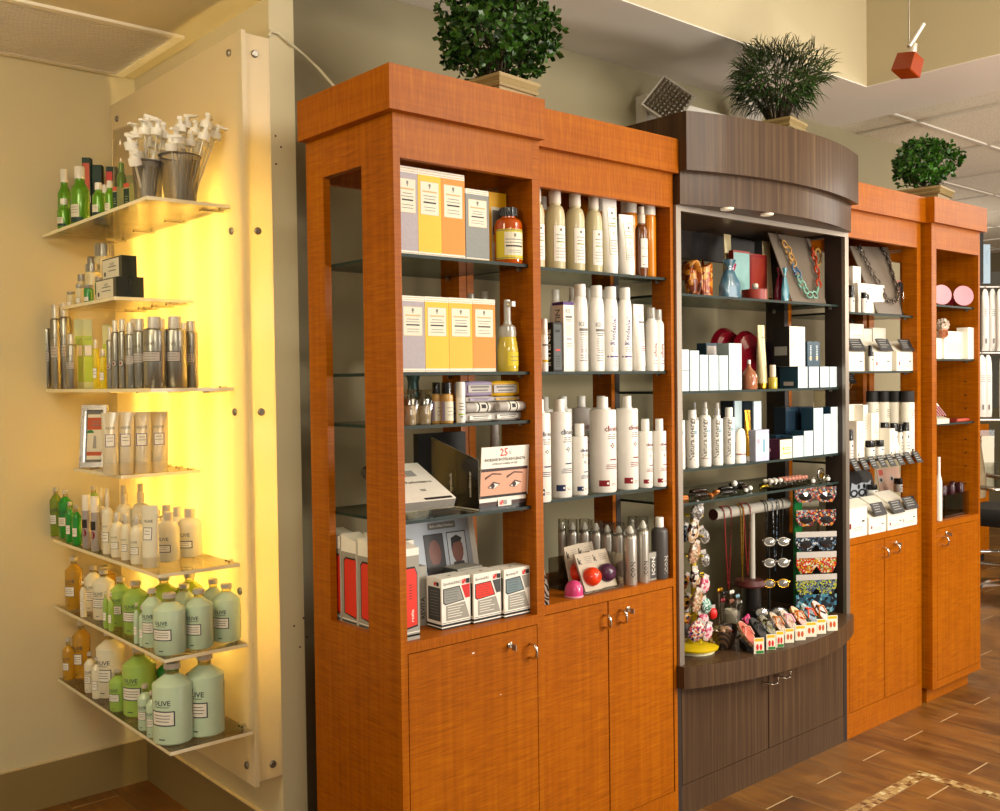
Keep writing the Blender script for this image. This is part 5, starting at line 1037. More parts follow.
box_at('hair_colour_carton', f'black carton with white upright lettering, {S}', 553.5, 562.6, 370.3, 322.5, .10, BZ[1], .045, ['black_matt', 'white_paper', 'ink', 'shelf_dark', 'red'], dark_front, lambda g, f, w, h: pr_text(g, f, 'INTENSE', w * .75, h * .12, w * .42, 1, rot=pi / 2, maxw=h * .8))
p, R, H = stand(541, 548.3, 370, 319, .095, BZ[1])
set_thing(bottle('serum_tube', R, H, 'white_gloss', 'cap_silver', H * .68, H * .01, R * .93, H * .3, R * .95, 'flat', art=lambda g, f, R, bh: (pr_rect(g, f, -R, bh * .26, R, bh * .33, 1), pr_lines(g, f, -R, R, bh * .72, 1, 0, bh * .04, 2)), ang=radians(-110), lab=('white_paper', 'soap_yellow', 'ink')), f'slim white tube with silver top at the left end of the {S}', 'tube', p)
p, R, H = stand(631.5, 646.3, 369.4, 304.5, .10, BZ[1])
set_thing(tube('cream_tube', R * .9, H, 'white_gloss', 'white_gloss', H * .07, lambda g, f, R, H: (pr_text(g, f, 'KE', -R * .3, H * .80, R * .34, 3), pr_rect(g, f, -R * .3, H * .72, R * .8, H * .745, 1), pr_lines(g, f, -R * .3, R * .75, H * .66, 8, H * .035, H * .008, 3), pr_lines(g, f, -R * .2, R * .75, H * .36, 3, H * .03, H * .01, 4)), radians(-95), LK), f'wide topped white tube with grey print, {S}', 'tube', p)
translucent('cap_frost', '#cfcac0', .5, .15, .15)
for k, (a, b, vt) in enumerate(((645.6, 657.8, 308), (656.4, 668.3, 310))):
    p, R, H = stand(a, b, 369.4, vt, .095, BZ[1])
    set_thing(bottle('mousse_can', R, H, 'white_gloss', 'cap_frost', H * .72, H * .09, R * .66, H * .17, R * .7, 'round', art=lambda g, f, R, bh: (pr_text(g, f, 'infinite', R * .25, bh * .3, R * .6, 1, rot=pi / 2, maxw=bh * .5), pr_lines(g, f, -R * .4, R * .6, bh * .22, 2, bh * .06, bh * .012, 1)), ang=radians(-95), lab=('white_paper', 'dark_red')), ('left', 'right')[k] + f' of two white mousse cans with red print, {S}', 'can', p, 'white mousse cans')
S = 'third shelf, second cabinet'
def clinic(col):
    def art(g, f, R, bh):
        pr_text(g, f, 'clinical', -R * .32, bh * .76, R * .42, col); pr_lines(g, f, -R * .1, R * .8, bh * .715, 3, bh * .025, bh * .009, 1)
        c, s_ = R * .36, R * .13; v = bh * .58
        for du, dv, m in ((0, 1, col), (0, -1, col), (-1, 0, col), (1, 0, 3)): pr_rect(g, f, c + du * s_ * 1.05 - s_ / 2, v + dv * s_ * 1.05 - s_ / 2, c + du * s_ * 1.05 + s_ / 2, v + dv * s_ * 1.05 + s_ / 2, m)
        pr_lines(g, f, R * .0, R * .9, bh * .4, 1, 0, bh * .016, col); pr_lines(g, f, -R * .3, R * .9, bh * .34, 3, bh * .022, bh * .008, col)
        pr_rect(g, f, -R * .75, bh * .08, R * .05, bh * .155, col); pr_disc(g, f, -R * .08, bh * .118, R * .09, 0, .0008); pr_lines(g, f, R * .15, R * .7, bh * .11, 2, bh * .02, bh * .006, 1)
    return art
LC = ('white_paper', 'grey_ink', 'navy', 'green_ink', 'dark_red')
CL = [(527, 549.3, 498.3, 399.5, 2, 'leftmost white litre bottle with navy print, half behind the cabinet edge', .075), (549, 572.3, 496.7, 399, 2, 'white litre bottle with navy print and full square cap', .115), (572, 588.2, 494.7, 423.8, 2, 'short white bottle with blue print', .11),
      (590, 616.8, 491.8, 397, 4, 'left of the two front litre bottles with red print', .115), (616.8, 638.6, 488, 396, 4, 'right of the two front litre bottles with red print', .11), (638.6, 652.8, 486, 419, 4, 'left of two short white bottles with red print', .098), (652.8, 666.5, 484.8, 418.8, 4, 'right of two short white bottles with red print', .086)]
for a, b, vb, vt, c, lb, Y in CL:
    p, R, H = stand(a, b, vb, vt, Y, BZ[2]); big = H > .23
    set_thing(bottle('shampoo_bottle', R, H, 'white_gloss', 'white_gloss', H * (.845 if big else .8), H * .025, R * .5, H * (.12 if big else .165), R * (.42 if big else .6), 'flat', art=clinic(c), ang=radians(-112), lab=LC), f'{lb}, {S}', 'bottle', p, 'white scalp care bottles')
for k, (a, b, vt, c) in enumerate(((538, 554, 397, 2), (555, 573, 396.5, 2), (573, 591.5, 396, 4), (592, 612, 396, 4))):
    p, R, H = stand(a, b, 485, vt, .27, BZ[2])
    set_thing(bottle('shampoo_bottle', R, H, 'white_gloss' if k != 2 else 'paper_grey', 'white_gloss', H * .845, H * .025, R * .5, H * .12, R * .45, 'flat', art=clinic(c), ang=radians(-96), lab=LC), f'{ORD[k]} of four bottles in the shaded back row, {S}', 'bottle', p, 'scalp care bottles in the back row')
S = 'lower deck, second cabinet'
M('can_silver', '#c4beb4', .3, .7); M('charcoal', '#4b4846', .4)
translucent('clear_hood', '#dcdcd8', .75, .2, .1)
def hair_can(u0, u1, vb, vt, Y, label, word, gr):
    p, R, H = stand(u0, u1, vb, vt, Y, BZ[3])
    o = root('hair_spray_can', label, 'can', p, 0, gr)
    G().lathe([(0, 0), (R * .97, 0), (R, .003), (R, H * .74), (R * .92, H * .79), (R * .7, H * .82), (R * .6, H * .83)], seg=22).build('body', 'can_silver', o)
    G().lathe([(R * .55, H * .82), (R * .6, H * .86), (R * .25, H * .94), (0, H * .95)], seg=18).build('nozzle', 'white_gloss', o)
    G().lathe([(R * .96, H * .78), (R * .93, H * .995), (R * .88, H), (0, H)], seg=22).build('clear_cap', 'clear_plastic', o)
    if word: g = G(); pr_text(g, wrap(R, radians(-118)), word, R * .42, H * .1, R * .72, 0, rot=pi / 2); g.build('lettering', ['ink'], o)
for k, (a, b, vt) in enumerate(((558.5, 567.5, 519), (567.5, 578.5, 519.3), (579, 591, 519), (590.5, 602.5, 520), (602, 613.5, 522), (613, 625, 523))):
    hair_can(a, b, 578 - .3 * k, vt, .30 - .028 * k, f'{ORD[k]} from left in the back row of silver cans, {S}', 'ICON' if k == 0 else None, 'back row of silver hair spray cans')
hair_can(623.6, 637.3, 585.8, 522.5, .09, f'front silver can with black upright lettering, left of two, {S}', 'ICON', 'front silver hair spray cans')
hair_can(637.3, 649.4, 583.3, 517, .088, f'front silver can with black upright lettering, right of two, {S}', 'ICON', 'front silver hair spray cans')
hair_can(628, 637.8, 580, 516.5, .17, f'silver can standing behind the two front lettered cans, {S}', None, 'front silver hair spray cans')
box_at('hair_wax_box', f'small grey box between the silver cans and charcoal bottle, {S}', 649, 658.2, 582, 552.5, .083, BZ[3], .03, ['carton_grey', 'charcoal', 'white_paper'], lambda g, f, w, h: (pr_rect(g, f, w * .12, h * .06, w * .88, h * .8, 1), pr_text(g, f, 'ICON', w * .66, h * .2, w * .36, 2, rot=pi / 2)))
p, R, H = stand(652.6, 669.2, 579.5, 517, .09, BZ[3])
set_thing(bottle('shampoo_bottle', R, H, 'charcoal', 'white_gloss', H * .76, H * .07, R * .5, H * .16, R * .52, 'round', art=lambda g, f, R, bh: pr_text(g, f, 'ICON', R * .45, bh * .12, R * .6, 0, rot=pi / 2), ang=radians(-98), lab=('paper_grey', 'ink')), f'charcoal bottle with white cap at the right end, {S}', 'bottle', p)
# display tray of sample cards with brush domes
M('card_taupe', '#b7a894', .6); M('dome_orange', '#e63a12', .25, coat=.4); M('dome_plum', '#4a2340', .25, coat=.4); M('dome_pink', '#d6427e', .25, coat=.4); M('base_pink', '#e8a6bc', .3)
def dome(r_, h_, col, base):
    pr_ = [(r_, 0), (r_ * .99, h_ * .25), (r_ * .85, h_ * .62), (r_ * .55, h_ * .9), (0, h_)]; return pr_
def brush_card(label, p, w, h, col, lean, rz, group='brush cards in the clear tray'):
    o = root('brush_card', label, 'brush card', p, radians(rz), group); M6 = Matrix.Rotation(radians(-lean), 4, 'X')
    g = G().box(-w / 2, 0, 0, w / 2, .006, h); f = flat((-w / 2, 0, 0), (1, 0, 0), (0, 0, 1)); pr_text(g, f, 'k', w * .08, h * .72, h * .17, 1, d=.0012); pr_lines(g, f, w * .42, w * .92, h * .88, 4, h * .05, h * .01, 2); g.xf(M6).build('card', ['card_taupe', 'ink', 'grey_ink'], o)
    G().lathe(dome(w * .43, w * .42, 0, 0), seg=24).xf(M6 @ Matrix.Translation((w * .04, 0, h * .36)) @ Matrix.Rotation(pi / 2, 4, 'X') @ Matrix.Scale(.92, 4, (0, 1, 0))).build('brush_dome', col, o)
tr = root('acrylic_tray', f'clear tray holding brush cards, {S}', 'tray', Vector((.79, .128, BZ[3] + .0004)))
g = G().box(-.085, -.05, 0, .085, .10, .003).box(-.085, -.05, .003, .085, -.047, .008).box(-.085, .097, .003, .085, .10, .09).box(.082, -.047, .003, .085, .097, .10); g.build('tray_body', 'clear_acrylic', tr)
zt = BZ[3] + .0042
bw, bhh = .072, .115
brush_card('taupe brush card with orange dome at the front of the clear tray', Vector((.757, .088, zt)), bw, bhh, 'dome_orange', 24, 0)
brush_card('taupe brush card with dark plum dome at the front of the clear tray', Vector((.833, .10, zt)), bw, bhh, 'dome_plum', 24, 0)
brush_card('taupe brush card with orange dome behind at the left, clear tray', Vector((.752, .15, zt)), bw, bhh * 1.1, 'dome_orange', 12, 14)
brush_card('taupe brush card with orange dome behind at the right, clear tray', Vector((.822, .16, zt)), bw, bhh * 1.1, 'dome_orange', 15, 0)
p = onZ(576.5, 596, BZ[3]); r_ = size(9.5, p); p.x = min(p.x, .672)
o = root('hair_brush', f'pink dome brush lying on the wood, {S}', 'brush', Vector((p.x, p.y, BZ[3] + .0004)))
G().lathe([(0, 0), (r_, 0), (r_, .005), (0, .005)], seg=26).build('base', 'base_pink', o); G().lathe([(r_ * .97, .0), (r_ * .98, .012), (r_ * .9, .024), (r_ * .68, .034), (r_ * .36, .04), (0, .042)], seg=26, z0=.005).build('brush_dome', 'dome_pink', o)
# zebra printed counter box with red lip gloss sticks
def zebra():
    m, nt, b, N, L = nodes('zebra_print'); tc = N('TexCoord'); wv = N('TexWave'); wv.inputs['Scale'].default_value = 32; wv.inputs['Distortion'].default_value = 9; wv.inputs['Detail'].default_value = 2
    mp = N('Mapping'); mp.inputs['Rotation'].default_value = (.5, .6, .3); L(tc.outputs['Object'], mp.inputs[0]); L(mp.outputs[0], wv.inputs[0]); r = ramp(N, [(.5, '#1a1715'), (.56, '#b9b1a8')]); L(wv.outputs['Fac'], r.inputs[0]); L(r.outputs[0], b.inputs['Base Color'])
zebra()
o = root('counter_tray', f'black and white printed tray of gloss sticks, {S}', 'tray', Vector((.592, .165, BZ[3] + .0004)), radians(-38))
G().hexa([(-.028, -.11, 0), (.028, -.11, 0), (.028, .11, 0), (-.028, .11, 0)], [(-.028, -.11, .045), (.028, -.11, .045), (.028, .11, .095), (-.028, .11, .095)]).build('tray_box', 'zebra_print', o)
M('gloss_red', '#7d1a22', .2, coat=.5)
for k in range(8):
    i, j = k % 2, k // 2; q = Matrix.Rotation(radians(-38), 3, 'Z') @ Vector((-.013 + .026 * i, -.085 + .05 * j + .012 * i, 0)); p = Vector((.588 + q.x, .165 + q.y, BZ[3] + .045 + .05 * (.025 + .05 * j + .012 * i) / .22 + .0025))
    def mk():
        q = root('gloss_stick', '', ''); G().lathe([(0, 0), (.0065, 0), (.0065, .045), (0, .045)], seg=12).build('vial', 'gloss_red', q); G().lathe([(.0062, .045), (.006, .078), (0, .078)], seg=12).build('cap', 'cap_silver' if k % 3 else 'white_gloss', q); return q
    put('gloss', mk, p, 0, f'red lip gloss stick, {("left", "right")[i]} row, {ORD[j]} from the front of the printed tray', 'lip gloss', 'red lip gloss sticks')
# ------------------------------------------------------------------ goods in the dark bowed cabinet
def confetti(name, cols, scale=60, rough=.25):
    m, nt, b, N, L = nodes(name); tc = N('TexCoord'); v = N('TexVoronoi'); v.inputs['Scale'].default_value = scale * 1.4; L(tc.outputs['Object'], v.inputs[0]); s_ = N('SeparateColor'); L(v.outputs['Color'], s_.inputs[0])
    r = N('ValToRGB'); e = r.color_ramp.elements; r.color_ramp.interpolation = 'CONSTANT'
    while len(e) < len(cols): e.new(.5)
    for i, c in enumerate(cols): e[i].position = i / len(cols); e[i].color = [x * .72 for x in lin(c)[:3]] + [1]
    L(s_.outputs[0], r.inputs[0]); L(r.outputs[0], b.inputs['Base Color']); b.inputs['Roughness'].default_value = rough
def box_c(name, label, u0, u1, vt, vb, Y, Z, d, mats, front=None, left=None, group=None): return box_at(name, label, u0, u1, vb, vt, Y, Z, d, mats, front, left, group)
S = 'top shelf, dark cabinet'; Z1, Z2, Z3c, Z4c = CZ
confetti('copper_swirl', ['#5e2208', '#a34a10', '#d98a2a', '#7d3410', '#e0a050'], 38, .12); confetti('orange_swirl', ['#c25a10', '#e8992e', '#a83f0c', '#f0b850'], 60, .15)
p, R, H = stand(680.5, 699, 293, 260.5, .17, Z1); p.x += .008
o = root('hair_claw', f'big brown and copper glossy hair claw at the left end, {S}', 'hair claw', p)
def shell(g, R, H, a0, a1, n=14, mi=0, t=.006):
    rings = []
    for i in range(n + 1):
        a = a0 + (a1 - a0) * i / n; c, s_ = cos(a), sin(a); w = R * .8 * (1 - .25 * abs(2 * i / n - 1) ** 2)
        rings.append([(R * c, -w, H / 2 + H / 2 * s_), (R * c, w, H / 2 + H / 2 * s_), ((R - t) * c, w, H / 2 + (H / 2 - t) * s_), ((R - t) * c, -w, H / 2 + (H / 2 - t) * s_)])
    g.loft(rings, mi, True); return g
shell(G(), R, H, radians(-80), radians(185), 20).build('outer_jaw', 'copper_swirl', o)
G().lathe([(0, 0), (R * .62, H * .12), (R * .75, H * .4), (R * .55, H * .72), (0, H * .85)], seg=22).build('inner_jaw', 'copper_swirl', o)
p, R, H = stand(698, 715.5, 294.5, 262, .15, Z1)
o = root('hair_claw', f'bright orange twisted glossy hair claw next to the copper one, {S}', 'hair claw', p)
rg = []
for i in range(13):
    t = i / 12; a = -.5 + 3.0 * t; rr = R * (1 - .1 * t); rg.append([(rr * cos(q) * (1 if j % 2 else .93), rr * .55 * sin(q), H * t * (.82 + .18 * (cos(q) + 1) / 2) ) for j, q in enumerate([2 * pi * k / 18 + a * .25 for k in range(18)])])
G().loft(rg, 0, True).build('jaw', 'orange_swirl', o); G().tube([(-R * .9, 0, H * .2), (-R * .95, 0, H * .6), (-R * .75, 0, H * 1.03), (-R * .5, 0, H * .75), (R * .1, -R * .4, H * .62), (R * .55, -R * .2, H * .95), (R * .9, 0, H * .85)], .005, 8).build('twist', 'orange_swirl', o)
translucent('organza_blue', '#5f93ad', .55, .12, .2); translucent('organza_pink', '#c22a62', .5, .12, .2); translucent('organza_teal', '#4aa6b8', .5, .12, .2)
def pouch(label, u0, u1, vt, vb, Y, mat, ribbon, card=True, group='organza pouches'):
    p, R, H = stand(u0, u1, vb, vt, Y, Z1); o = root('organza_pouch', label, 'pouch', p, 0, group); rg = []
    for i in range(14):
        t = i / 13; r_ = R * (1 - .12 * t) if t < .35 else (R * max(.13, .96 - 1.35 * (t - .35)) if t < .74 else R * (.16 + 1.5 * (t - .74)))
        rg.append([(r_ * cos(q) * (1 + .08 * sin(q * 5 + i)), r_ * (.62 if t < .74 else .8) * sin(q) * (1 + .1 * sin(q * 7)), H * t) for q in [2 * pi * k / 26 for k in range(26)]])
    G().loft(rg, 0, True, True, False).build('bag', mat, o)
    G().tube([(R * .2 * cos(q), R * .16 * sin(q), H * .735) for q in [2 * pi * k / 14 for k in range(14)]], .0025, 6, closed=True).tube([(R * .18, -R * .1, H * .73), (R * .5, -R * .3, H * .5), (R * .75, -R * .4, H * .1)], .002, 6).build('ribbon', ribbon, o)
    if card: G().box(-R * .5, -.006, .006, R * .55, .006, H * .34).build('gift_card', 'white_paper', o)
    return o
p_ = pouch(f'blue organza pouch with white card and pink ribbon, {S}', 716, 743, 260, 297, .115, 'organza_blue', 'organza_pink')
p, R, H = stand(727, 739, 280, 264, .15, Z1)
pouch(f'pink organza pouch peeking out behind the blue one, {S}', 724, 741, 264, 297.5, .20, 'organza_pink', 'organza_pink', False)
pouch(f'pink organza pouch beside the necklace board, {S}', 773, 786, 267.5, 301, .17, 'organza_pink', 'organza_pink', False)
pouch(f'teal organza pouch beside the necklace board, {S}', 780, 790, 268, 302, .12, 'organza_teal', 'organza_teal', False)
M('champagne', '#c9b88c', .3, .3); M('teal_card', '#7fa9a6', .5); M('brick_red', '#8c2a1a', .4, coat=.2)
for k, (a, b, vt, vb, Y) in enumerate(((722, 733.4, 234.5, 296, .25), (760, 773, 241.5, 299.5, .22))):
    p, R, H = stand(a, b, vb, vt, Y, Z1)
    set_thing(tube('cream_tube', R * .95, H, 'champagne', 'gold', H * .1, None), f'{("left", "right")[k]} one of two champagne tubes with gold caps, {S}', 'tube', p, 'champagne tubes')
box_c('gift_box', f'teal box with red lid edge, {S}', 733.5, 750, 251, 297, .20, Z1, .02, ['brick_red', 'teal_card'], lambda g, f, w, h: pr_rect(g, f, w * .02, 0, w * .98, h * .96, 1))
box_c('gift_box', f'brick red open box beside the teal one, {S}', 750.5, 767.3, 254.5, 298, .205, Z1, .02, ['brick_red', 'dark_red', 'silver_ink'], lambda g, f, w, h: pr_frame(g, f, w * .04, h * .03, w * .96, h * .97, w * .05, 1))
p, R, H = stand(742, 767, 301, 290, .13, Z1)
o = root('round_tin', f'low round brick red tin in front of the boxes, {S}', 'tin', p); G().lathe([(0, 0), (R, 0), (R, H), (R * .93, H), (R * .93, H * .5), (0, H * .5)], seg=32).build('tin_body', 'brick_red', o)
p2 = p + Vector((.004, .0, H * .5)); 
set_thing(bottle('glass_bottle', .013, .042, 'teal_card', 'cap_beige', .02, .004, .008, .016, .011, 'round', capkind='dome'), f'little teal bottle with round white stopper in the red tin, {S}', 'bottle', p2)
# necklace boards
M('board_taupe', '#6f6355', .5); M('board_edge', '#8d7f6d', .5); M('bead_tan', '#b78a4a', .2, coat=.5); M('bead_blue', '#3f5f80', .2, coat=.5); M('bead_green', '#6f9f8c', .2, coat=.5); M('bead_red', '#b0401c', .2, coat=.5); M('cord_brown', '#33200f', .6)
def board(name, label, TL, TR, BL, BR, yb, yt, mat, zs):
    """leaning display board; corners measured in the photo on its foot plane (yb) and its top plane (yt)"""
    bl, br = onY(*BL, yb), onY(*BR, yb); tl, tr_ = onY(*TL, yt), onY(*TR, yt); bl.z = br.z = zs + .0035; hi, top = (2.08, 1.922) if bl.x < 2.1 else (2.682, 1.97); br.x = min(br.x, hi); tr_.x = min(tr_.x, hi); tl.z = min(tl.z, top); tr_.z = min(tr_.z, top)
    n = (br - bl).cross(tl - bl).normalized(); n = n if n.y > 0 else -n; t = n * .004
    g = G().hexa([bl, br, br + t, bl + t], [tl, tr_, tr_ + t, tl + t]); o = root(name, label, 'necklace stand', Vector(((bl.x + br.x) / 2, yb, zs + .0006)))
    g.build('board', mat, o, world=True)
    m = (tl + tr_) / 2; b = (bl + br) / 2; c = b + (m - b) * .75 + t; e = Vector((min(c.x, hi - .02), min(c.y + .07, .38), zs + .0006)); c.x = min(c.x, hi - .02)
    w = Vector((.012, 0, 0)); G().hexa([e - w, e + w, e + w + Vector((0, .003, 0)), e - w + Vector((0, .003, 0))], [c - w, c + w, c + w + Vector((0, .003, 0)), c - w + Vector((0, .003, 0))]).build('prop', mat, o, world=True)
    return o, n
def ring_chain(name, label, pts, mats, r, tr, off, group=None, cord=None, cat='necklace'):
    o = root(name, label, cat, pts[0], 0, group)
    for i, p in enumerate(pts):
        a = pts[max(i - 1, 0)]; b = pts[min(i + 1, len(pts) - 1)]; t = (b - a).normalized(); s_ = t.cross(off).normalized(); s2 = off if i % 2 == 0 else (off * .55 + s_ * .45).normalized(); u = (s_ if i % 2 == 0 else s_)
        c = p - off * (r * .55 + tr + .005)
        G().tube([c + t * r * 1.15 * cos(q) + s_ * r * (1 if i % 2 == 0 else .6) * sin(q) - off * (0 if i % 2 == 0 else r * .5 * sin(q)) for q in [2 * pi * k / 14 for k in range(14)]], tr, 6, closed=True).build('bead_ring', mats[i % len(mats)] if not isinstance(mats, dict) else mats[i], o, world=True)
    if cord:
        for cpts in cord: G().tube(cpts, .0022, 6).build('cord', 'cord_brown', o, world=True)
    return o
bd, nb = board('necklace_board', f'taupe leaning necklace board at the right end, {S}', (768, 229.5), (817, 238), (792.3, 302), (826.2, 304.3), .10, .19, 'board_taupe', Z1)
def on_board(u, v, TLp, n): d = ray(u, v); return CW + d * ((TLp - CW).dot(n) / d.dot(n))
bl = onY(792.3, 302, .10); bl.z = Z1
pts = [(781, 246), (784.5, 252), (787.5, 258.5), (789.5, 264.5), (791, 270.5), (794, 275.5), (796, 281), (798.5, 286.5), (802, 292), (806, 296.5), (811, 296.5), (814, 291.5), (815, 285), (815, 278.5), (813.5, 272), (812.5, 265.5), (811, 259), (809, 252.5)]
ml = ['bead_tan', 'bead_tan', 'bead_tan', 'bead_tan', 'bead_blue', 'bead_blue', 'bead_green', 'bead_green', 'bead_green', 'bead_green', 'bead_green', 'bead_green', 'bead_red', 'bead_red', 'bead_red', 'bead_red', 'bead_red', 'bead_red']
P3 = [on_board(u, v, bl, nb) for u, v in pts]
ring_chain('necklace', f'chunky ring necklace, tan to green to red, on the taupe board, {S}', P3, ml, .0135, .0038, nb, None, [[on_board(773, 232, bl, nb) - nb * .009, P3[0] - nb * .009], [on_board(803, 238, bl, nb) - nb * .009, P3[-1] - nb * .009]])
p, R, H = stand(812, 824, 304, 248, .26, Z1)
o = root('bracelet', f'tan ring bracelet hanging on the taupe board edge, {S}', 'bracelet', on_board(814, 250, bl, nb)); q0 = on_board(816, 258, bl, nb) - nb * .008
G().tube([q0 + Vector((.022 * cos(q), 0, .032 * sin(q))) for q in [2 * pi * k / 20 for k in range(20)]], .005, 8, closed=True).build('hoop', 'bead_tan', o, world=True)
# second shelf: pale blue boxes, dark boxes, red dishes, bottle, tubes
S = 'second shelf, dark cabinet'
M('ice_blue', '#c3d6dd', .4); M('ice_white', '#cfdde2', .4); M('steel_blue', '#7fa9bd', .4); M('deep_navy', '#15293a', .4); M('petrol', '#1d3f52', .4)
def ice(g, f, w, h): pr_rect(g, f, 0, 0, w, h, 1); pr_rect(g, f, 0, 0, w * .16, h, 4, .0005); pr_lines(g, f, w * .08, w * .2, h * .9, int(h / .006), .0055, .0022, 2, .1)
IC = ['petrol', 'ice_white', 'silver_ink', 'paper_grey', 'ice_blue']
gi = 'pale blue skin care boxes on the second shelf'
h0 = None
for k, (vt, vb) in enumerate(((370.2, 389.5), (350.5, 369.8))):
    o = box_c('skin_care_box', f'{("lower", "upper")[k]} of two stacked pale boxes at the left end, {S}', 680.5, 689.3, 370.2, 389.5, .085, Z2, .045, IC, ice, None, gi); o.location.z += k * (.0655)
for k, (a, b, vt, n) in enumerate(((690, 699.3, 350.7, 'first'), (699.8, 708.4, 355, 'second'), (709, 718.7, 355.3, 'third'), (719.2, 728.2, 355.6, 'fourth'))):
    box_c('skin_care_box', f'{n} upright pale blue box right of the stacked pair, {S}', a, b, vt, 389.5, .085, Z2, .045, IC, ice, lambda g, f, w, h: pr_rect(g, f, 0, 0, w, h, 4), gi)
box_c('skin_care_box', f'tallest pale blue box beside the round brown bottle, {S}', 729, 741.8, 343.5, 389.3, .085, Z2, .05, IC, ice, lambda g, f, w, h: pr_rect(g, f, 0, 0, w, h, 4), gi)
def dk(g, f, w, h): pr_rect(g, f, w * .08, h * .6, w * .92, h * .94, 3)
for k, (a, b) in enumerate(((706.3, 717.5), (718.5, 729.7))): box_c('skin_care_box', f'{("left", "right")[k]} dark petrol box with grey panel behind the pale ones, {S}', a, b, 343.2, 388, .19, Z2, .04, IC, dk, None, gi)
M('ruby_glass', '#6e0a18', .08, coat=.8)
for k, (u, v, rr) in enumerate(((731, 352, 17), (752, 356, 14))):
    yd = .32 - .05 * k; c = onY(u, v, yd); r_ = size(rr, c); o = root('glass_dish', f'{("left", "right")[k]} ruby red glass dish standing upright at the back, {S}', 'dish', Vector((c.x, yd, Z2 + .0005)), 0, 'ruby red glass dishes')
    r_ = (height(u, 329 + 3 * k, c) - Z2) / 2
    G().lathe([(0, .01), (r_ * .5, .006), (r_ * .85, .004), (r_, -.012), (r_ * .98, -.016), (r_ * .8, -.002), (0, .002)], seg=36).xf(Matrix.Translation((0, 0, r_ * 1.02 + .006)) @ Matrix.Rotation(radians(90 - 8), 4, 'X')).build('dish', 'ruby_glass', o)
    G().box(-.03, -.012, 0, .03, .035, .004).box(-.03, .02, .004, .03, .024, r_ * .8).build('stand', 'black_gloss', o)
p, R, H = stand(740.8, 757.5, 389, 360, .10, Z2)
set_thing(bottle('perfume_bottle', R, H, 'amber_rose', 'white_gloss', H * .42, H * .42, R * .18, H * .14, R * .2, 'soft') if 'amber_rose' in MATS else (M('amber_rose', '#a5694a', .12, coat=.6), bottle('perfume_bottle', R, H, 'amber_rose', 'white_gloss', H * .42, H * .42, R * .18, H * .14, R * .2, 'soft'))[1], f'round bellied brown perfume bottle with white stopper, {S}', 'bottle', p)
p, R, H = stand(755.5, 767.5, 388.5, 325.3, .13, Z2)
set_thing(tube('cream_tube', R * .95, H, 'champagne', 'gold', H * .09, lambda g, f, R, H: pr_lines(g, f, -R * .5, R * .6, H * .8, 1, 0, H * .01, 1)), f'tall champagne tube with gold cap, {S}', 'tube', p)
p, R, H = stand(768.5, 777.3, 388.8, 365, .10, Z2)
set_thing(bottle('serum_bottle', R, H, 'soap_liquid', 'cap_beige', H * .42, H * .06, R * .6, H * .5, R * .68, 'flat'), f'tiny gold bottle with tall pale cap, {S}', 'bottle', p)
def lab_left(g, f, w, h): pr_rect(g, f, w * .2, h * .12, w * .75, h * .3, 3)
rowb = [(798, 807.6), (808.8, 819), (820.2, 829.8), (830.6, 838.4)]
tops = None
for k, (a, b) in enumerate(rowb):
    box_c('skin_care_box', f'{ORD[k]} of four low white fronted navy boxes in the row, {S}', a, b, 366.6, 388.6, .085, Z2, .075, ['petrol', 'ice_white', 'silver_ink', 'paper_grey'], lambda g, f, w, h: pr_rect(g, f, 0, h * .01, w, h * .99, 1), lab_left, 'white fronted navy boxes')
zt2 = Z2 + (height(803, 366.6, (onY(803, 388, .085).x, .085, 0)) - Z2) + .0012
a = onY(791, 366, .09).x; b = onY(806.3, 366, .09).x; hb_ = height(798, 326.5, ((a + b) / 2, .09, 0)) - zt2
set_thing(carton('skin_care_box', b - a, .07, hb_, ['white_paper', 'black_matt', 'silver_ink'], lambda g, f, w, h: pr_lines(g, f, w * .1, w * .2, h * .6, 8, h * .02, h * .012, 2), lambda g, f, w, h: (pr_rect(g, f, 0, 0, w, h, 1), pr_rect(g, f, w * .1, h * .28, w * .85, h * .5, 2, .0006))), f'tall white box with black side standing on the low boxes, {S}', 'box', Vector(((a + b) / 2, .13, zt2)))
a = onY(807.5, 366, .10).x; b = onY(820, 366, .10).x; hb_ = height(813, 341.5, ((a + b) / 2, .10, 0)) - zt2
for k in range(2):
    w_ = (b - a) / 2 - .001; set_thing(carton('skin_care_box', w_, .05, hb_, ['petrol', 'ice_white', 'gold'], lambda g, f, w, h: (pr_lines(g, f, w * .35, w * .65, h * .8, 9, h * .07, h * .035, 1), pr_rect(g, f, w * .3, h * .28, w * .7, h * .38, 2))), f'{("left", "right")[k]} of two petrol blue boxes standing on the low boxes, {S}', 'box', Vector((a + w_ / 2 + k * (w_ + .001), .125, zt2)), 'petrol blue boxes')
box_c('skin_care_box', f'dark blue box behind the low box row at its left end, {S}', 774, 780, 342, 388, .20, Z2, .04, ['deep_navy', 'paper_grey'], lambda g, f, w, h: pr_rect(g, f, w * .4, h * .5, w * .8, h * .85, 1))
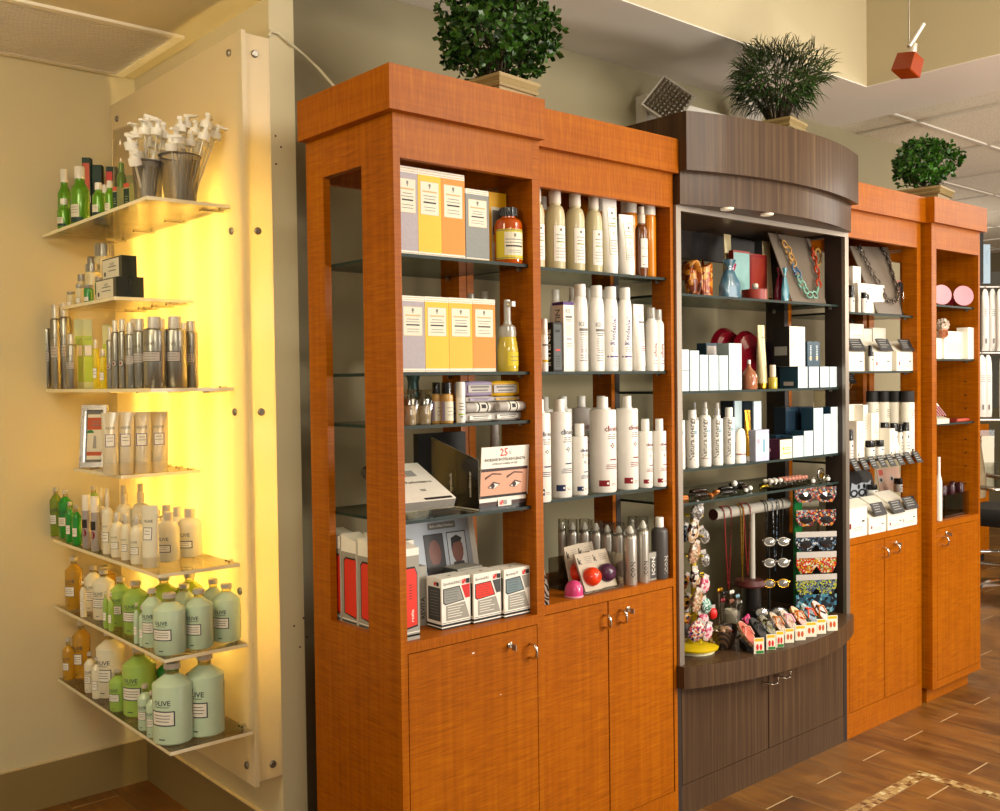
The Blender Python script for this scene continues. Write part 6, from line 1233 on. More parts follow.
# third shelf
S = 'third shelf, dark cabinet'
def natural(bar):
    def art(g, f, R, bh):
        pr_text(g, f, 'Naturalenergy', R * .1, bh * .16, R * .8, 0, rot=pi / 2, maxw=bh)
        for q in range(5): a = 2 * pi * q / 5; pr_disc(g, f, R * .42 + R * .2 * cos(a), bh * .77 + R * .2 * sin(a), R * .14, 1, .0006, 8)
        pr_lines(g, f, R * .35, R * .95, bh * .34, 2, bh * .03, bh * .006, 2)
        if bar: pr_rect(g, f, -R * .9, bh * .17, R * .6, bh * .182, 3)
    return art
LN = ('grey_ink', 'steel_blue', 'silver_ink', 'brick_red')
gn = 'white bottles with upright grey lettering'
for k, (a, b, vb, vt, capk, lb) in enumerate(((672.5, 685.3, 469.5, 410, 'plain', 'first, partly behind the metal trim'), (686, 699, 468, 410, 'plain', 'second, with square cap'), (699, 711.3, 467, 402.3, 'mist', 'third, sprayer with brown line'), (711.4, 723.2, 465.5, 403, 'mist', 'fourth, sprayer without a line'), (723.4, 735, 464.6, 407.5, 'plain', 'fifth, with square cap'))):
    p, R, H = stand(a, b, vb, vt, .105, Z3c); sp = capk == 'mist'
    set_thing(bottle('hair_care_bottle', R, H, 'white_gloss', 'white_gloss' if not sp else 'cap_frost', H * (.80 if not sp else .72), H * .03 if k != 2 else H * .08, R * .6, H * (.16 if not sp else .2), R * (.66 if not sp else .52), 'flat' if k != 2 else 'round', art=natural(k == 2), ang=radians(-130), lab=LN, capkind=capk), f'white hair bottle row, {lb}, {S}', 'bottle', p, gn)
p, R, H = stand(690, 699, 468, 402.5, .19, Z3c)
set_thing(bottle('hair_care_bottle', R, H, 'white_gloss', 'cap_frost', H * .72, H * .04, R * .6, H * .2, R * .5, 'flat', capkind='mist'), f'white sprayer half hidden behind the second white bottle, {S}', 'bottle', p, gn)
p, R, H = stand(734.8, 747, 463.7, 428.2, .09, Z3c)
o = root('hair_cream_tube', f'short rounded white tube with brown line right of the white bottles, {S}', 'tube', p)
G().lathe([(R * .95, H * .24), (R, H * .3), (R, H * .7), (R * .85, H * .9), (R * .5, H * .98), (0, H)], seg=22, sy=.7).build('body', 'white_gloss', o); G().lathe([(0, 0), (R, 0), (R, H * .23), (0, H * .23)], seg=22, sy=.72).build('cap', 'white_gloss', o); G().lathe([(R * 1.01, H * .25), (R * 1.01, H * .275)], seg=22, sy=.74, caps=False).build('band', 'brick_red', o)
for k, (a, b, vt) in enumerate(((733.5, 742.3, 401), (752.5, 761.7, 401.3))):
    box_c('skin_care_box', f'{("left", "right")[k]} tall ice blue box with navy side, {S}', a, b, vt, 463, .20 - .04 * k, Z3c, .055, ['deep_navy', 'ice_blue', 'silver_ink', 'paper_grey', 'deep_navy'], ice, lambda g, f, w, h: pr_rect(g, f, 0, 0, w, h, 4), 'tall ice blue boxes')
p, R, H = stand(743, 753, 462.5, 410, .12, Z3c)
set_thing(tube('cream_tube', R * .95, H, 'gold', 'cap_silver', H * .1, None), f'bronze gold tube between the two tall ice blue boxes, {S}', 'tube', p)
M('pale_lilac', '#b9bcd6', .4)
box_c('skin_care_box', f'pale lilac and white box with pink dot, {S}', 755.7, 769.2, 430, 461.3, .082, Z3c, .03, ['pale_lilac', 'white_paper', 'steel_blue', 'base_pink'], lambda g, f, w, h: (pr_rect(g, f, w * .02, h * .18, w * .98, h * .85, 1), pr_rect(g, f, w * .5, h * .28, w * .72, h * .7, 2, .0006), pr_disc(g, f, w * .2, h * .64, w * .13, 3)))
M('plum_card', '#4d1530', .4)
box_c('skin_care_box', f'cream box with plum side and green lines, {S}', 780, 792.3, 439.6, 459.3, .078, Z3c, .065, ['plum_card', 'print_cream', 'lime_liquid', 'base_pink'], lambda g, f, w, h: (pr_rect(g, f, 0, 0, w, h, 1), pr_rect(g, f, w * .2, h * .25, w * .9, h * .3, 2, .0006), pr_rect(g, f, w * .2, h * .45, w * .35, h * .6, 2, .0006), pr_lines(g, f, w * .4, w * .9, h * .55, 2, h * .1, h * .03, 2)), lambda g, f, w, h: pr_disc(g, f, w * .3, h * .45, h * .12, 3))
for k, (a, b, vt, vb) in enumerate(((792.8, 803.6, 436, 457.3), (804, 813, 431, 456.3), (813.6, 823.2, 408, 455.5), (823.6, 831.3, 414, 454.5), (831.8, 838.8, 407, 453.6))):
    box_c('skin_care_box', f'{ORD[k]} ice blue fronted box from the plum box to the right, {S}', a, b, vt, vb, .082, Z3c, .05, IC, ice, lambda g, f, w, h: pr_rect(g, f, 0, 0, w, h, 0), 'ice blue boxes on the third shelf')
for k, (a, b) in enumerate(((785.8, 799), (799.6, 813))):
    box_c('skin_care_box', f'{("left", "right")[k]} tall dark navy box behind the ice blue ones, {S}', a, b, 407, 456, .16, Z3c, .05, ['deep_navy', 'petrol'], lambda g, f, w, h: pr_frame(g, f, w * .08, h * .5, w * .92, h * .94, w * .04, 1), None, 'tall dark navy boxes')
box_c('skin_care_box', f'low dark petrol box behind the plum one, {S}', 776, 790, 435, 458, .155, Z3c, .04, ['petrol', 'deep_navy'])
# fourth shelf: hair claws and jewellery
S = 'jewellery shelf, dark cabinet'
M('tortoise', '#c4712a', .15, coat=.6); M('dark_tortoise', '#2c1a12', .15, coat=.6); M('black_claw', '#171414', .2, coat=.5); M('gold_leaf', '#a98a24', .25, .8); M('crystal', '#ece4d8', .1, coat=.5); M('rose_bead', '#c98a78', .2, coat=.4)
def claw(label, u, v, wpx, mat, Y=.13, kind='claw', rz=0):
    p = onY(u, v, Y); w = size(wpx, p); o = root('hair_clip', label, 'hair clip', Vector((p.x, Y, Z4c + .0006)), radians(rz), 'hair clips on the jewellery shelf'); h = w * .42
    if kind == 'butterfly':
        for s_ in (-1, 1):
            g = G(); rg = []
            for i in range(9):
                t = i / 8; a = t * pi; x = s_ * (w * .06 + w * .42 * sin(a * .5)); rg.append([(x + s_ * .002 * j, yy, h * (.15 + 1.3 * t * (1 - .45 * t)) + dz) for j, (yy, dz) in enumerate(((-w * .22 * sin(a) - .002, -.002), (w * .22 * sin(a) + .002, -.002), (w * .22 * sin(a) + .002, .002), (-w * .22 * sin(a) - .002, .002)))])
            g.loft(rg, 0, True).build('wing', mat, o)
        G().lathe([(0, 0), (w * .1, .001), (w * .12, h * .4), (0, h * .6)], seg=12).build('hinge', mat, o)
    else:
        for s_ in (-1, 1):
            g = G(); n = 7
            for k in range(n):
                y = -w * .42 + w * .84 * k / (n - 1); g.tube([(0, y, h * .9), (s_ * h * .45, y, h * .75), (s_ * h * .6, y, h * .4), (s_ * h * .35, y + w * .03, .0015)], [.003, .0035, .003, .0015], 6)
            g.tube([(s_ * h * .12, -w * .5, h * .88), (s_ * h * .2, 0, h * 1.0), (s_ * h * .12, w * .5, h * .88)], .005, 8); g.xf(Matrix.Rotation(pi / 2, 4, 'Z')).build('jaw', mat, o)
        G().tube([(-w * .12, 0, h * .98), (w * .12, 0, h * .98)], .006, 8).build('spring', 'chrome', o)
    return o
claw(f'orange tortoise clip at the far left end, {S}', 683.5, 496, 10, 'tortoise', .12)
claw(f'dark claw clip left of the butterfly, {S}', 698, 495.5, 20, 'dark_tortoise', .13)
claw(f'orange butterfly clip, {S}', 711.5, 494, 17, 'tortoise', .115, 'butterfly')
claw(f'black claw clip right of the butterfly, {S}', 725, 493.5, 18, 'black_claw', .12)
claw(f'black claw clip behind the white bobble, {S}', 736, 490, 16, 'black_claw', .19)
for k, (u, v) in enumerate(((734.5, 483.5), (750, 489), (746, 492.5))):
    p = onY(u, v, .15 - .02 * k); r_ = size(3.2 - .4 * k, p); o = root('bobble', ('black stemmed bobble with white ball', 'cream ball bobble by the gold clip', 'small cream ball bobble in front')[k] + f', {S}', 'bobble', Vector((p.x, p.y, Z4c + .0006)), 0, 'hair bobbles')
    zz = max(r_, p.z - Z4c); G().lathe([(0, -r_), (r_ * .7, -r_ * .7), (r_, 0), (r_ * .7, r_ * .7), (0, r_)], seg=16, z0=zz).build('ball', 'white_gloss', o)
    G().lathe([(r_ * .8, 0), (r_ * .8, .004), (.003, .006), (.003, zz - r_ * .6 if zz - r_ * .6 > .007 else .008)], seg=12).build('foot', 'black_claw', o)
claw(f'speckled claw clip left of the cream bobbles, {S}', 744, 488.5, 11, 'dark_tortoise', .16)
p = onY(764, 487, .12); w = size(15, p); o = root('hair_clip', f'gold leaf shaped clip beside the crystal boxes, {S}', 'hair clip', Vector((p.x, .12, Z4c + .0006)), 0, 'hair clips on the jewellery shelf')
rg = [[(-w / 2 + w * i / 10 , yy * w * .22 * sin(pi * (i + .4) / 10.8), .004 + zz * w * .2 * sin(pi * (i + .4) / 10.8) + .008 * sin(pi * i / 10)) for yy, zz in ((-1, 0), (0, .8), (1, 0), (0, -.1))] for i in range(11)]
G().loft(rg, 0, True).build('leaf', 'gold_leaf', o); G().lathe([(0, 0), (.006, .002), (.004, .009), (0, .011)], (w * .35, 0), 10, z0=.008).build('tip', 'gold_leaf', o)
def open_case(label, u0, u1, vt, vb, Y, n, fill, group):
    a, b, h = front_box(u0, u1, vb, vt, Y, Z4c); w = b - a; d = .06; h = .017; o = root('clear_case', label, 'case', Vector(((a + b) / 2, Y + d / 2, Z4c + .0006)), 0)
    G().box(-w / 2, -d / 2, 0, w / 2, d / 2, .002).box(-w / 2, -d / 2, .002, w / 2, -d / 2 + .002, h).box(-w / 2, d / 2 - .002, .002, w / 2, d / 2, h).box(-w / 2, -d / 2 + .002, .002, -w / 2 + .002, d / 2 - .002, h).box(w / 2 - .002, -d / 2 + .002, .002, w / 2, d / 2 - .002, h).build('case', 'clear_plastic', o)
    for k in range(n):
        i, j = k // 2, k % 2; r_ = .0075; pos = Vector(((a + b) / 2 - w / 2 + .012 + (w - .024) * i / max(1, (n - 1) // 2), Y + d * (.3 + .4 * j), Z4c + .0034))
        def mk():
            q = root('ring', '', ''); G().tube([(r_ * cos(t), 0, r_ + .0015 + r_ * sin(t)) for t in [2 * pi * m / 14 for m in range(14)]], .0015, 6, closed=True).build('band', 'chrome', q); G().lathe([(0, 0), (.008, .003), (.0105, .009), (.006, .015), (0, .016)], seg=7, z0=r_ * 2 + .0008).build('stone', fill, q); return q
        put('ring' + fill, mk, pos, .4 * (k % 3), f'stone ring {("in front", "behind")[1 - j] if False else ("front", "rear")[j]} row, {ORD[i]} from the left, {group}', 'ring', group)
open_case(f'clear case of crystal rings beside the gold leaf clip, {S}', 773.5, 786.5, 476, 489.5, .095, 6, 'crystal', 'crystal rings in the left clear case')
open_case(f'long clear case of rose stone rings, {S}', 788, 811.5, 474.5, 487.5, .095, 14, 'rose_bead', 'rose stone rings in the long clear case')
for k, (u, v) in enumerate(((813, 481.5), (828, 480.5))):
    p = onY(u, v, .11); o = root('pearl_earring', f'{("left", "right")[k]} pearl earring beside the silver watch, {S}', 'earring', Vector((p.x, .11, Z4c + .0006)), 0, 'pearl earrings')
    G().lathe([(0, 0), (.007, .003), (.009, .009), (.007, .015), (0, .018)], seg=14).build('pearl', 'white_gloss', o); G().tube([(.006 * cos(t), .006 * sin(t) , .018 + .005) for t in [2 * pi * m / 12 for m in range(12)]], .0012, 5, closed=True).build('loop', 'chrome', o)
p = onY(821, 484, .12); r_ = size(6, p)
o = root('bangle_watch', f'round silver bangle watch with gold dial, {S}', 'watch', Vector((p.x, .12, Z4c + .0006)))
G().tube([(r_ * cos(t), 0, r_ + .0035 + r_ * sin(t)) for t in [2 * pi * m / 28 for m in range(28)]], .0035, 8, closed=True).build('bangle', 'chrome', o)
G().lathe([(0, 0), (r_ * .5, 0), (r_ * .5, .005), (0, .006)], seg=18).xf(Matrix.Translation((0, -.002, r_ * 1.05)) @ Matrix.Rotation(pi / 2, 4, 'X')).build('dial', 'gold', o)
# ------------------------------------------------------------------ jewellery and accessories on the dark counter
ZK = .4923; S = 'dark counter'
confetti('candy_mix', ['#c22d52', '#e4d2c0', '#8a5a86', '#d8855a', '#4c2a55', '#f0e6d8'], 130); confetti('red_multi', ['#b52a1c', '#1d1a1a', '#cfc5b8', '#d88a2a', '#6f7f96', '#8c1a1a', '#2a2420'], 110); confetti('blue_multi', ['#26405c', '#111418', '#6a8aa6', '#0e1014', '#c8ccd0', '#3a4a5c'], 100)
confetti('red_yellow_multi', ['#c8201c', '#e0b028', '#8a9a3a', '#d85a20', '#b01818', '#e8dcc8'], 130); confetti('green_blue_multi', ['#9ab03a', '#26386a', '#8a8f94', '#d0c83a', '#20242c', '#5a7a8a'], 130); confetti('sea_camo', ['#2c6a86', '#14222c', '#4b93ae', '#0f161c', '#2a5268', '#7fb0bf'], 62)
confetti('leopard', ['#5b4a2a', '#2a2014', '#8a7444', '#6a7a3a'], 150); confetti('beige_multi', ['#b99a74', '#8d6a48', '#d8c4a4', '#c8876a'], 120); confetti('stripe_dark', ['#241a16', '#e8dccb', '#5d2f22', '#c9a37a'], 70); confetti('teal_glitter', ['#4aa08c', '#bcd8cc', '#2a6a5c', '#e4efe6'], 160); confetti('pink_mix', ['#e0587a', '#f2c0c8', '#c22f5c', '#f6e4e0'], 90); confetti('orange_black', ['#d98a1a', '#1a1614', '#e6b43a', '#8a3a14'], 80)
confetti('foil_silver', ['#8f8880', '#5c5650', '#b9b2aa', '#77706a', '#d8d2ca'], 140, .2); M('rack_yellow', '#d2b414', .35); M('rack_green', '#1d7a3c', .35, coat=.2); M('rack_base_white', '#e8e0b8', .4)
# yellow spinner rack
yc = onZ(694, 651, ZK); yc.x = max(yc.x, 1.19); yc.y = .125
o = root('spinner_rack', f'yellow spinner rack of hair packets at the left end of the {S}', 'rack', Vector((yc.x, yc.y, ZK + .0004)))
hR = height(692, 506, yc) - ZK; hR = min(hR, .46)
G().lathe([(0, 0), (.066, 0), (.066, .012), (0, .012)], seg=40).build('turntable', 'rack_base_white', o)
G().lathe([(0, .0122), (.078, .0122), (.08, .018), (.07, .024), (.03, .03), (.014, .05), (0, .05)], seg=40).build('base', 'rack_yellow', o)
g = G().lathe([(.0095, .05), (.0095, hR), (0, hR)], seg=14)
for k in range(6): z = .12 + k * .066; g.tube([(0, -.04, z), (0, .04, z)], .003, 6).tube([(-.04, 0, z), (.05, 0, z)], .003, 6)
g.build('post', 'rack_yellow', o)
def packet(label, u, v, wpx, hpx, mat, Y, rz, tilt, group='hanging packets on the yellow rack', shape='pillow'):
    p = onY(u, v, Y); p.x = max(p.x, 1.127 + size(wpx / 2, p)) ; w = size(wpx, p); h = size(hpx, p)
    o = root('hair_accessory_packet', label, 'packet', p, radians(rz), group); g = G(); n = 8; vs = []; rg = []
    for i in range(9):
        t = -1 + i / 4; q = sqrt(max(0, 1 - t * t * .96)); r_ = []
        for k in range(16):
            a = 2 * pi * k / 16; r_.append((w / 2 * max(-1, min(1, 1.25 * cos(a))) * (.35 + .65 * q) , .011 * q * sin(a), h / 2 * t))
        rg.append(r_)
    M7 = Matrix.Rotation(radians(tilt), 4, 'Y'); g.loft(rg, 0, False).xf(M7).build('fabric', mat, o)
    G().box(-w * .3, -.001, h * .42, w * .3, .001, h * .42 + .014).xf(M7).build('hang_card', 'paper_grey', o); return o
pk = [(697, 512, 13, 17, 'foil_silver', 'silver and clear packet at the top', .09, 20), (693, 532, 15, 22, 'stripe_dark', 'brown and white striped packet below the top one', .075, 25), (703.5, 536, 11, 15, 'foil_silver', 'clear silver packet beside the striped one', .10, -20), (694, 553, 13, 22, 'beige_multi', 'pink beige packet on the third level', .075, 20), (704.5, 559.5, 10, 14, 'foil_silver', 'small clear packet on the third level', .10, -10),
      (695, 578, 11, 19, 'stripe_dark', 'white striped oval packet on the fourth level', .075, 0), (704, 585, 14, 16, 'pink_mix', 'pink heart like packet on the fourth level', .09, 25), (696.5, 601, 14, 22, 'beige_multi', 'pale beige packet on the fifth level', .07, 20), (706, 606, 13, 16, 'teal_glitter', 'teal sparkling packet on the fifth level', .085, -25), (713, 613.5, 8, 11, 'red', 'small bright red packet', .10, 0),
      (703, 619, 12, 12, 'pink_mix', 'magenta packet on the lowest level', .09, -20), (696, 631, 17, 20, 'candy_mix', 'multicoloured diamond packet on the lowest level', .06, 35), (707, 632.5, 11, 17, 'pink_mix', 'red and white packet on the lowest level', .075, 25), (684.5, 534, 8, 17, 'blue_multi', 'dark blue packet at the left edge, upper', .12, 15), (684, 583, 8, 17, 'orange_black', 'blue and black packet at the left edge, middle', .12, 25), (685.5, 603, 9, 15, 'orange_black', 'yellow and black packet at the left edge', .11, 25), (685.5, 618, 10, 13, 'orange_black', 'orange packet at the left edge, lower', .11, 10), (686, 629, 9, 13, 'black_matt', 'black packet at the left edge, lowest', .12, 0)]
for u, v, w, h, m, lb, Y, t in pk: packet(lb + ' of the yellow rack', u, v, w, h, m, Y, rnd.uniform(-35, 10), t)
# glass jar of pins, pieces heaped on it
p = onZ(731, 622, ZK); p.y = .16; p = onY(731, 622, .16); R = size(10, p); H = height(731, 598, p) - ZK
o = root('glass_jar', f'clear glass jar of hair pins beside the yellow rack, {S}', 'jar', Vector((p.x, .16, ZK + .0004)))
G().lathe([(0, 0), (R, 0), (R, H), (R * .96, H), (R * .94, .004), (0, .004)], seg=28).build('jar', 'clear_plastic', o)
G().lathe([(0, .006), (R * .9, .006), (R * .9, H * .62), (R * .6, H * .7), (0, H * .66)], seg=22).build('pins', 'crystal', o)
for k, (u, v, r_, m, lb) in enumerate(((719, 590, 5, 'gold', 'gold bow'), (724, 593, 4.5, 'black_claw', 'black bow'), (731, 592, 4, 'crystal', 'silver bow'), (737, 596, 3.5, 'steel_blue', 'pale blue flower'), (722, 600, 4, 'dark_red', 'dark red flower'), (731, 601, 4, 'rose_bead', 'rose flower'), (739, 602, 3.5, 'crystal', 'crystal flower'))):
    q = onY(u, v, .16 + .012 * (k % 3 - 1)); r_ = size(r_, q); o = root('hair_pin', f'{lb} hair pin sticking out of the glass jar', 'hair pin', q, 0, 'hair pins in the glass jar')
    for s_ in (-1, 1): G().lathe([(0, 0), (r_ * .4, r_ * .12), (r_ * .6, r_ * .5), (r_ * .3, r_ * .9), (0, r_ * .95)], seg=10, sy=.5).xf(Matrix.Rotation(s_ * pi / 2, 4, 'Y') @ Matrix.Rotation(.3, 4, 'X')).build('petal', m, o)
    G().lathe([(0, -r_ * .25), (r_ * .25, 0), (0, r_ * .25)], seg=8).build('centre', 'gold', o); G().tube([(0, 0, -r_ * .2), (0, 0, -max(.02, q.z - ZK - .03))], .0012, 5).build('pin', 'chrome', o)
# woven basket and slippers with tags
def slipper_rows():
    tags = [(753.8, 764.5, 638, 654), (766.2, 776, 634.5, 650), (775.8, 784.3, 631, 647.5), (784.6, 794.5, 628.5, 643), (795, 806, 625.5, 640.5), (805.2, 817, 622, 637), (816.5, 826.5, 619.2, 634), (827, 838, 615.5, 631)]
    cols = [('beige_multi', 'beige and brown'), ('black_matt', 'black'), ('leopard', 'leopard print'), ('leopard', 'olive brown'), ('paper_grey', 'grey'), ('copper_swirl', 'orange brown'), ('teal_glitter', 'grey and teal'), ('tortoise', 'brown')]
    dots = ['leaf', 'red', 'green', 'orange', 'orange', 'orange', 'orange', 'orange']
    for k, ((a, b, vt, vb), (m, nm)) in enumerate(zip(tags, cols)):
        tp = onZ((a + b) / 2, vb, ZK); w = size(b - a, tp); h = height((a + b) / 2, vt, tp) - ZK
        base = Vector((tp.x, tp.y, ZK + .0006)); o = root('flip_flop', f'{nm} flip flop with tag, {ORD[k]} from left along the counter front', 'flip flop', base, radians(-32), 'small flip flops along the counter front')
        g = G().box(-w / 2, 0, 0, w / 2, .0015, h); f = flat((-w / 2, 0, 0), (1, 0, 0), (0, 0, 1)); pr_rect(g, f, w * .08, h * .78, w * .92, h * .95, 2); pr_rect(g, f, w * .1, h * .1, w * .9, h * .7, 1 if k != 2 else 0, .0005); pr_disc(g, f, w * .33, h * .42, w * .13, 3, .001, ry=h * .2); pr_disc(g, f, w * .67, h * .42, w * .13, 3, .001, ry=h * .2)
        if k < 3: pr_rect(g, f, w * .2, h * .03, w * .95, h * .2, 4, .0012)
        g.build('price_tag', ['print_cream', 'print_cream', 'warm_yellow', ('red' if k < 3 else 'print_orange'), 'green_ink'], o)
        L_, sw = .098, .024; M8 = Matrix.Translation((-.012, .012, h * .3)) @ Matrix.Rotation(radians(30), 4, 'Z') @ Matrix.Rotation(radians(48), 4, 'X')
        out = [(sw * (1 + .18 * cos(t)) * cos(t) * (1.0 if sin(t) > 0 else .86), L_ / 2 + L_ / 2 * sin(t)) for t in [2 * pi * i / 28 for i in range(28)]]
        G().prism(out, 0, .010).xf(M8).build('sole', m, o); G().prism([(x * .9, L_ / 2 + (y - L_ / 2) * .92) for x, y in out], .0101, .0108).xf(M8).build('insole', ('box_coral', 'black_matt', 'leopard', 'beige_multi', 'beige_multi', 'orange_swirl', 'sea_camo', 'dark_tortoise')[k], o)
        for s_ in (-1, 1): G().tube([(0, L_ * .80, .0108), (s_ * sw * .5, L_ * .66, .024), (s_ * sw * .95, L_ * .42, .014)], .003, 6).xf(M8).build('strap', ('rose_bead', 'black_gloss', 'dark_tortoise', 'tortoise', 'base_pink', 'tortoise', 'dome_orange', 'tortoise')[k], o)
        G().hexa([(-.03, .03, 0), (.01, .03, 0), (.01, .09, 0), (-.03, .09, 0)], [(-.03, .03, h * .3), (.01, .03, h * .3), (.01, .09, h * .55), (-.03, .09, h * .55)]).build('support', 'black_matt', o)
slipper_rows()
def basket_mat():
    m, nt, b, N, L = nodes('dark_wicker'); tc = N('TexCoord'); w = N('TexWave'); w.inputs['Scale'].default_value = 60; w.bands_direction = 'DIAGONAL'; L(tc.outputs['Object'], w.inputs[0]); r = ramp(N, [(.3, '#1d130c'), (.7, '#4c3420')]); L(w.outputs['Fac'], r.inputs[0]); L(r.outputs[0], b.inputs['Base Color']); b.inputs['Roughness'].default_value = .45
basket_mat()
bp = onZ(738, 648, ZK); o = root('woven_basket', f'dark woven basket of scrunchies behind the yellow rack base, {S}', 'basket', Vector((bp.x - .03, bp.y + .035, ZK + .0004)), radians(12))
w_ = size(22, bp); hB = .055; rg = []
for t, z in ((.55, 0), (.75, hB * .3), (.92, hB * .7), (1, hB)): rg.append([(w_ * t * cos(q), w_ * .55 * t * sin(q), z + .012 * abs(cos(q)) * t * (z / hB)) for q in [2 * pi * k / 28 for k in range(28)]])
G().loft(rg, 0, True, True, False).loft([[(x * .93, y * .9, z + .002) for x, y, z in r] for r in rg], 0, True, True, False).build('basket_shell', 'dark_wicker', o)
for k, (dx, dy, m, nm) in enumerate(((-.042, .0, 'stripe_dark', 'black and white'), (-.012, .008, 'leopard', 'leopard'), (.022, -.002, 'candy_mix', 'pink and cream'), (.0, -.014, 'beige_multi', 'beige'), (.046, .008, 'black_matt', 'black'))):
    q = Vector((bp.x - .03 + dx, bp.y + .035 + dy + .006, ZK + hB * .8 + .006 * (k % 2))); o = root('scrunchie', f'{nm} scrunchie lying in the dark woven basket', 'scrunchie', q, 0, 'scrunchies in the basket'); n = 26
    G().tube([(.017 * cos(t), .017 * sin(t), .004 * sin(3 * t)) for t in [2 * pi * i / n for i in range(n)]], [.0085 + .0025 * (i % 2) for i in range(n)] + [.0085], 8, closed=True).xf(Matrix.Rotation(radians(55), 4, 'X')).build('ruffle', m, o)
def spectacles(label, p, w, rz, fr_mat, lens_mat, tilt=0, header=None, group=None, lens_r=.36, name='sunglasses', slab=False, h=None):
    o = root(name, label, 'glasses', p, radians(rz), group); h = h or w * .34
    T = Matrix.Rotation(radians(tilt), 4, 'X')
    if slab:
        G().prism([(-w / 2, -h * .1), (-w / 2 * .8, -h * .5), (-w * .12, -h * .5), (0, -h * .15), (w * .12, -h * .5), (w / 2 * .8, -h * .5), (w / 2, -h * .1), (w / 2, h * .5), (-w / 2, h * .5)], -.003, .003).xf(T @ Matrix.Rotation(pi / 2, 4, 'X')).build('front', fr_mat, o)
    else:
        g = G()
        for s_ in (-1, 1): g.tube([(s_ * w * .25 + w * .2 * cos(t), 0, h * .42 * sin(t)) for t in [2 * pi * i / 20 for i in range(20)]], .0032, 6, closed=True)
        g.tube([(-w * .06, -.002, h * .1), (0, -.004, h * .2), (w * .06, -.002, h * .1)], .003, 6).xf(T).build('frame', fr_mat, o)
    for s_ in (-1, 1):
        g = G().lathe([(0, -.001), (w * (.15 if slab else .19), 0), (w * (.15 if slab else .19), .0012), (0, .003)], seg=20, sy=h * .42 / (w * .2) if not slab else .6)
        g.xf(T @ Matrix.Translation((s_ * w * .25, -.0045 if slab else 0, -h * .12 if slab else 0)) @ Matrix.Rotation(pi / 2, 4, 'X')).build('lens', lens_mat, o)
        G().tube([(s_ * w * .49, 0, h * .2), (s_ * w * .47, .008, h * .2), (0, .012 + .003 * s_, h * .12), (-s_ * w * .34, .014 + .003 * s_, -h * .1)], .0026, 6).xf(T).build('temple', fr_mat, o)
    if header: G().box(-w * .5, -.006, h * .3, w * .5, -.004, h * .62).xf(T).build('header_card', header, o)
    return o
M('lens_silver', '#a8a29c', .12, .8); M('lens_dark', '#1c1a1c', .06, coat=.8); M('hot_pink', '#d8387a', .3)
p = onZ(747, 634, ZK); spectacles(f'pink framed sunglasses lying behind the flip flops, {S}', Vector((onY(747.5, 619, .08).x, .08, onY(747.5, 619, .08).z)), size(22, p), 25, 'hot_pink', 'lens_silver', -15)
# T bar for necklaces
M('tbar_grey', '#b7b1a4', .7); M('tbar_end', '#4a1614', .5); M('bust_black', '#191615', .3, coat=.3)
yt = .235
a, b = onY(713.5, 513.5, yt), onY(786.5, 504, yt); R = size(5.6, a); zc = (a.z + b.z) / 2; b.x = min(b.x, 2.08)
o = root('necklace_bar', f'grey T bar necklace stand on a dark red disc, {S}', 'necklace stand', Vector(((a.x + b.x) / 2, yt, ZK + .0004)))
G().lathe([(0, 0), (R, 0), (R, (b.x - a.x)), (0, (b.x - a.x))], seg=22).xf(Matrix.Translation((a.x, yt, zc)) @ Matrix.Rotation(pi / 2, 4, 'Y')).build('bar', 'tbar_grey', o, world=True)
for x in (a.x - .001, b.x + .001): G().lathe([(0, -.001), (R * 1.02, -.001), (R * 1.02, .001), (0, .001)], seg=22).xf(Matrix.Translation((x, yt, zc)) @ Matrix.Rotation(pi / 2, 4, 'Y')).build('end_cap', 'tbar_end', o, world=True)
px_ = onY(752.3, 560, yt).x; zb_ = height(752, 578, (px_, yt, 0)); zb2 = height(745, 583, (px_, yt, 0))
G().lathe([(.0105, zb_), (.0105, zc - R * .8)], (px_, yt), 16).build('post', 'tbar_grey', o, world=True)
G().lathe([(0, zb2 - .006), (.058, zb2 - .006), (.06, zb2), (.05, zb_ - .002), (0, zb_)], (px_ - .02, yt), 32).build('plate', 'tbar_end', o, world=True)
G().lathe([(.036, ZK + .0006), (.034, zb2 - .007), (0, zb2 - .007)], (px_ - .005, yt), 28).build('pedestal', 'bust_black', o, world=True)
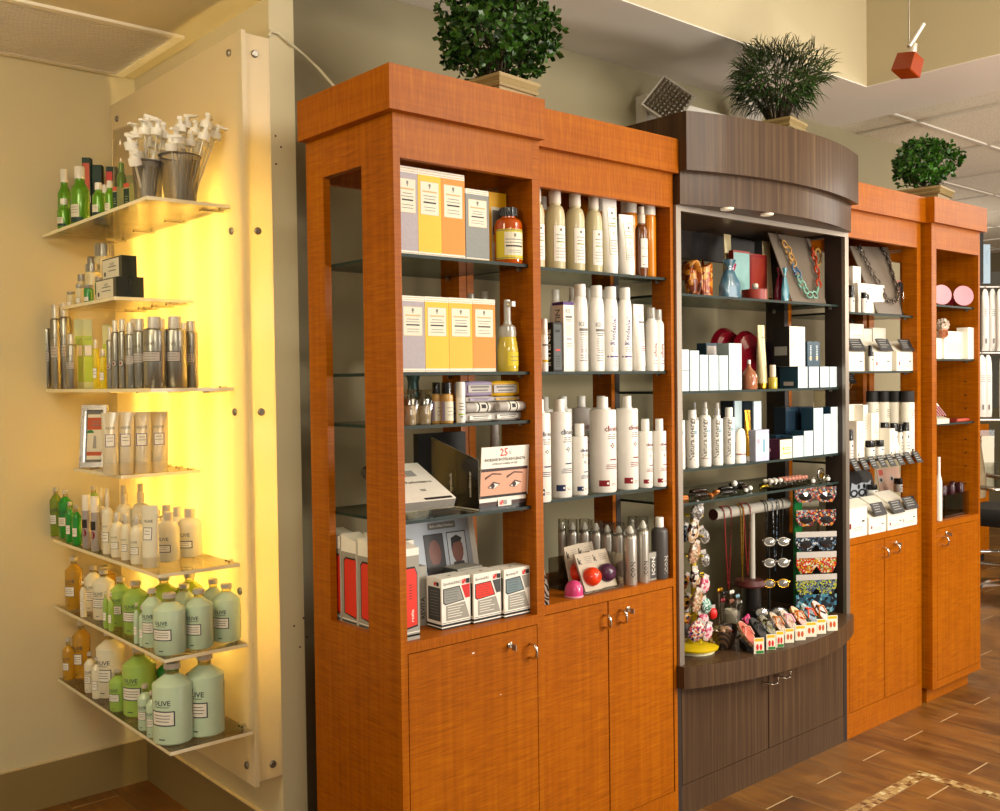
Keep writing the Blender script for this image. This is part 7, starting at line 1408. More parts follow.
def hang(label, u0, u1, vend, mat, bead, r=.0022, Y0=yt):
    x0 = onY(u0, 508, yt).x; x1 = onY(u1, 508, yt).x; ze = height((u0 + u1) / 2, vend, (x0, yt - R, 0)); m = (x0 + x1) / 2; yf = yt - R - r - .001
    pts = [(x0, yf, zc), (x0 + (m - x0) * .35, yf, zc + (ze - zc) * .45), (m, yf, ze), (x1 + (m - x1) * .35, yf, zc + (ze - zc) * .45), (x1, yf, zc)] + [(x1 + (x0 - x1) * q, yt - (R + r + .001) * cos(q * pi), zc + (R + r + .001) * sin(q * pi)) for q in (0.15, .35, .5, .65, .85)]
    pts = [(x0, yf, zc), (x0 + (m - x0) * .35, yf, zc + (ze - zc) * .45), (m - .001, yf, ze + .004), (m + .001, yf, ze + .004), (x1 + (m - x1) * .35, yf, zc + (ze - zc) * .45), (x1, yf, zc)] + [(xx, yt - (R + r + .0025) * cos(q), zc + (R + r + .0025) * sin(q)) for xx, q in ((x1, .5), (x1, 1.05), (x1, pi / 2), (x0, pi / 2), (x0, 1.05), (x0, .5))]
    o = root('necklace', label, 'necklace', Vector((m, yf, ze)), 0, 'necklaces on the grey bar'); G().tube(pts, r, 6, closed=True).build('strand', mat, o, world=True)
    for t in (.15, .3, .45, .6, .75, .9):
        for q0 in (x0, x1): G().lathe([(0, -r * 1.8), (r * 1.9, 0), (0, r * 1.8)], (q0 + (m - q0) * t * .9, yf), 8, z0=zc + (ze - zc) * t).build('bead', bead, o, world=True)
M('strand_red', '#8a1f22', .35); M('strand_gold', '#a37a22', .3, .6)
hang('long red strand necklace, leftmost on the grey bar', 719, 726, 591, 'strand_red', 'dark_red')
hang('long gold chain necklace, second on the grey bar', 735.5, 738, 583, 'strand_gold', 'gold', .0018)
hang('dark red beaded necklace with gold drop, third on the grey bar', 738.5, 745, 577, 'strand_red', 'gold')
hang('dark chain necklace, fourth on the grey bar', 760, 762.5, 560, 'black_gloss', 'black_gloss', .0018)
hang('dark beaded necklace, fifth on the grey bar', 767.5, 772, 575, 'blue_multi', 'black_gloss', .002)
hang('dark fine necklace, sixth on the grey bar', 774, 778, 570, 'black_gloss', 'chrome', .0016)
# sunglasses stand
ys = .20
xs = onY(771, 570, ys).x + .03
o = root('sunglasses_stand', f'thin upright stand carrying three pairs of sunglasses, {S}', 'rack', Vector((xs, ys + .03, ZK + .0004)))
G().lathe([(0, 0), (.045, 0), (.045, .006), (.006, .01), (.006, .30), (0, .30)], seg=20).build('stand_post', 'black_gloss', o)
for k in range(3): zz = height(770, (541, 562, 583)[k], (xs, ys, 0)) - ZK; G().tube([(-.05, -.02, zz - .008), (.05, -.02, zz - .008)], .003, 6).tube([(0, 0, zz - .008), (0, -.02, zz - .008)], .003, 6).build('arm', 'black_gloss', o)
for k, (v, fm, lb) in enumerate(((541, 'steel', 'top'), (562, 'steel', 'middle'), (582.5, 'gold', 'lowest, gold framed'))):
    p = onY(770.5, v, ys - .005); spectacles(f'{lb} of three pairs of silver lensed sunglasses on the thin stand', Vector((min(p.x, 2.0), ys - .03, p.z)), size(28, p), -38, fm, 'lens_silver', -10, None, 'sunglasses on the thin stand')
p = onY(768, 612, .16); spectacles(f'black sunglasses lying low behind the flip flops, {S}', Vector((min(p.x, 1.95), .15, p.z)), size(34, p), -38, 'black_gloss', 'lens_silver', -20)
# green rack with reading glasses
yg = .16; gp = onZ(824, 608, ZK); xg = min(onY(823, 606, yg).x, 2.005)
o = root('green_rack', f'green display rack of reading glasses at the right end of the {S}', 'rack', Vector((xg, yg, ZK + .0004)))
G().lathe([(0, 0), (.074, 0), (.076, .008), (.04, .014), (.022, .03), (0, .03)], seg=36).build('base', 'rack_green', o)
zt_ = height(822, 486, (xg, yg, 0)) - ZK; zt_ = min(zt_, .47)
G().box(-.026, .040, .02, .026, .047, zt_).build('back_plate', 'rack_green', o)
rows = [(822, 493.5, 46, 15, 'red_multi', None, 'top pair, red patterned'), (820, 517, 44, 16, 'red_multi', None, 'second pair from the top, red patterned'), (822.5, 540.5, 45, 17, 'blue_multi', 'paper_grey', 'third pair from the top, blue black under a white strip'), (821, 562, 44, 19, 'red_yellow_multi', 'paper_grey', 'fourth pair from the top, red and yellow under a white strip'), (822, 583.5, 45, 18, 'green_blue_multi', 'paper_grey', 'fifth pair from the top, green and blue under a white strip'), (820.5, 602, 45, 18, 'sea_camo', None, 'lowest pair, sea blue patterned')]
for k, (u, v, wp, hp, m, hd, lb) in enumerate(rows):
    p = onY(u, v, yg - .035); w = size(wp, p) * .94; x = min(p.x, 2.07 - w * .42)
    q = spectacles(f'{lb}, on the green rack', Vector((x, yg - .035, p.z)), w, -34, m, 'lens_dark' if k in (0, 1, 2) else m, 0, hd, 'reading glasses on the green rack', name='reading_glasses', slab=True, h=size(hp, p))
# ------------------------------------------------------------------ goods in the right orange cabinet
DZ = (1.640, 1.411, 1.060, ZDECK); S = 'top shelf right cabinet'; SD = 'right cabinet'
M('ivory_card', '#efe8d8', .5)
bd, nb = board('necklace_board', f'taupe leaning necklace board on the top shelf, {SD}', (849.8, 246), (889, 247.5), (878, 313.3), (902, 315), .10, .19, 'board_taupe', DZ[0])
bl = onY(878, 313.3, .10); bl.z = DZ[0]
pts = [(856.5, 249), (860, 255), (862.5, 260.5), (865, 265), (867, 270), (869.5, 274.5), (872, 279), (875, 283.5), (877, 288), (879.5, 292), (882, 297), (886, 301.5), (891, 302.5), (894.5, 300), (895, 295.5), (894, 290), (892.5, 284.5), (891, 279), (889.5, 274), (888, 268.5), (886, 263), (884.5, 258), (882, 254), (879, 250.5)]
P4 = [on_board(u, v, bl, nb) for u, v in pts]
M('bead_smoke', '#5d5246', .15, .4); M('bead_jet', '#1c1816', .2, coat=.5)
ring_chain('necklace', f'smoky bead necklace with black end rings on the taupe board, {SD}', P4, ['bead_jet'] + ['bead_smoke'] * 22 + ['bead_jet'], .0095, .0036, nb)
p, R, H = stand(848.5, 854.2, 311, 285.5, .10, DZ[0])
def drop(label, u0, u1, vb, vt, Y, Z, capf=.42, group=None, name='cosmetic_bottle', dot=True, S_=None):
    p, R, H = stand(u0, u1, vb, vt, Y, Z)
    return set_thing(bottle(name, R, H, 'white_gloss', 'black_gloss', H * (1 - capf - .03), H * .02, R * .9, H * capf, R * .95, 'flat', art=(lambda g, f, R, bh: (pr_rect(g, f, -R * .25, bh * .74, R * .25, bh * .86, 0), pr_lines(g, f, -R * .6, R * .6, bh * .55, 3, bh * .14, bh * .035, 1))) if dot else None, ang=radians(-105), lab=('ink', 'grey_ink')), label, 'bottle', p, group)
gb = 'small white bottles with black caps'
drop(f'white pump bottle with black top at the left, top shelf, {SD}', 847.8, 854.5, 311, 285.5, .10, DZ[0], .46, gb)
drop(f'white bottle with black cap before the square card, top shelf, {SD}', 861, 867, 312, 292.5, .088, DZ[0], .3, gb)
def bx(label, u0, u1, vt, vb, Y, Z, d, front=None, left=None, group=None, mats=None, name='cosmetic_box'): return box_at(name, label, u0, u1, vb, vt, Y, Z, d, mats or ['ivory_card', 'grey_ink', 'ink', 'silver_ink', 'dark_red'], front, left, group)
pl3 = lambda g, f, w, h: (pr_lines(g, f, w * .2, w * .8, h * .75, 5, h * .05, h * .012, 3), pr_rect(g, f, w * .2, h * .12, w * .35, h * .2, 2))
bx(f'tall ivory box behind the white bottles, top shelf, {SD}', 853, 861, 266.5, 311, .15, DZ[0], .03, pl3)
bx(f'large square ivory card box with small bottle picture, top shelf, {SD}', 858, 884.5, 284.3, 312.7, .115, DZ[0], .02, lambda g, f, w, h: (pr_rect(g, f, w * .1, h * .5, w * .26, h * .7, 2), pr_rect(g, f, w * .12, h * .1, w * .24, h * .5, 0), pr_disc(g, f, w * .36, h * .56, w * .06, 2), pr_lines(g, f, w * .5, w * .85, h * .4, 2, h * .05, h * .012, 3)))
bx(f'small rose card behind the necklace board, top shelf, {SD}', 893, 901, 280, 313, .26, DZ[0], .012, None, None, None, ['rose_bead', 'grey_ink'])
p, R, H = stand(899.5, 910.5, 315.3, 282, .13, DZ[0])
o = root('earring_tree', f'small black earring tree with hanging earrings, top shelf, {SD}', 'earring stand', p)
G().lathe([(0, 0), (R * .8, 0), (R * .35, H * .14), (R * .14, H * .3), (R * .12, H * .85), (0, H * .86)], seg=16).build('stem', 'black_matt', o)
for s_ in (-1, 1):
    G().tube([(0, 0, H * .84), (s_ * R * .35, 0, H * .97), (s_ * R * .75, 0, H * .92), (s_ * R * .85, 0, H * .7)], R * .16, 8).build('arm', 'black_matt', o)
    G().tube([(s_ * R * .85, -.003, H * .7), (s_ * R * .85, -.004, H * .5)], .0016, 5).lathe([(0, 0), (.003, .004), (0, .012)], (s_ * R * .85, -.004), 8, z0=H * .42).build('earring', 'chrome', o)
# second shelf: sloping ivory display boxes with black cards
M('card_black', '#1f1c1a', .6)
def slope_box(label, u0, u1, vt, vm, vb, Y, Z, d, group, dot=True, card=True):
    a, b, h = front_box(u0, u1, vb, vm, Y, Z); w = b - a; ht = height((u0 + u1) / 2, vt, ((a + b) / 2, Y + d * .6, 0)) - Z; o = root('display_carton', label, 'display box', Vector(((a + b) / 2, Y + d / 2, Z + .0004)), 0, group)
    g = G().hexa([(-w / 2, -d / 2, 0), (w / 2, -d / 2, 0), (w / 2, d / 2, 0), (-w / 2, d / 2, 0)], [(-w / 2, -d / 2, h), (w / 2, -d / 2, h), (w / 2, d / 2, ht), (-w / 2, d / 2, ht)])
    f = flat((-w / 2, -d / 2, 0), (1, 0, 0), (0, 0, 1)); pr_rect(g, f, w * .12, h * .3, w * .2, h * .48, 4); pr_rect(g, f, w * .74, h * .48, w * .88, h * .54, 2); pr_lines(g, f, w * .25, w * .8, h * .3, 2, h * .08, h * .02, 3); g.build('carton_body', ['ivory_card', 'grey_ink', 'ink', 'silver_ink', 'dark_red'], o)
    if card:
        cw = w * .72; c = G().box(-cw / 2 + w * .1, 0, 0, cw / 2 + w * .1, .002, .055); f = flat((-cw / 2 + w * .1, 0, 0), (1, 0, 0), (0, 0, 1)); pr_lines(c, f, cw * .15, cw * .85, .046, 4, .010, .0025, 1, .4, False)
        c.xf(Matrix.Translation((0, -d / 2 - .012, h + .004)) @ Matrix.Rotation(radians(-28), 4, 'X')).build('price_card', ['card_black', 'silver_ink'], o)
    return o
S = f'second shelf, {SD}'
for k, (a, b) in enumerate(((845, 864.4), (874, 891.7), (900, 916))):
    slope_box(f'{("left", "middle", "right")[k]} of three ivory display cartons with black cards, {S}', a, b, 341, 352, 370.3, .088, DZ[1], .07, 'ivory display cartons on the second shelf')
gb2 = 'white bottles between the display cartons'
for k, (a, b, vt, Y) in enumerate(((864.7, 868.3, 346, .125), (868, 873, 345.5, .095), (891.8, 896, 351.3, .105), (896, 900, 351, .10))):
    drop(f'{ORD[k]} of four white black capped bottles between the display cartons, {S}', a, b, 370, vt, Y, DZ[1], .42 if k < 2 else .34, gb2)
bx(f'tall ivory box at the left end in the back row, {S}', 850, 864, 324, 369, .19, DZ[1], .05, pl3)
bx(f'left of two ivory boxes side by side in the back row, {S}', 863.5, 872, 329, 369, .19, DZ[1], .05)
bx(f'right of two ivory boxes side by side in the back row, {S}', 873, 886, 328, 369, .19, DZ[1], .07, pl3)
# third shelf
S = f'third shelf, {SD}'; M('tester_white', '#f0ece4', .3)
gt = 'tall white bottles with black caps'
for k, (a, b) in enumerate(((866.5, 878.5), (878, 890.3), (890, 903), (902.6, 915.8))):
    p, R, H = stand(a, b, 455, 391, (.225, .19, .15, .098)[k], DZ[2])
    set_thing(bottle('shampoo_bottle', R, H, 'ivory_card', 'black_matt', H * .815, H * .005, R * .98, H * .175, R, 'flat', art=lambda g, f, R, bh: (pr_lines(g, f, -R * .3, R * .6, bh * .86, 5, bh * .035, bh * .01, 1), pr_disc(g, f, R * .1, bh * .1, R * .22, 0)), ang=radians(-110), lab=('ink', 'grey_ink')), f'{ORD[k]} from the left of four tall bottles with wide black caps, {S}', 'bottle', p, gt)
for k, (a, b, vb, vt) in enumerate(((880.5, 889, 456.5, 422.5), (890, 898, 456, 423), (898.5, 903, 455, 424), (903, 909.5, 456, 422.3))):
    drop(f'{ORD[k]} from the left of four middle sized black capped bottles, {S}', a, b, vb, vt, .145 - .019 * k, DZ[2], .26, 'middle sized white bottles with black caps')
bx(f'tallest ivory box with open slanting lid, {S}', 863.5, 868.2, 405, 456, .15, DZ[2], .05, pl3)
bx(f'wide ivory box at the left edge behind the others, {S}', 848, 862.8, 404.5, 456, .19, DZ[2], .04)
bx(f'ivory box in front of the tall bottles, {S}', 871.5, 879.2, 413, 457, .13, DZ[2], .045, pl3)
bx(f'ivory box at the left front, {S}', 856.8, 864, 421.2, 461, .085, DZ[2], .05, pl3)
bx(f'ivory box in the middle front, {S}', 889.8, 895.2, 428.6, 457.7, .085, DZ[2], .055, pl3)
drop(f'slim white bottle with black cap at the left front corner, {S}', 847.5, 853.3, 462, 429.5, .088, DZ[2], .34, gb)
drop(f'left of two short white jars with black caps in front, {S}', 865, 875, 459.7, 440.5, .10, DZ[2], .36, gb)
drop(f'right of two short white jars with black caps in front, {S}', 875, 884, 459, 440, .098, DZ[2], .36, gb)
g = carton('cosmetic_box', size(8, (2.5, .1, 1)), .012, .10, ['ivory_card', 'grey_ink', 'ink'], lambda g, f, w, h: pr_rect(g, f, w * .6, h * .12, w * .8, h * .2, 2))
pz = onY(901, 451, .085); set_thing(g, f'white folded card leaning right of the middle ivory box, {S}', 'card', Vector((pz.x, .10, DZ[2] + .0022)), None, 0, radians(-8), radians(-7))
# row of black price cards clipped to the shelf front
for k in range(8):
    u = 854 + k * 8.9; p = onY(u, 464.5 - k * 1.15, .062); w = size(9.6, p) * 1.2
    g = G().box(-w / 2, 0, -.026, w / 2, .002, .026); f = flat((-w / 2, 0, -.026), (1, 0, 0), (0, 0, 1)); pr_lines(g, f, w * .14, w * .86, .042, 4, .010, .0025, 1, .4, False)
    o = g.build('price_card', ['card_black', 'silver_ink']); p.y = .055
    set_thing(o, f'black price card, {ORD[k]} from the left, clipped along the third shelf front, {SD}', 'price card', Vector((min(max(p.x, 2.165), 2.665), .056, DZ[2] - .006)), 'black price cards along the shelf front', 0, radians(-30))
# tester stand at the back, white tipped sticks showing over the black caps
tz = height(890, 391, (2.55, .31, 0)) + .002
o = root('tester_stand', f'clear riser with black cards holding white testers, {S}', 'stand', Vector((2.46, .31, DZ[2] + .0005)))
G().box(-.11, -.035, 0, -.107, .035, tz - DZ[2]).box(.107, -.035, 0, .11, .035, tz - DZ[2]).box(-.11, -.035, tz - DZ[2], .11, .035, tz - DZ[2] + .004).build('riser', 'clear_acrylic', o)
for x, u in ((-.075, 0), (.06, 1)):
    c = G().box(-.026, 0, 0, .026, .002, .042); f = flat((-.026, 0, 0), (1, 0, 0), (0, 0, 1)); pr_lines(c, f, .008, .044, .034, 3, .009, .002, 1); c.xf(Matrix.Translation((x, -.05, tz - DZ[2] + .03)) @ Matrix.Rotation(radians(-25), 4, 'X')).build('price_card', ['card_black', 'silver_ink'], o)
    G().tube([(x, -.046, tz - DZ[2] + .03), (x, -.03, tz - DZ[2] + .002)], .0015, 5).build('card_wire', 'chrome', o)
for k in range(14):
    i, j = k % 7, k // 7
    def mk():
        q = root('tester_stick', '', ''); G().lathe([(0, 0), (.0058, 0), (.0058, .028), (0, .028)], seg=10).build('vial', 'pale_amber' if True else '', q); G().lathe([(.006, .028), (.0058, .062), (0, .062)], seg=10).build('cap', 'tester_white', q); return q
    put('tester', mk, Vector((2.46 - .055 + i * .02 + j * .012, .325 - .03 * j, tz + .0045)), 0, f'white capped tester in the {("back", "front")[j]} row, {ORD[i]} from the left, on the clear riser', 'tester', 'white capped testers')
# lower deck of the right cabinet
S = f'lower deck, {SD}'
for k, (a, b, vt, vm, vb, Y) in enumerate(((846, 867, 497, 508, 539, .075), (869, 885.7, 500, 516.5, 535.2, .07), (887.7, 903.4, 497, 514, 531.8, .07), (903.9, 920, 492, 509.2, 528, .072))):
    slope_box(f'{ORD[k]} from the left of four ivory display cartons at the front, {S}', a, b, vt, vm, vb, Y, DZ[3], .12, 'ivory display cartons on the lower deck', card=k > 0)
rz_ = height(872, 503, (2.32, .25, 0)) - DZ[3]
o = carton('riser_block', .50, .13, max(.05, rz_), ['ivory_card', 'grey_ink']); set_thing(o, f'long ivory riser carton behind the four display cartons, {S}', 'box', Vector((2.40, .275, DZ[3] + .0004))); RZ = DZ[3] + max(.05, rz_) + .0012
drop(f'white jar with tall black cap standing on the riser carton, {S}', 867, 877.5, 504, 484.5, .235, RZ, .42, gb)
for k, (a, b, vb, vt) in enumerate(((893.6, 903.2, 498, 478.3), (903, 913.3, 498, 478.3))):
    drop(f'{("left", "right")[k]} of two white jars with black caps on the riser carton, {S}', a, b, vb, vt, .24, RZ, .42, gb)
# dark bag with pale printed face shape, card with lashes
a, b, h = front_box(846, 872.5, 503, 471, .27, RZ); w = b - a
o = root('gift_bag', f'black bag with pale grey printed shape behind the display cartons, {S}', 'bag', Vector(((a + b) / 2, .285, RZ)))
rg = [[(-w / 2 * s_, -.025 * q, h * t), (w / 2 * s_, -.025 * q, h * t), (w / 2 * s_, .025 * q, h * t), (-w / 2 * s_, .025 * q, h * t)] for t, s_, q in ((0, 1, 1), (.5, 1, .9), (.85, .95, .5), (1, .7, .15))]
G().loft(rg, 0, False).build('bag_body', 'black_matt', o)
g = G(); f = flat((-w / 2, -.0262, 0), (1, 0, 0), (0, 0, 1))
pr_poly(g, f, [(w * .05, h * .02), (w * .8, h * .02), (w * .84, h * .62), (w * .72, h * .52), (w * .5, h * .56), (w * .28, h * .5), (w * .12, h * .6)], 0); pr_disc(g, f, w * .38, h * .42, w * .05, 1, .0008); pr_disc(g, f, w * .58, h * .42, w * .05, 1, .0008)
for x in (.2, .5): pr_disc(g, f, w * x, h * .18, w * .15, 1, .0008, 16, h * .15); pr_disc(g, f, w * x, h * .18, w * .08, 0, .0011, 16, h * .08)
g.build('print', ['card_blue', 'black_matt'], o)
a, b, h = front_box(880, 902, 497, 468, .30, RZ); w = b - a
g = G().box(0, -.001, 0, w, .001, h); f = flat((0, -.001, 0), (1, 0, 0), (0, 0, 1)); pr_rect(g, f, w * .06, h * .7, w * .25, h * .95, 1)
for x in (.12, .6): pr_disc(g, f, w * x, h * .5, w * .1, 2, ry=h * .14); pr_disc(g, f, w * x, h * .5, w * .05, 3, .0008, ry=h * .08)
M('blush_card', '#d3ad96', .5); set_thing(g.build('picture_card', ['blush_card', 'box_coral', 'paper_grey', 'ink']), f'blush pink picture card with eyes leaning behind the jars, {S}', 'card', Vector((a, .30, RZ + .001)), None, 0, radians(-10))
# ------------------------------------------------------------------ goods in the narrow end cabinet
EZ = (1.691, 1.461, 1.184, ZDECK); SE = 'end cabinet'
M('pink_disc', '#e79aa8', .3); M('grey_disc', '#8d8880', .4)
for k, (u, v, ru, rv, Y, m, lb) in enumerate(((941.5, 294.8, 7.4, 10, .075, 'pink_disc', 'left of two round pink mirrors'), (963.4, 295.8, 7.4, 10, .07, 'pink_disc', 'right of two round pink mirrors'), (945.5, 286, 7.5, 8, .25, 'grey_disc', 'round grey mirror behind the left pink one'))):
    c = onY(u, v, Y); r_ = size(rv, c); o = root('round_mirror', f'{lb}, top shelf, {SE}', 'mirror', Vector((min(max(c.x, 2.79 + r_), 3.18 - r_ * .8), Y, EZ[0] + .0005)), 0, 'round mirrors in the end cabinet'); zc_ = max(c.z - EZ[0], r_ + .001)
    G().lathe([(0, -.003), (r_, -.002), (r_ * 1.02, 0), (r_, .002), (0, .003)], seg=32).xf(Matrix.Translation((0, 0, zc_)) @ Matrix.Rotation(radians(-40), 4, 'Z') @ Matrix.Rotation(radians(82), 4, 'X')).build('disc', m, o)
    G().box(-r_ * .5, -.012, 0, r_ * .5, .03, .003).box(-.008, .012, .003, .008, .014, zc_).build('foot', 'clear_acrylic', o)
c = onY(951, 297, .14); G_ = carton('clear_block', .06, .02, .05, ['dark_red', 'base_pink']); set_thing(G_, f'dark red clear fronted case between the pink mirrors, top shelf, {SE}', 'case', Vector((c.x, .15, EZ[0] + .0005)))
o = root('scent_pouch', f'small striped triangle pouch at the left edge, top shelf, {SE}', 'pouch', Vector((2.80, .085, EZ[0] + .0005))); G().hexa([(-.01, -.01, 0), (.012, -.01, 0), (.012, .012, 0), (-.01, .012, 0)], [(-.002, -.002, .07), (.002, -.002, .07), (.002, .002, .07), (-.002, .002, .07)]).build('pouch_body', 'candy_mix', o)
M('ivory_bright', '#f3ede0', .5); M('peach_net', '#f0b48c', .6); M('cream_net', '#efe0d0', .6)
bx(f'tall ivory box at the left edge under the sponge, second shelf, {SE}', 934, 943, 338, 358.8, .085, EZ[1], .04, None, None, None, ['ivory_bright', 'grey_ink'])
bx(f'white bag box in the middle, second shelf, {SE}', 944.3, 963.5, 331.5, 358.7, .075, EZ[1], .035, lambda g, f, w, h: (pr_rect(g, f, w * .15, h * .2, w * .85, h * .6, 1)), None, None, ['ivory_bright', 'print_cream'])
bx(f'ivory box with wide side at the right, second shelf, {SE}', 971.8, 977.8, 327.8, 358.6, .052, EZ[1], .05, None, None, None, ['ivory_bright', 'grey_ink'])
def puff(label, u, v, rp, mat, Y, Z, group):
    c = onY(u, v, Y); r_ = size(rp, c); c.x = max(c.x, 2.79 + r_); o = root('bath_sponge', label, 'sponge', Vector((c.x, Y, c.z)), 0, group); g = G(); q = random.Random(int(u))
    for k in range(46):
        th, ph = q.uniform(0, 2 * pi), math.acos(q.uniform(-1, 1)); n = Vector((sin(ph) * cos(th), sin(ph) * sin(th), cos(ph))); t = n.orthogonal().normalized(); s_ = n.cross(t); rr = r_ * q.uniform(.35, .5)
        cpt = n * r_ * .62; pts = [cpt + (t * cos(a) + s_ * sin(a)) * rr + n * rr * .5 * sin(3 * a + k) for a in [2 * pi * i / 12 for i in range(12)]]
        g.add([cpt - n * r_ * .3] + pts, [(0, 1 + i, 1 + (i + 1) % 12) for i in range(12)], 0, True)
    g.build('ruffle', mat, o); return o
puff(f'cream net bath sponge on the tall ivory box, second shelf, {SE}', 942.5, 325, 7.5, 'cream_net', .10, EZ[1], 'bath sponges'); puff(f'peach net bath sponge under the cream one, second shelf, {SE}', 943.5, 333.5, 5.5, 'peach_net', .07, EZ[1], 'bath sponges')
S = f'third shelf, {SE}'
o = root('display_tray', f'cream tray of slanting red and white sticks, {S}', 'tray', Vector((2.862, .085, EZ[2] + .0005))); G().hexa([(-.065, -.05, 0), (.045, -.05, 0), (.045, .05, 0), (-.065, .05, 0)], [(-.065, -.05, .02), (.045, -.05, .02), (.045, .05, .05), (-.065, .05, .05)]).build('tray_body', 'print_cream', o)
for k in range(9):
    p = Vector((2.862 - .05 + k * .0105, .045 + .004 * (k % 2), EZ[2] + .034)); 
    def mk():
        q = root('nail_file', '', ''); G().box(-.004, -.001, 0, .004, .001, .085).build('file_body', 'strand_red' , q); G().box(-.0042, -.0014, .05, .0042, -.001, .085).build('file_tip', 'white_gloss', q); return q
    o = put('nailfile', mk, p, 0, f'red and white stick, {ORD[k]} from the left in the cream tray, {S}', 'nail file', 'red and white sticks in the tray'); o.rotation_euler = (radians(-35), radians(-12), 0)
bx(f'flat red and white box in front, {S}', 961, 974.3, 418, 422, .07, EZ[2], .05, lambda g, f, w, h: pr_rect(g, f, w * .08, h * .2, w * .95, h * .9, 1), None, None, ['brick_red', 'box_coral'])
a = 2.93; o = root('clear_case', f'clear case of brown hair bands behind the flat red box, {S}', 'case', Vector((a + .05, .19, EZ[2] + .0005))); G().box(-.055, -.03, 0, .055, .03, .002).box(-.055, -.03, .002, .055, -.028, .045).box(-.055, .028, .002, .055, .03, .07).build('case', 'clear_plastic', o)
for k in range(4):
    def mk():
        q = root('hair_band', '', ''); G().tube([(.02 * cos(t), 0, .0235 + .02 * sin(t)) for t in [2 * pi * m / 16 for m in range(16)]], .003, 6, closed=True).build('band_loop', 'dark_tortoise', q); return q
    put('hairband', mk, Vector((a + .02 + k * .02, .19, EZ[2] + .0032)), .9, f'brown hair band, {ORD[k]} from the left in the clear case, {S}', 'hair band', 'brown hair bands in the clear case')
S = f'lower deck, {SE}'; M('tool_plum', '#3a1420', .3, coat=.3)
for k, (u0, u1, Y, h_) in enumerate(((945, 969, .065, .10), (937, 958, .19, .085))):
    a, b, h = front_box(u0, u1, 519 - 4 * k, 498, Y, EZ[3]); w = b - a; d = .09; h = h_; a = max(a, 2.79)
    o = root('clear_bin', f'{("front", "rear")[k]} clear bin of dark brushes, {S}', 'bin', Vector(((a + b) / 2, Y + d / 2, EZ[3] + .0005)), 0, 'clear bins of dark brushes')
    G().box(-w / 2, -d / 2, 0, w / 2, d / 2, .003).box(-w / 2, -d / 2, .003, w / 2, -d / 2 + .003, h).box(-w / 2, d / 2 - .003, .003, w / 2, d / 2, h).box(-w / 2, -d / 2 + .003, .003, -w / 2 + .003, d / 2 - .003, h).box(w / 2 - .003, -d / 2 + .003, .003, w / 2, d / 2 - .003, h).build('bin_walls', 'clear_plastic', o)
    for j in range(6):
        def mk():
            q = root('styling_brush', '', ''); G().lathe([(0, 0), (.006, .001), (.008, .05), (.006, .085), (0, .086)], seg=12).build('handle', 'black_gloss', q); G().lathe([(.007, .086), (.016, .094), (.017, .128), (.010, .138), (0, .14)], seg=16).build('bristles', 'tool_plum', q); return q
        q = put('stylebrush', mk, Vector(((a + b) / 2 - w / 2 + .02 + (w - .04) * (j % 3) / 2, Y + .025 + .04 * (j // 3), EZ[3] + .0045)), 0, f'dark plum brush, {("front", "rear")[j // 3]} row, {ORD[j % 3]} from the left, in the {("front", "rear")[k]} clear bin', 'brush', 'dark brushes in clear bins'); q.rotation_euler = (radians(rnd.uniform(-8, 8)), radians(rnd.uniform(-9, 9)), 0)
p, R, H = stand(936, 942, 515, 457, .055, EZ[3]); set_thing(bottle('white_bottle', R, H, 'ivory_bright', 'ivory_bright', H * .6, H * .15, R * .5, H * .2, R * .5, 'soft'), f'white bottle at the left edge behind the stile, {S}', 'bottle', p)
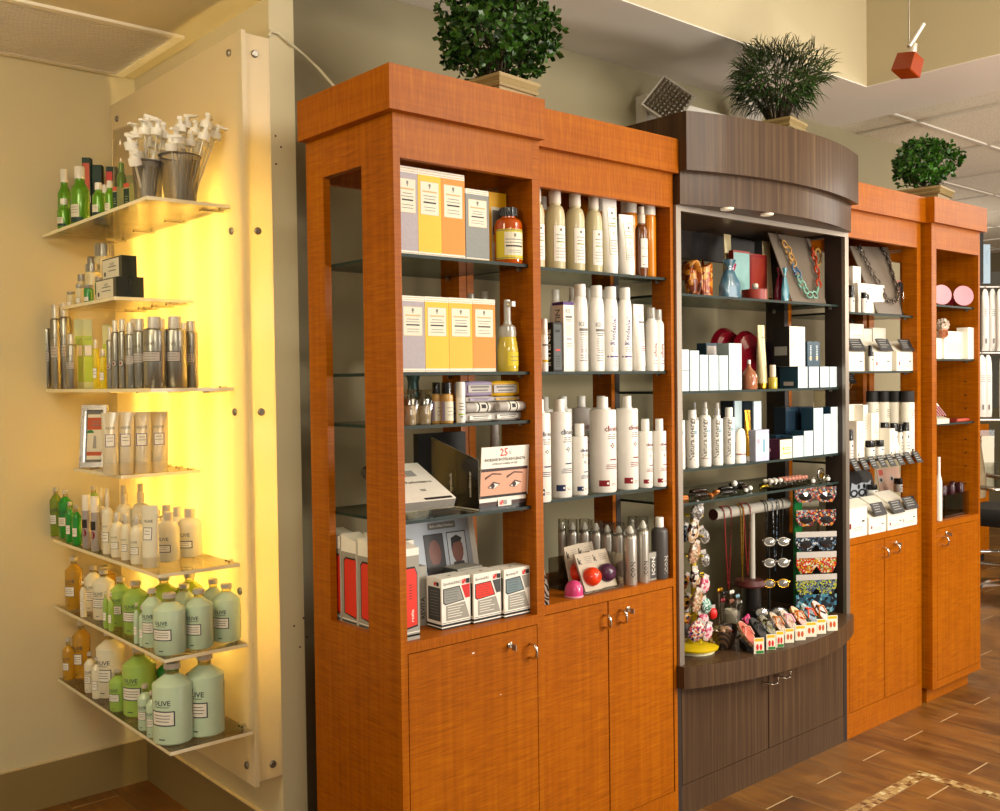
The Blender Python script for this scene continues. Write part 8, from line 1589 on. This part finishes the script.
# ------------------------------------------------------------------ on top of the cabinets, overhead, and the salon beyond
def leafy():
    for nm, a, b_ in (('leaf_box', '#173610', '#41701f'), ('leaf_needle', '#142e0f', '#365a1f'), ('leaf_bright', '#1c4211', '#4c8524')):
        m, nt, b, N, L = nodes(nm); tc = N('TexCoord'); n = N('TexNoise'); n.inputs['Scale'].default_value = 24; L(tc.outputs['Object'], n.inputs[0]); r = ramp(N, [(.35, a), (.68, b_)]); L(n.outputs['Fac'], r.inputs[0]); L(r.outputs[0], b.inputs['Base Color']); b.inputs['Roughness'].default_value = .35
leafy(); M('pot_cream', '#a08a5c', .45); M('pot_soil', '#3a2a1a', .9); M('stem_brown', '#3a2c18', .8)
def plant(label, u, vb, Y, Z, wpx, ctr, rx, rz, leaf, n, kind, seed, rot=0):
    p = onY(u, vb, Y); s_ = size(1, p); o = root('potted_plant', label, 'plant', Vector((p.x, Y, Z + .0006)), radians(rot)); q = random.Random(seed)
    w = wpx * s_ / 2; hp = .085
    sq = lambda k, z: [(k * a, k * b, z) for a, b in ((-1, -1), (1, -1), (1, 1), (-1, 1))]
    g = G().loft([sq(w * .72, 0), sq(w * .76, hp * .1), sq(w * .84, hp * .62)], 0, False).loft([sq(w * .93, hp * .62), sq(w * .98, hp * .7), sq(w * .9, hp * .78), sq(w, hp * .9), sq(w, hp), sq(w * .86, hp), sq(w * .84, hp * .9)], 0, False); g.build('pot', 'pot_cream', o)
    G().box(-w * .83, -w * .83, hp * .84, w * .83, w * .83, hp * .9).build('soil', 'pot_soil', o)
    cz = height(u, ctr, p) - Z; g = G(); st = G()
    for k in range(n):
        th = q.uniform(0, 2 * pi); ph = math.acos(q.uniform(-.98, 1)); d = Vector((sin(ph) * cos(th), sin(ph) * sin(th), cos(ph))); rr = q.uniform(.35, 1) ** .5 * (.9 + .16 * sin(3.1 * th + seed) * sin(2.3 * ph + seed) + q.uniform(-.06, .06))
        tip = Vector((d.x * rx * rr, d.y * rx * rr, cz + d.z * rz * rr)); tip.z = max(tip.z, hp * .95)
        if kind == 'needle':
            dr = (d + Vector((q.uniform(-.9, .9), q.uniform(-.9, .9), q.uniform(-.4, .8)))).normalized(); L_ = leaf * q.uniform(.7, 1.2); a = dr.orthogonal().normalized() * leaf * .055; b = tip + dr * L_ * .55 + Vector((0, 0, .004)); e = tip + dr * L_ + Vector((0, 0, -L_ * .22))
            g.add([tip - a, tip + a, b + a * .9, b - a * .9, e], [(0, 1, 2, 3), (3, 2, 4)], 0, True)
        else:
            for j in range(3):
                dr = (d * .6 + Vector((q.uniform(-1, 1), q.uniform(-1, 1), q.uniform(-.5, .9)))).normalized(); L_ = leaf * q.uniform(.75, 1.25); s2 = dr.cross(d + Vector((.1, .2, .3))).normalized() * L_ * .34; up = dr.cross(s2).normalized() * L_ * .08; m_ = tip + dr * L_ * .62
                g.add([tip, m_ - s2 + up, tip + dr * L_, m_ + s2 + up, m_], [(0, 4, 1), (1, 4, 2), (2, 4, 3), (3, 4, 0)], 0, True)
        if k % 45 == 0: st.tube([(d.x * w * .3, d.y * w * .3, hp * .85), (tip.x * .55, tip.y * .55, (tip.z + hp) * .55), tip], [.003, .0022, .0012], 5)
    tag(g.build('foliage', {'needle': 'leaf_needle', 'box': 'leaf_box', 'bright': 'leaf_bright'}[kind], o), kind=None); st.build('stems', 'stem_brown', o); return o
plant('round leaved bush in a cream square pot on top of the first cabinet', 498, 88, .17, ZC1, 60, 33, .188, .138, .023, 1050, 'box', 3, 6)
plant('spiky needle leaved bush in a cream pot on the dark rounded canopy', 778, 116, .12, 2.212, 44, 78, .172, .128, .058, 1700, 'needle', 5, 10)
plant('small round bright green bush in a cream pot at the far right', 925, 193, .20, ZC1, 44, 163, .157, .116, .022, 760, 'bright', 8, 8)
# emergency light on the wall behind the canopy
el = root('wall_mounted_lamp', 'white emergency light with tilted square lamp on the wall above the dark canopy', 'light', Vector((1.75, YW, 2.45)))
a, b = onY(645.5, 112, YW - .05), onY(708, 112, YW - .05); zt_ = height(650, 94, (a.x, YW - .05, 0)); zb_ = 2.215
M('lamp_housing', '#d9d4ca', .5); M('lamp_reflector', '#8f8674', .3, .85)  # reflector is plain grey metal without emission
G().box(a.x, YW - .055, zb_, b.x + .24, YW - .0005, zt_).build('housing', 'lamp_housing', el, world=True)
for k, (u, v, hs) in enumerate(((668, 103, 27), (750, 109, 21))):
    c = onY(u, v, YW - .13); r_ = size(hs * .74, c); h4 = G(); T4 = Matrix.Translation(c) @ Matrix.Rotation(radians(-42 if k == 0 else 75), 4, 'Z') @ Matrix.Rotation(radians(-12), 4, 'X') @ Matrix.Rotation(radians(38), 4, 'Y')
    h4.hexa([(-r_, -.02, -r_), (r_, -.02, -r_), (r_ * .7, .05, -r_ * .7), (-r_ * .7, .05, -r_ * .7)], [(-r_, -.02, r_), (r_, -.02, r_), (r_ * .7, .05, r_ * .7), (-r_ * .7, .05, r_ * .7)]).xf(T4); hd = h4.build('lamp_head', 'lamp_housing', el, world=True)
    g = G(); n = 8
    for i in range(n):
        for j in range(n):
            x0, z0 = -r_ * .9 + 1.8 * r_ * i / n, -r_ * .9 + 1.8 * r_ * j / n; s2 = 1.8 * r_ / n; g.add([(x0, -.0205, z0), (x0 + s2, -.0205, z0), (x0 + s2, -.0205, z0 + s2), (x0, -.0205, z0 + s2), (x0 + s2 / 2, -.028, z0 + s2 / 2)], [(0, 1, 4), (1, 2, 4), (2, 3, 4), (3, 0, 4)])
    g.xf(T4).build('reflector', 'lamp_reflector', hd, world=True); G().tube([c + Vector((.0, .04, 0)), Vector((c.x + .01, YW - .052, c.z - .02))], .012, 10).build('swivel', 'lamp_housing', el, world=True)
# orange glass pendant spot in the cove
Yp = -.2; pc = onY(909, 62, Yp); M('chrome_bright', '#d6cec2', .3, .4); M('amber_shade', '#93330a', .15, coat=.5); M('amber_tip', '#e0701a', .2, emit=.15)
pl = root('pendant_spot', 'orange glass pendant spot hanging on a thin rod in the raised ceiling', 'lamp', pc)
s_ = size(1, pc); T4 = Matrix.Rotation(radians(14), 4, 'Y') @ Matrix.Rotation(radians(10), 4, 'X'); r_ = 10.5 * s_
G().loft([[(r_ * k * a, r_ * k * b, z * s_) for a, b in ((-1, -1), (1, -1), (1, 1), (-1, 1))] for k, z in ((.93, -13), (1.0, -12), (.9, 6), (.5, 7))], 0, False).xf(T4).build('shade', 'amber_shade', pl)
G().lathe([(r_ * .4, 7 * s_), (r_ * .45, 10 * s_), (r_ * .3, 19 * s_), (0, 20 * s_)], seg=14).xf(T4).build('socket', 'chrome_bright', pl)
G().tube([(0, 0, 15 * s_), (12 * s_, -9 * s_, 38 * s_)], 2.6 * s_, 8).build('arm', 'chrome_bright', pl); G().tube([(0, 0, 15 * s_), (0, 0, 3.25 - pc.z)], .8 * s_, 8).build('rod', 'steel', pl)
# sign blade, bag rack, cabinet, chair beyond the end of the row
M('sign_blue', '#a9c6dc', .4); M('bag_white', '#e2dfd8', .35, coat=.3); M('tan_leather', '#8d7a5c', .5); M('fabric_black', '#1c1a18', .7)
sp = onY(990, 265, .62); x0 = onY(983.5, 250, .62).x; x1 = onY(989.8, 250, .62).x; z0, z1 = height(987, 283, sp), height(987, 243, sp)
XB = 4.15
def bgp(u, v, X=XB): return onX(u, v, X)
rk = root('bag_rack', 'dark ceiling hung rack with rails of white packets beyond the end cabinet', 'rack', Vector((4.5, 1.0, 0)))
def at(u, v, dep): d = ray(u, v); return CW + d * dep          # dep = metres along the view axis
D1 = 5.6
bk = at(998, 330, D1); ang = -atan2(-CR.y, CR.x)
def face(o, rz=ang): o.rotation_euler.z = rz
pole0, pole1 = at(979, 287, D1), at(1040, 287, D1)
base = at(1006, 330, D1 + .16)
M('rack_dark', '#2e2a1c', .7); u_ = Vector((CR.x, CR.y, 0)).normalized() * .34; n_ = Vector((-u_.y, u_.x, 0)) * .06; c_ = Vector((base.x, base.y, 1.2)); zz = Vector((0, 0, .78)); [G().tube([Vector((x.x, x.y, 1.97)), Vector((x.x, x.y, 2.605))], .006, 6).build('hanger_rod', 'chrome', rk, world=True) for x in (c_ + u_ * .3 + n_ * .5, c_ + u_ * .9 + n_ * .5)]; qd = [c_ - u_, c_ + u_, c_ + u_ + n_, c_ - u_ + n_]; G().hexa(qd, [x + zz for x in qd]).build('back_panel', 'rack_dark', rk, world=True)
for v in (287, 353, 420):
    a = at(976, v, D1); b = at(1030, v, D1); G().tube([a, b], .008, 8).build('rail', 'chrome', rk, world=True)
    for q in (a, b): G().tube([q, q + Vector((CF.x, CF.y, 0)) * .17], .006, 6).build('rail_arm', 'chrome', rk, world=True)
k = 0
for v0, v1, us in ((289, 351, (985, 992.5, 1000, 1008)), (355, 417, (982, 988, 1003, 1011))):
    for u in us:
        k += 1; p = at(u, v0, D1 - .01 * (k % 2)); w = size(7.6, p); h = p.z - height(u, v1, p); t = .012
        o = root('hanging_packet', f'white hanging packet, {ORD[(k - 1) % 4]} from the left on the {("upper", "lower")[k > 4]} rail of the far rack', 'packet', p, ang + .15, 'white packets on the far rack'); T5 = Matrix.Identity(4)
        rg = [[(w / 2 * kx * max(-1, min(1, 1.3 * cos(q))), t * ky * sin(q), -h * tt) for q in [2 * pi * i / 14 for i in range(14)]] for tt, kx, ky in ((.0, .35, .1), (.05, .8, .2), (.12, .95, .5), (.3, 1, 1), (.9, 1, 1), (.97, 1, .4), (1, 1, .1))]
        G().loft(rg, 0, True).build('pouch', 'bag_white', o); g = G(); f = flat((-w / 2, -t * 1.02, -h), (1, 0, 0), (0, 0, 1)); pr_lines(g, f, w * .25, w * .75, h * .66, 4, h * .03, h * .008, 0); pr_rect(g, f, w * .35, h * .12, w * .6, h * .2, 0, .0008); g.build('print', 'grey_ink', o)
        G().tube([(0, 0, -.004), (0, -.004, .012), (0, .004, .014)], .002, 5).build('hook', 'chrome', o)
c = at(986.2, 264, 5.0); h = height(986, 244, c) - height(986, 283, c); w = size(7, c)
sg = root('blade_sign', 'pale blue blade sign on a black bracket beyond the end cabinet', 'sign', c, ang); g = G().box(-w / 2, -.006, -h / 2, w / 2, .006, h / 2); f = flat((-w / 2, -.006, -h / 2), (1, 0, 0), (0, 0, 1)); pr_lines(g, f, h * .0 + w * .4, w * .6, h * .8, 9, h * .035, h * .012, 1); g.build('panel', ['sign_blue', 'steel_blue'], sg)
e = onY(981.5, 245, .2); G().box(-w / 2 - .035, -.01, -h * .45, -w / 2 - .001, .01, h * .8).build('bracket', 'black_matt', sg)
wc = root('salon_cabinet', 'small orange wood cabinet standing beyond the end cabinet', 'cabinet', at(982, 585, 7.5)); q = at(984, 500, 7.5); zt_ = height(984, 424, q)
WL[wc.name] = (q.x, q.y, 0); wc.location = (q.x, q.y, 0)
G().box(q.x - .28, q.y - .02, .06, q.x + .04, q.y + .28, zt_).build('body', 'cherry_upright', wc, world=True); G().box(q.x - .26, q.y, 0, q.x, q.y + .27, .06).build('plinth', 'black_matt', wc, world=True); G().box(q.x - .27, q.y - .024, .1, q.x + .015, q.y - .0205, zt_ - .02).build('door', 'cherry_upright', wc, world=True)
# salon chair beyond: five star chrome base with castors, column, seat, tan back
q = onZ(1006, 594, 0.03); ch = root('salon_chair', 'chrome based tan salon chair beyond the end of the cabinet row', 'chair', Vector((q.x, q.y, 0)))
for k in range(5):
    a = radians(205 + 72 * k); l = G().hexa([(.02, -.02, .09), (.27, -.014, .055), (.27, .014, .055), (.02, .02, .09)], [(.02, -.02, .125), (.27, -.012, .08), (.27, .012, .08), (.02, .02, .125)]).xf(Matrix.Rotation(a, 4, 'Z')).build('base_leg', 'chrome', ch)
    G().lathe([(0, -.012), (.026, -.011), (.028, 0), (.026, .011), (0, .012)], seg=18).xf(Matrix.Translation((.265 * cos(a), .265 * sin(a), .0285)) @ Matrix.Rotation(a + .7, 4, 'Z') @ Matrix.Rotation(pi / 2, 4, 'X')).build('castor', 'black_gloss', l)
G().lathe([(.04, .09), (.04, .14), (.027, .15), (.027, .46), (0, .46)], seg=18).build('column', 'chrome', ch)
G().tube([(.26 * cos(t), .26 * sin(t), .25) for t in [2 * pi * i / 28 for i in range(28)]], .011, 8, closed=True).build('foot_ring', 'chrome', ch)
sq = lambda kx, ky, z, y0=0: [(kx * max(-1, min(1, 1.25 * cos(t))), y0 + ky * max(-1, min(1, 1.25 * sin(t))), z) for t in [2 * pi * i / 20 for i in range(20)]]
G().loft([sq(.22, .2, .47), sq(.25, .23, .5), sq(.25, .23, .55), sq(.21, .19, .575)], 0, True).build('seat', 'fabric_black', ch)
G().loft([sq(.19, .025, .60, .22), sq(.23, .035, .7, .24), sq(.24, .035, .95, .28), sq(.20, .03, 1.06, .30), sq(.12, .02, 1.09, .305)], 0, True).build('backrest', 'tan_leather', ch)
for s_ in (-1, 1): G().tube([(s_ * .26, -.15, .52), (s_ * .29, -.16, .70), (s_ * .29, .12, .72), (s_ * .24, .25, .74)], .014, 8).build('armrest', 'chrome', ch)
# acrylic brochure holder leaning there
q = at(987.5, 485, 7.05); h_ = height(988, 430, q) - height(988, 488, q); lh = root('brochure_holder', 'leaning clear brochure holder on a small glass ledge beyond the end cabinet', 'holder', Vector((q.x, q.y, height(988, 488, q))), ang)
G().box(-.05, 0, 0, .05, .003, h_).box(-.05, -.04, 0, .05, -.037, h_ * .45).box(-.05, -.037, 0, .05, 0, .003).box(-.05, -.037, .003, -.047, 0, h_ * .45).box(.047, -.037, .003, .05, 0, h_ * .45).build('holder_body', 'clear_plastic', lh)
G().box(-.044, -.006, .004, .044, -.002, h_ * .9).build('leaflets', 'print_cream', lh)
G().box(-.11, -.07, -.012, .09, .12, -.001).build('ledge', 'clear_glass', lh); G().box(-.06, .10, -height(988, 488, q) + .001, -.03, .118, -.012).build('ledge_post', 'aluminium', lh)
# small ceiling downlight over the salon and power strip cords by the chair
c = onZ(996, 281, 2.6) if False else at(995.5, 281.5, 7.4); o = root('ceiling_downlight', 'tiny bright downlight in the far salon ceiling', 'light', Vector((6.1, 2.3, 2.597))); G().lathe([(.05, -.006), (.055, 0), (0, 0)], seg=20).build('trim_ring', 'grid_white', o); M('lamp_on', '#fff2d8', .4, emit=4); G().lathe([(0, -.0065), (.045, -.0065), (.045, -.004), (0, -.004)], seg=18).build('bulb', 'lamp_on', o)
M('screw_rust', '#5a3020', .6)
g = [(303.5, 618), (294, 626), (307, 637), (300, 647), (275.5, 136), (281, 147), (276, 164)]
sm = G()
for u, v in g: i0 = len(sm.v); sm.lathe([(.0022, 0), (.0032, .0005), (.0012, .0012), (0, .0008)], seg=8); sm.xf(Matrix.Translation(onY(u, v, YS - .0002)) @ Matrix.Rotation(pi / 2, 4, 'X'), i0)
struct('screw_holes', sm, 'screw_rust')  # screw holes in the wall end, modelled as small brown discs
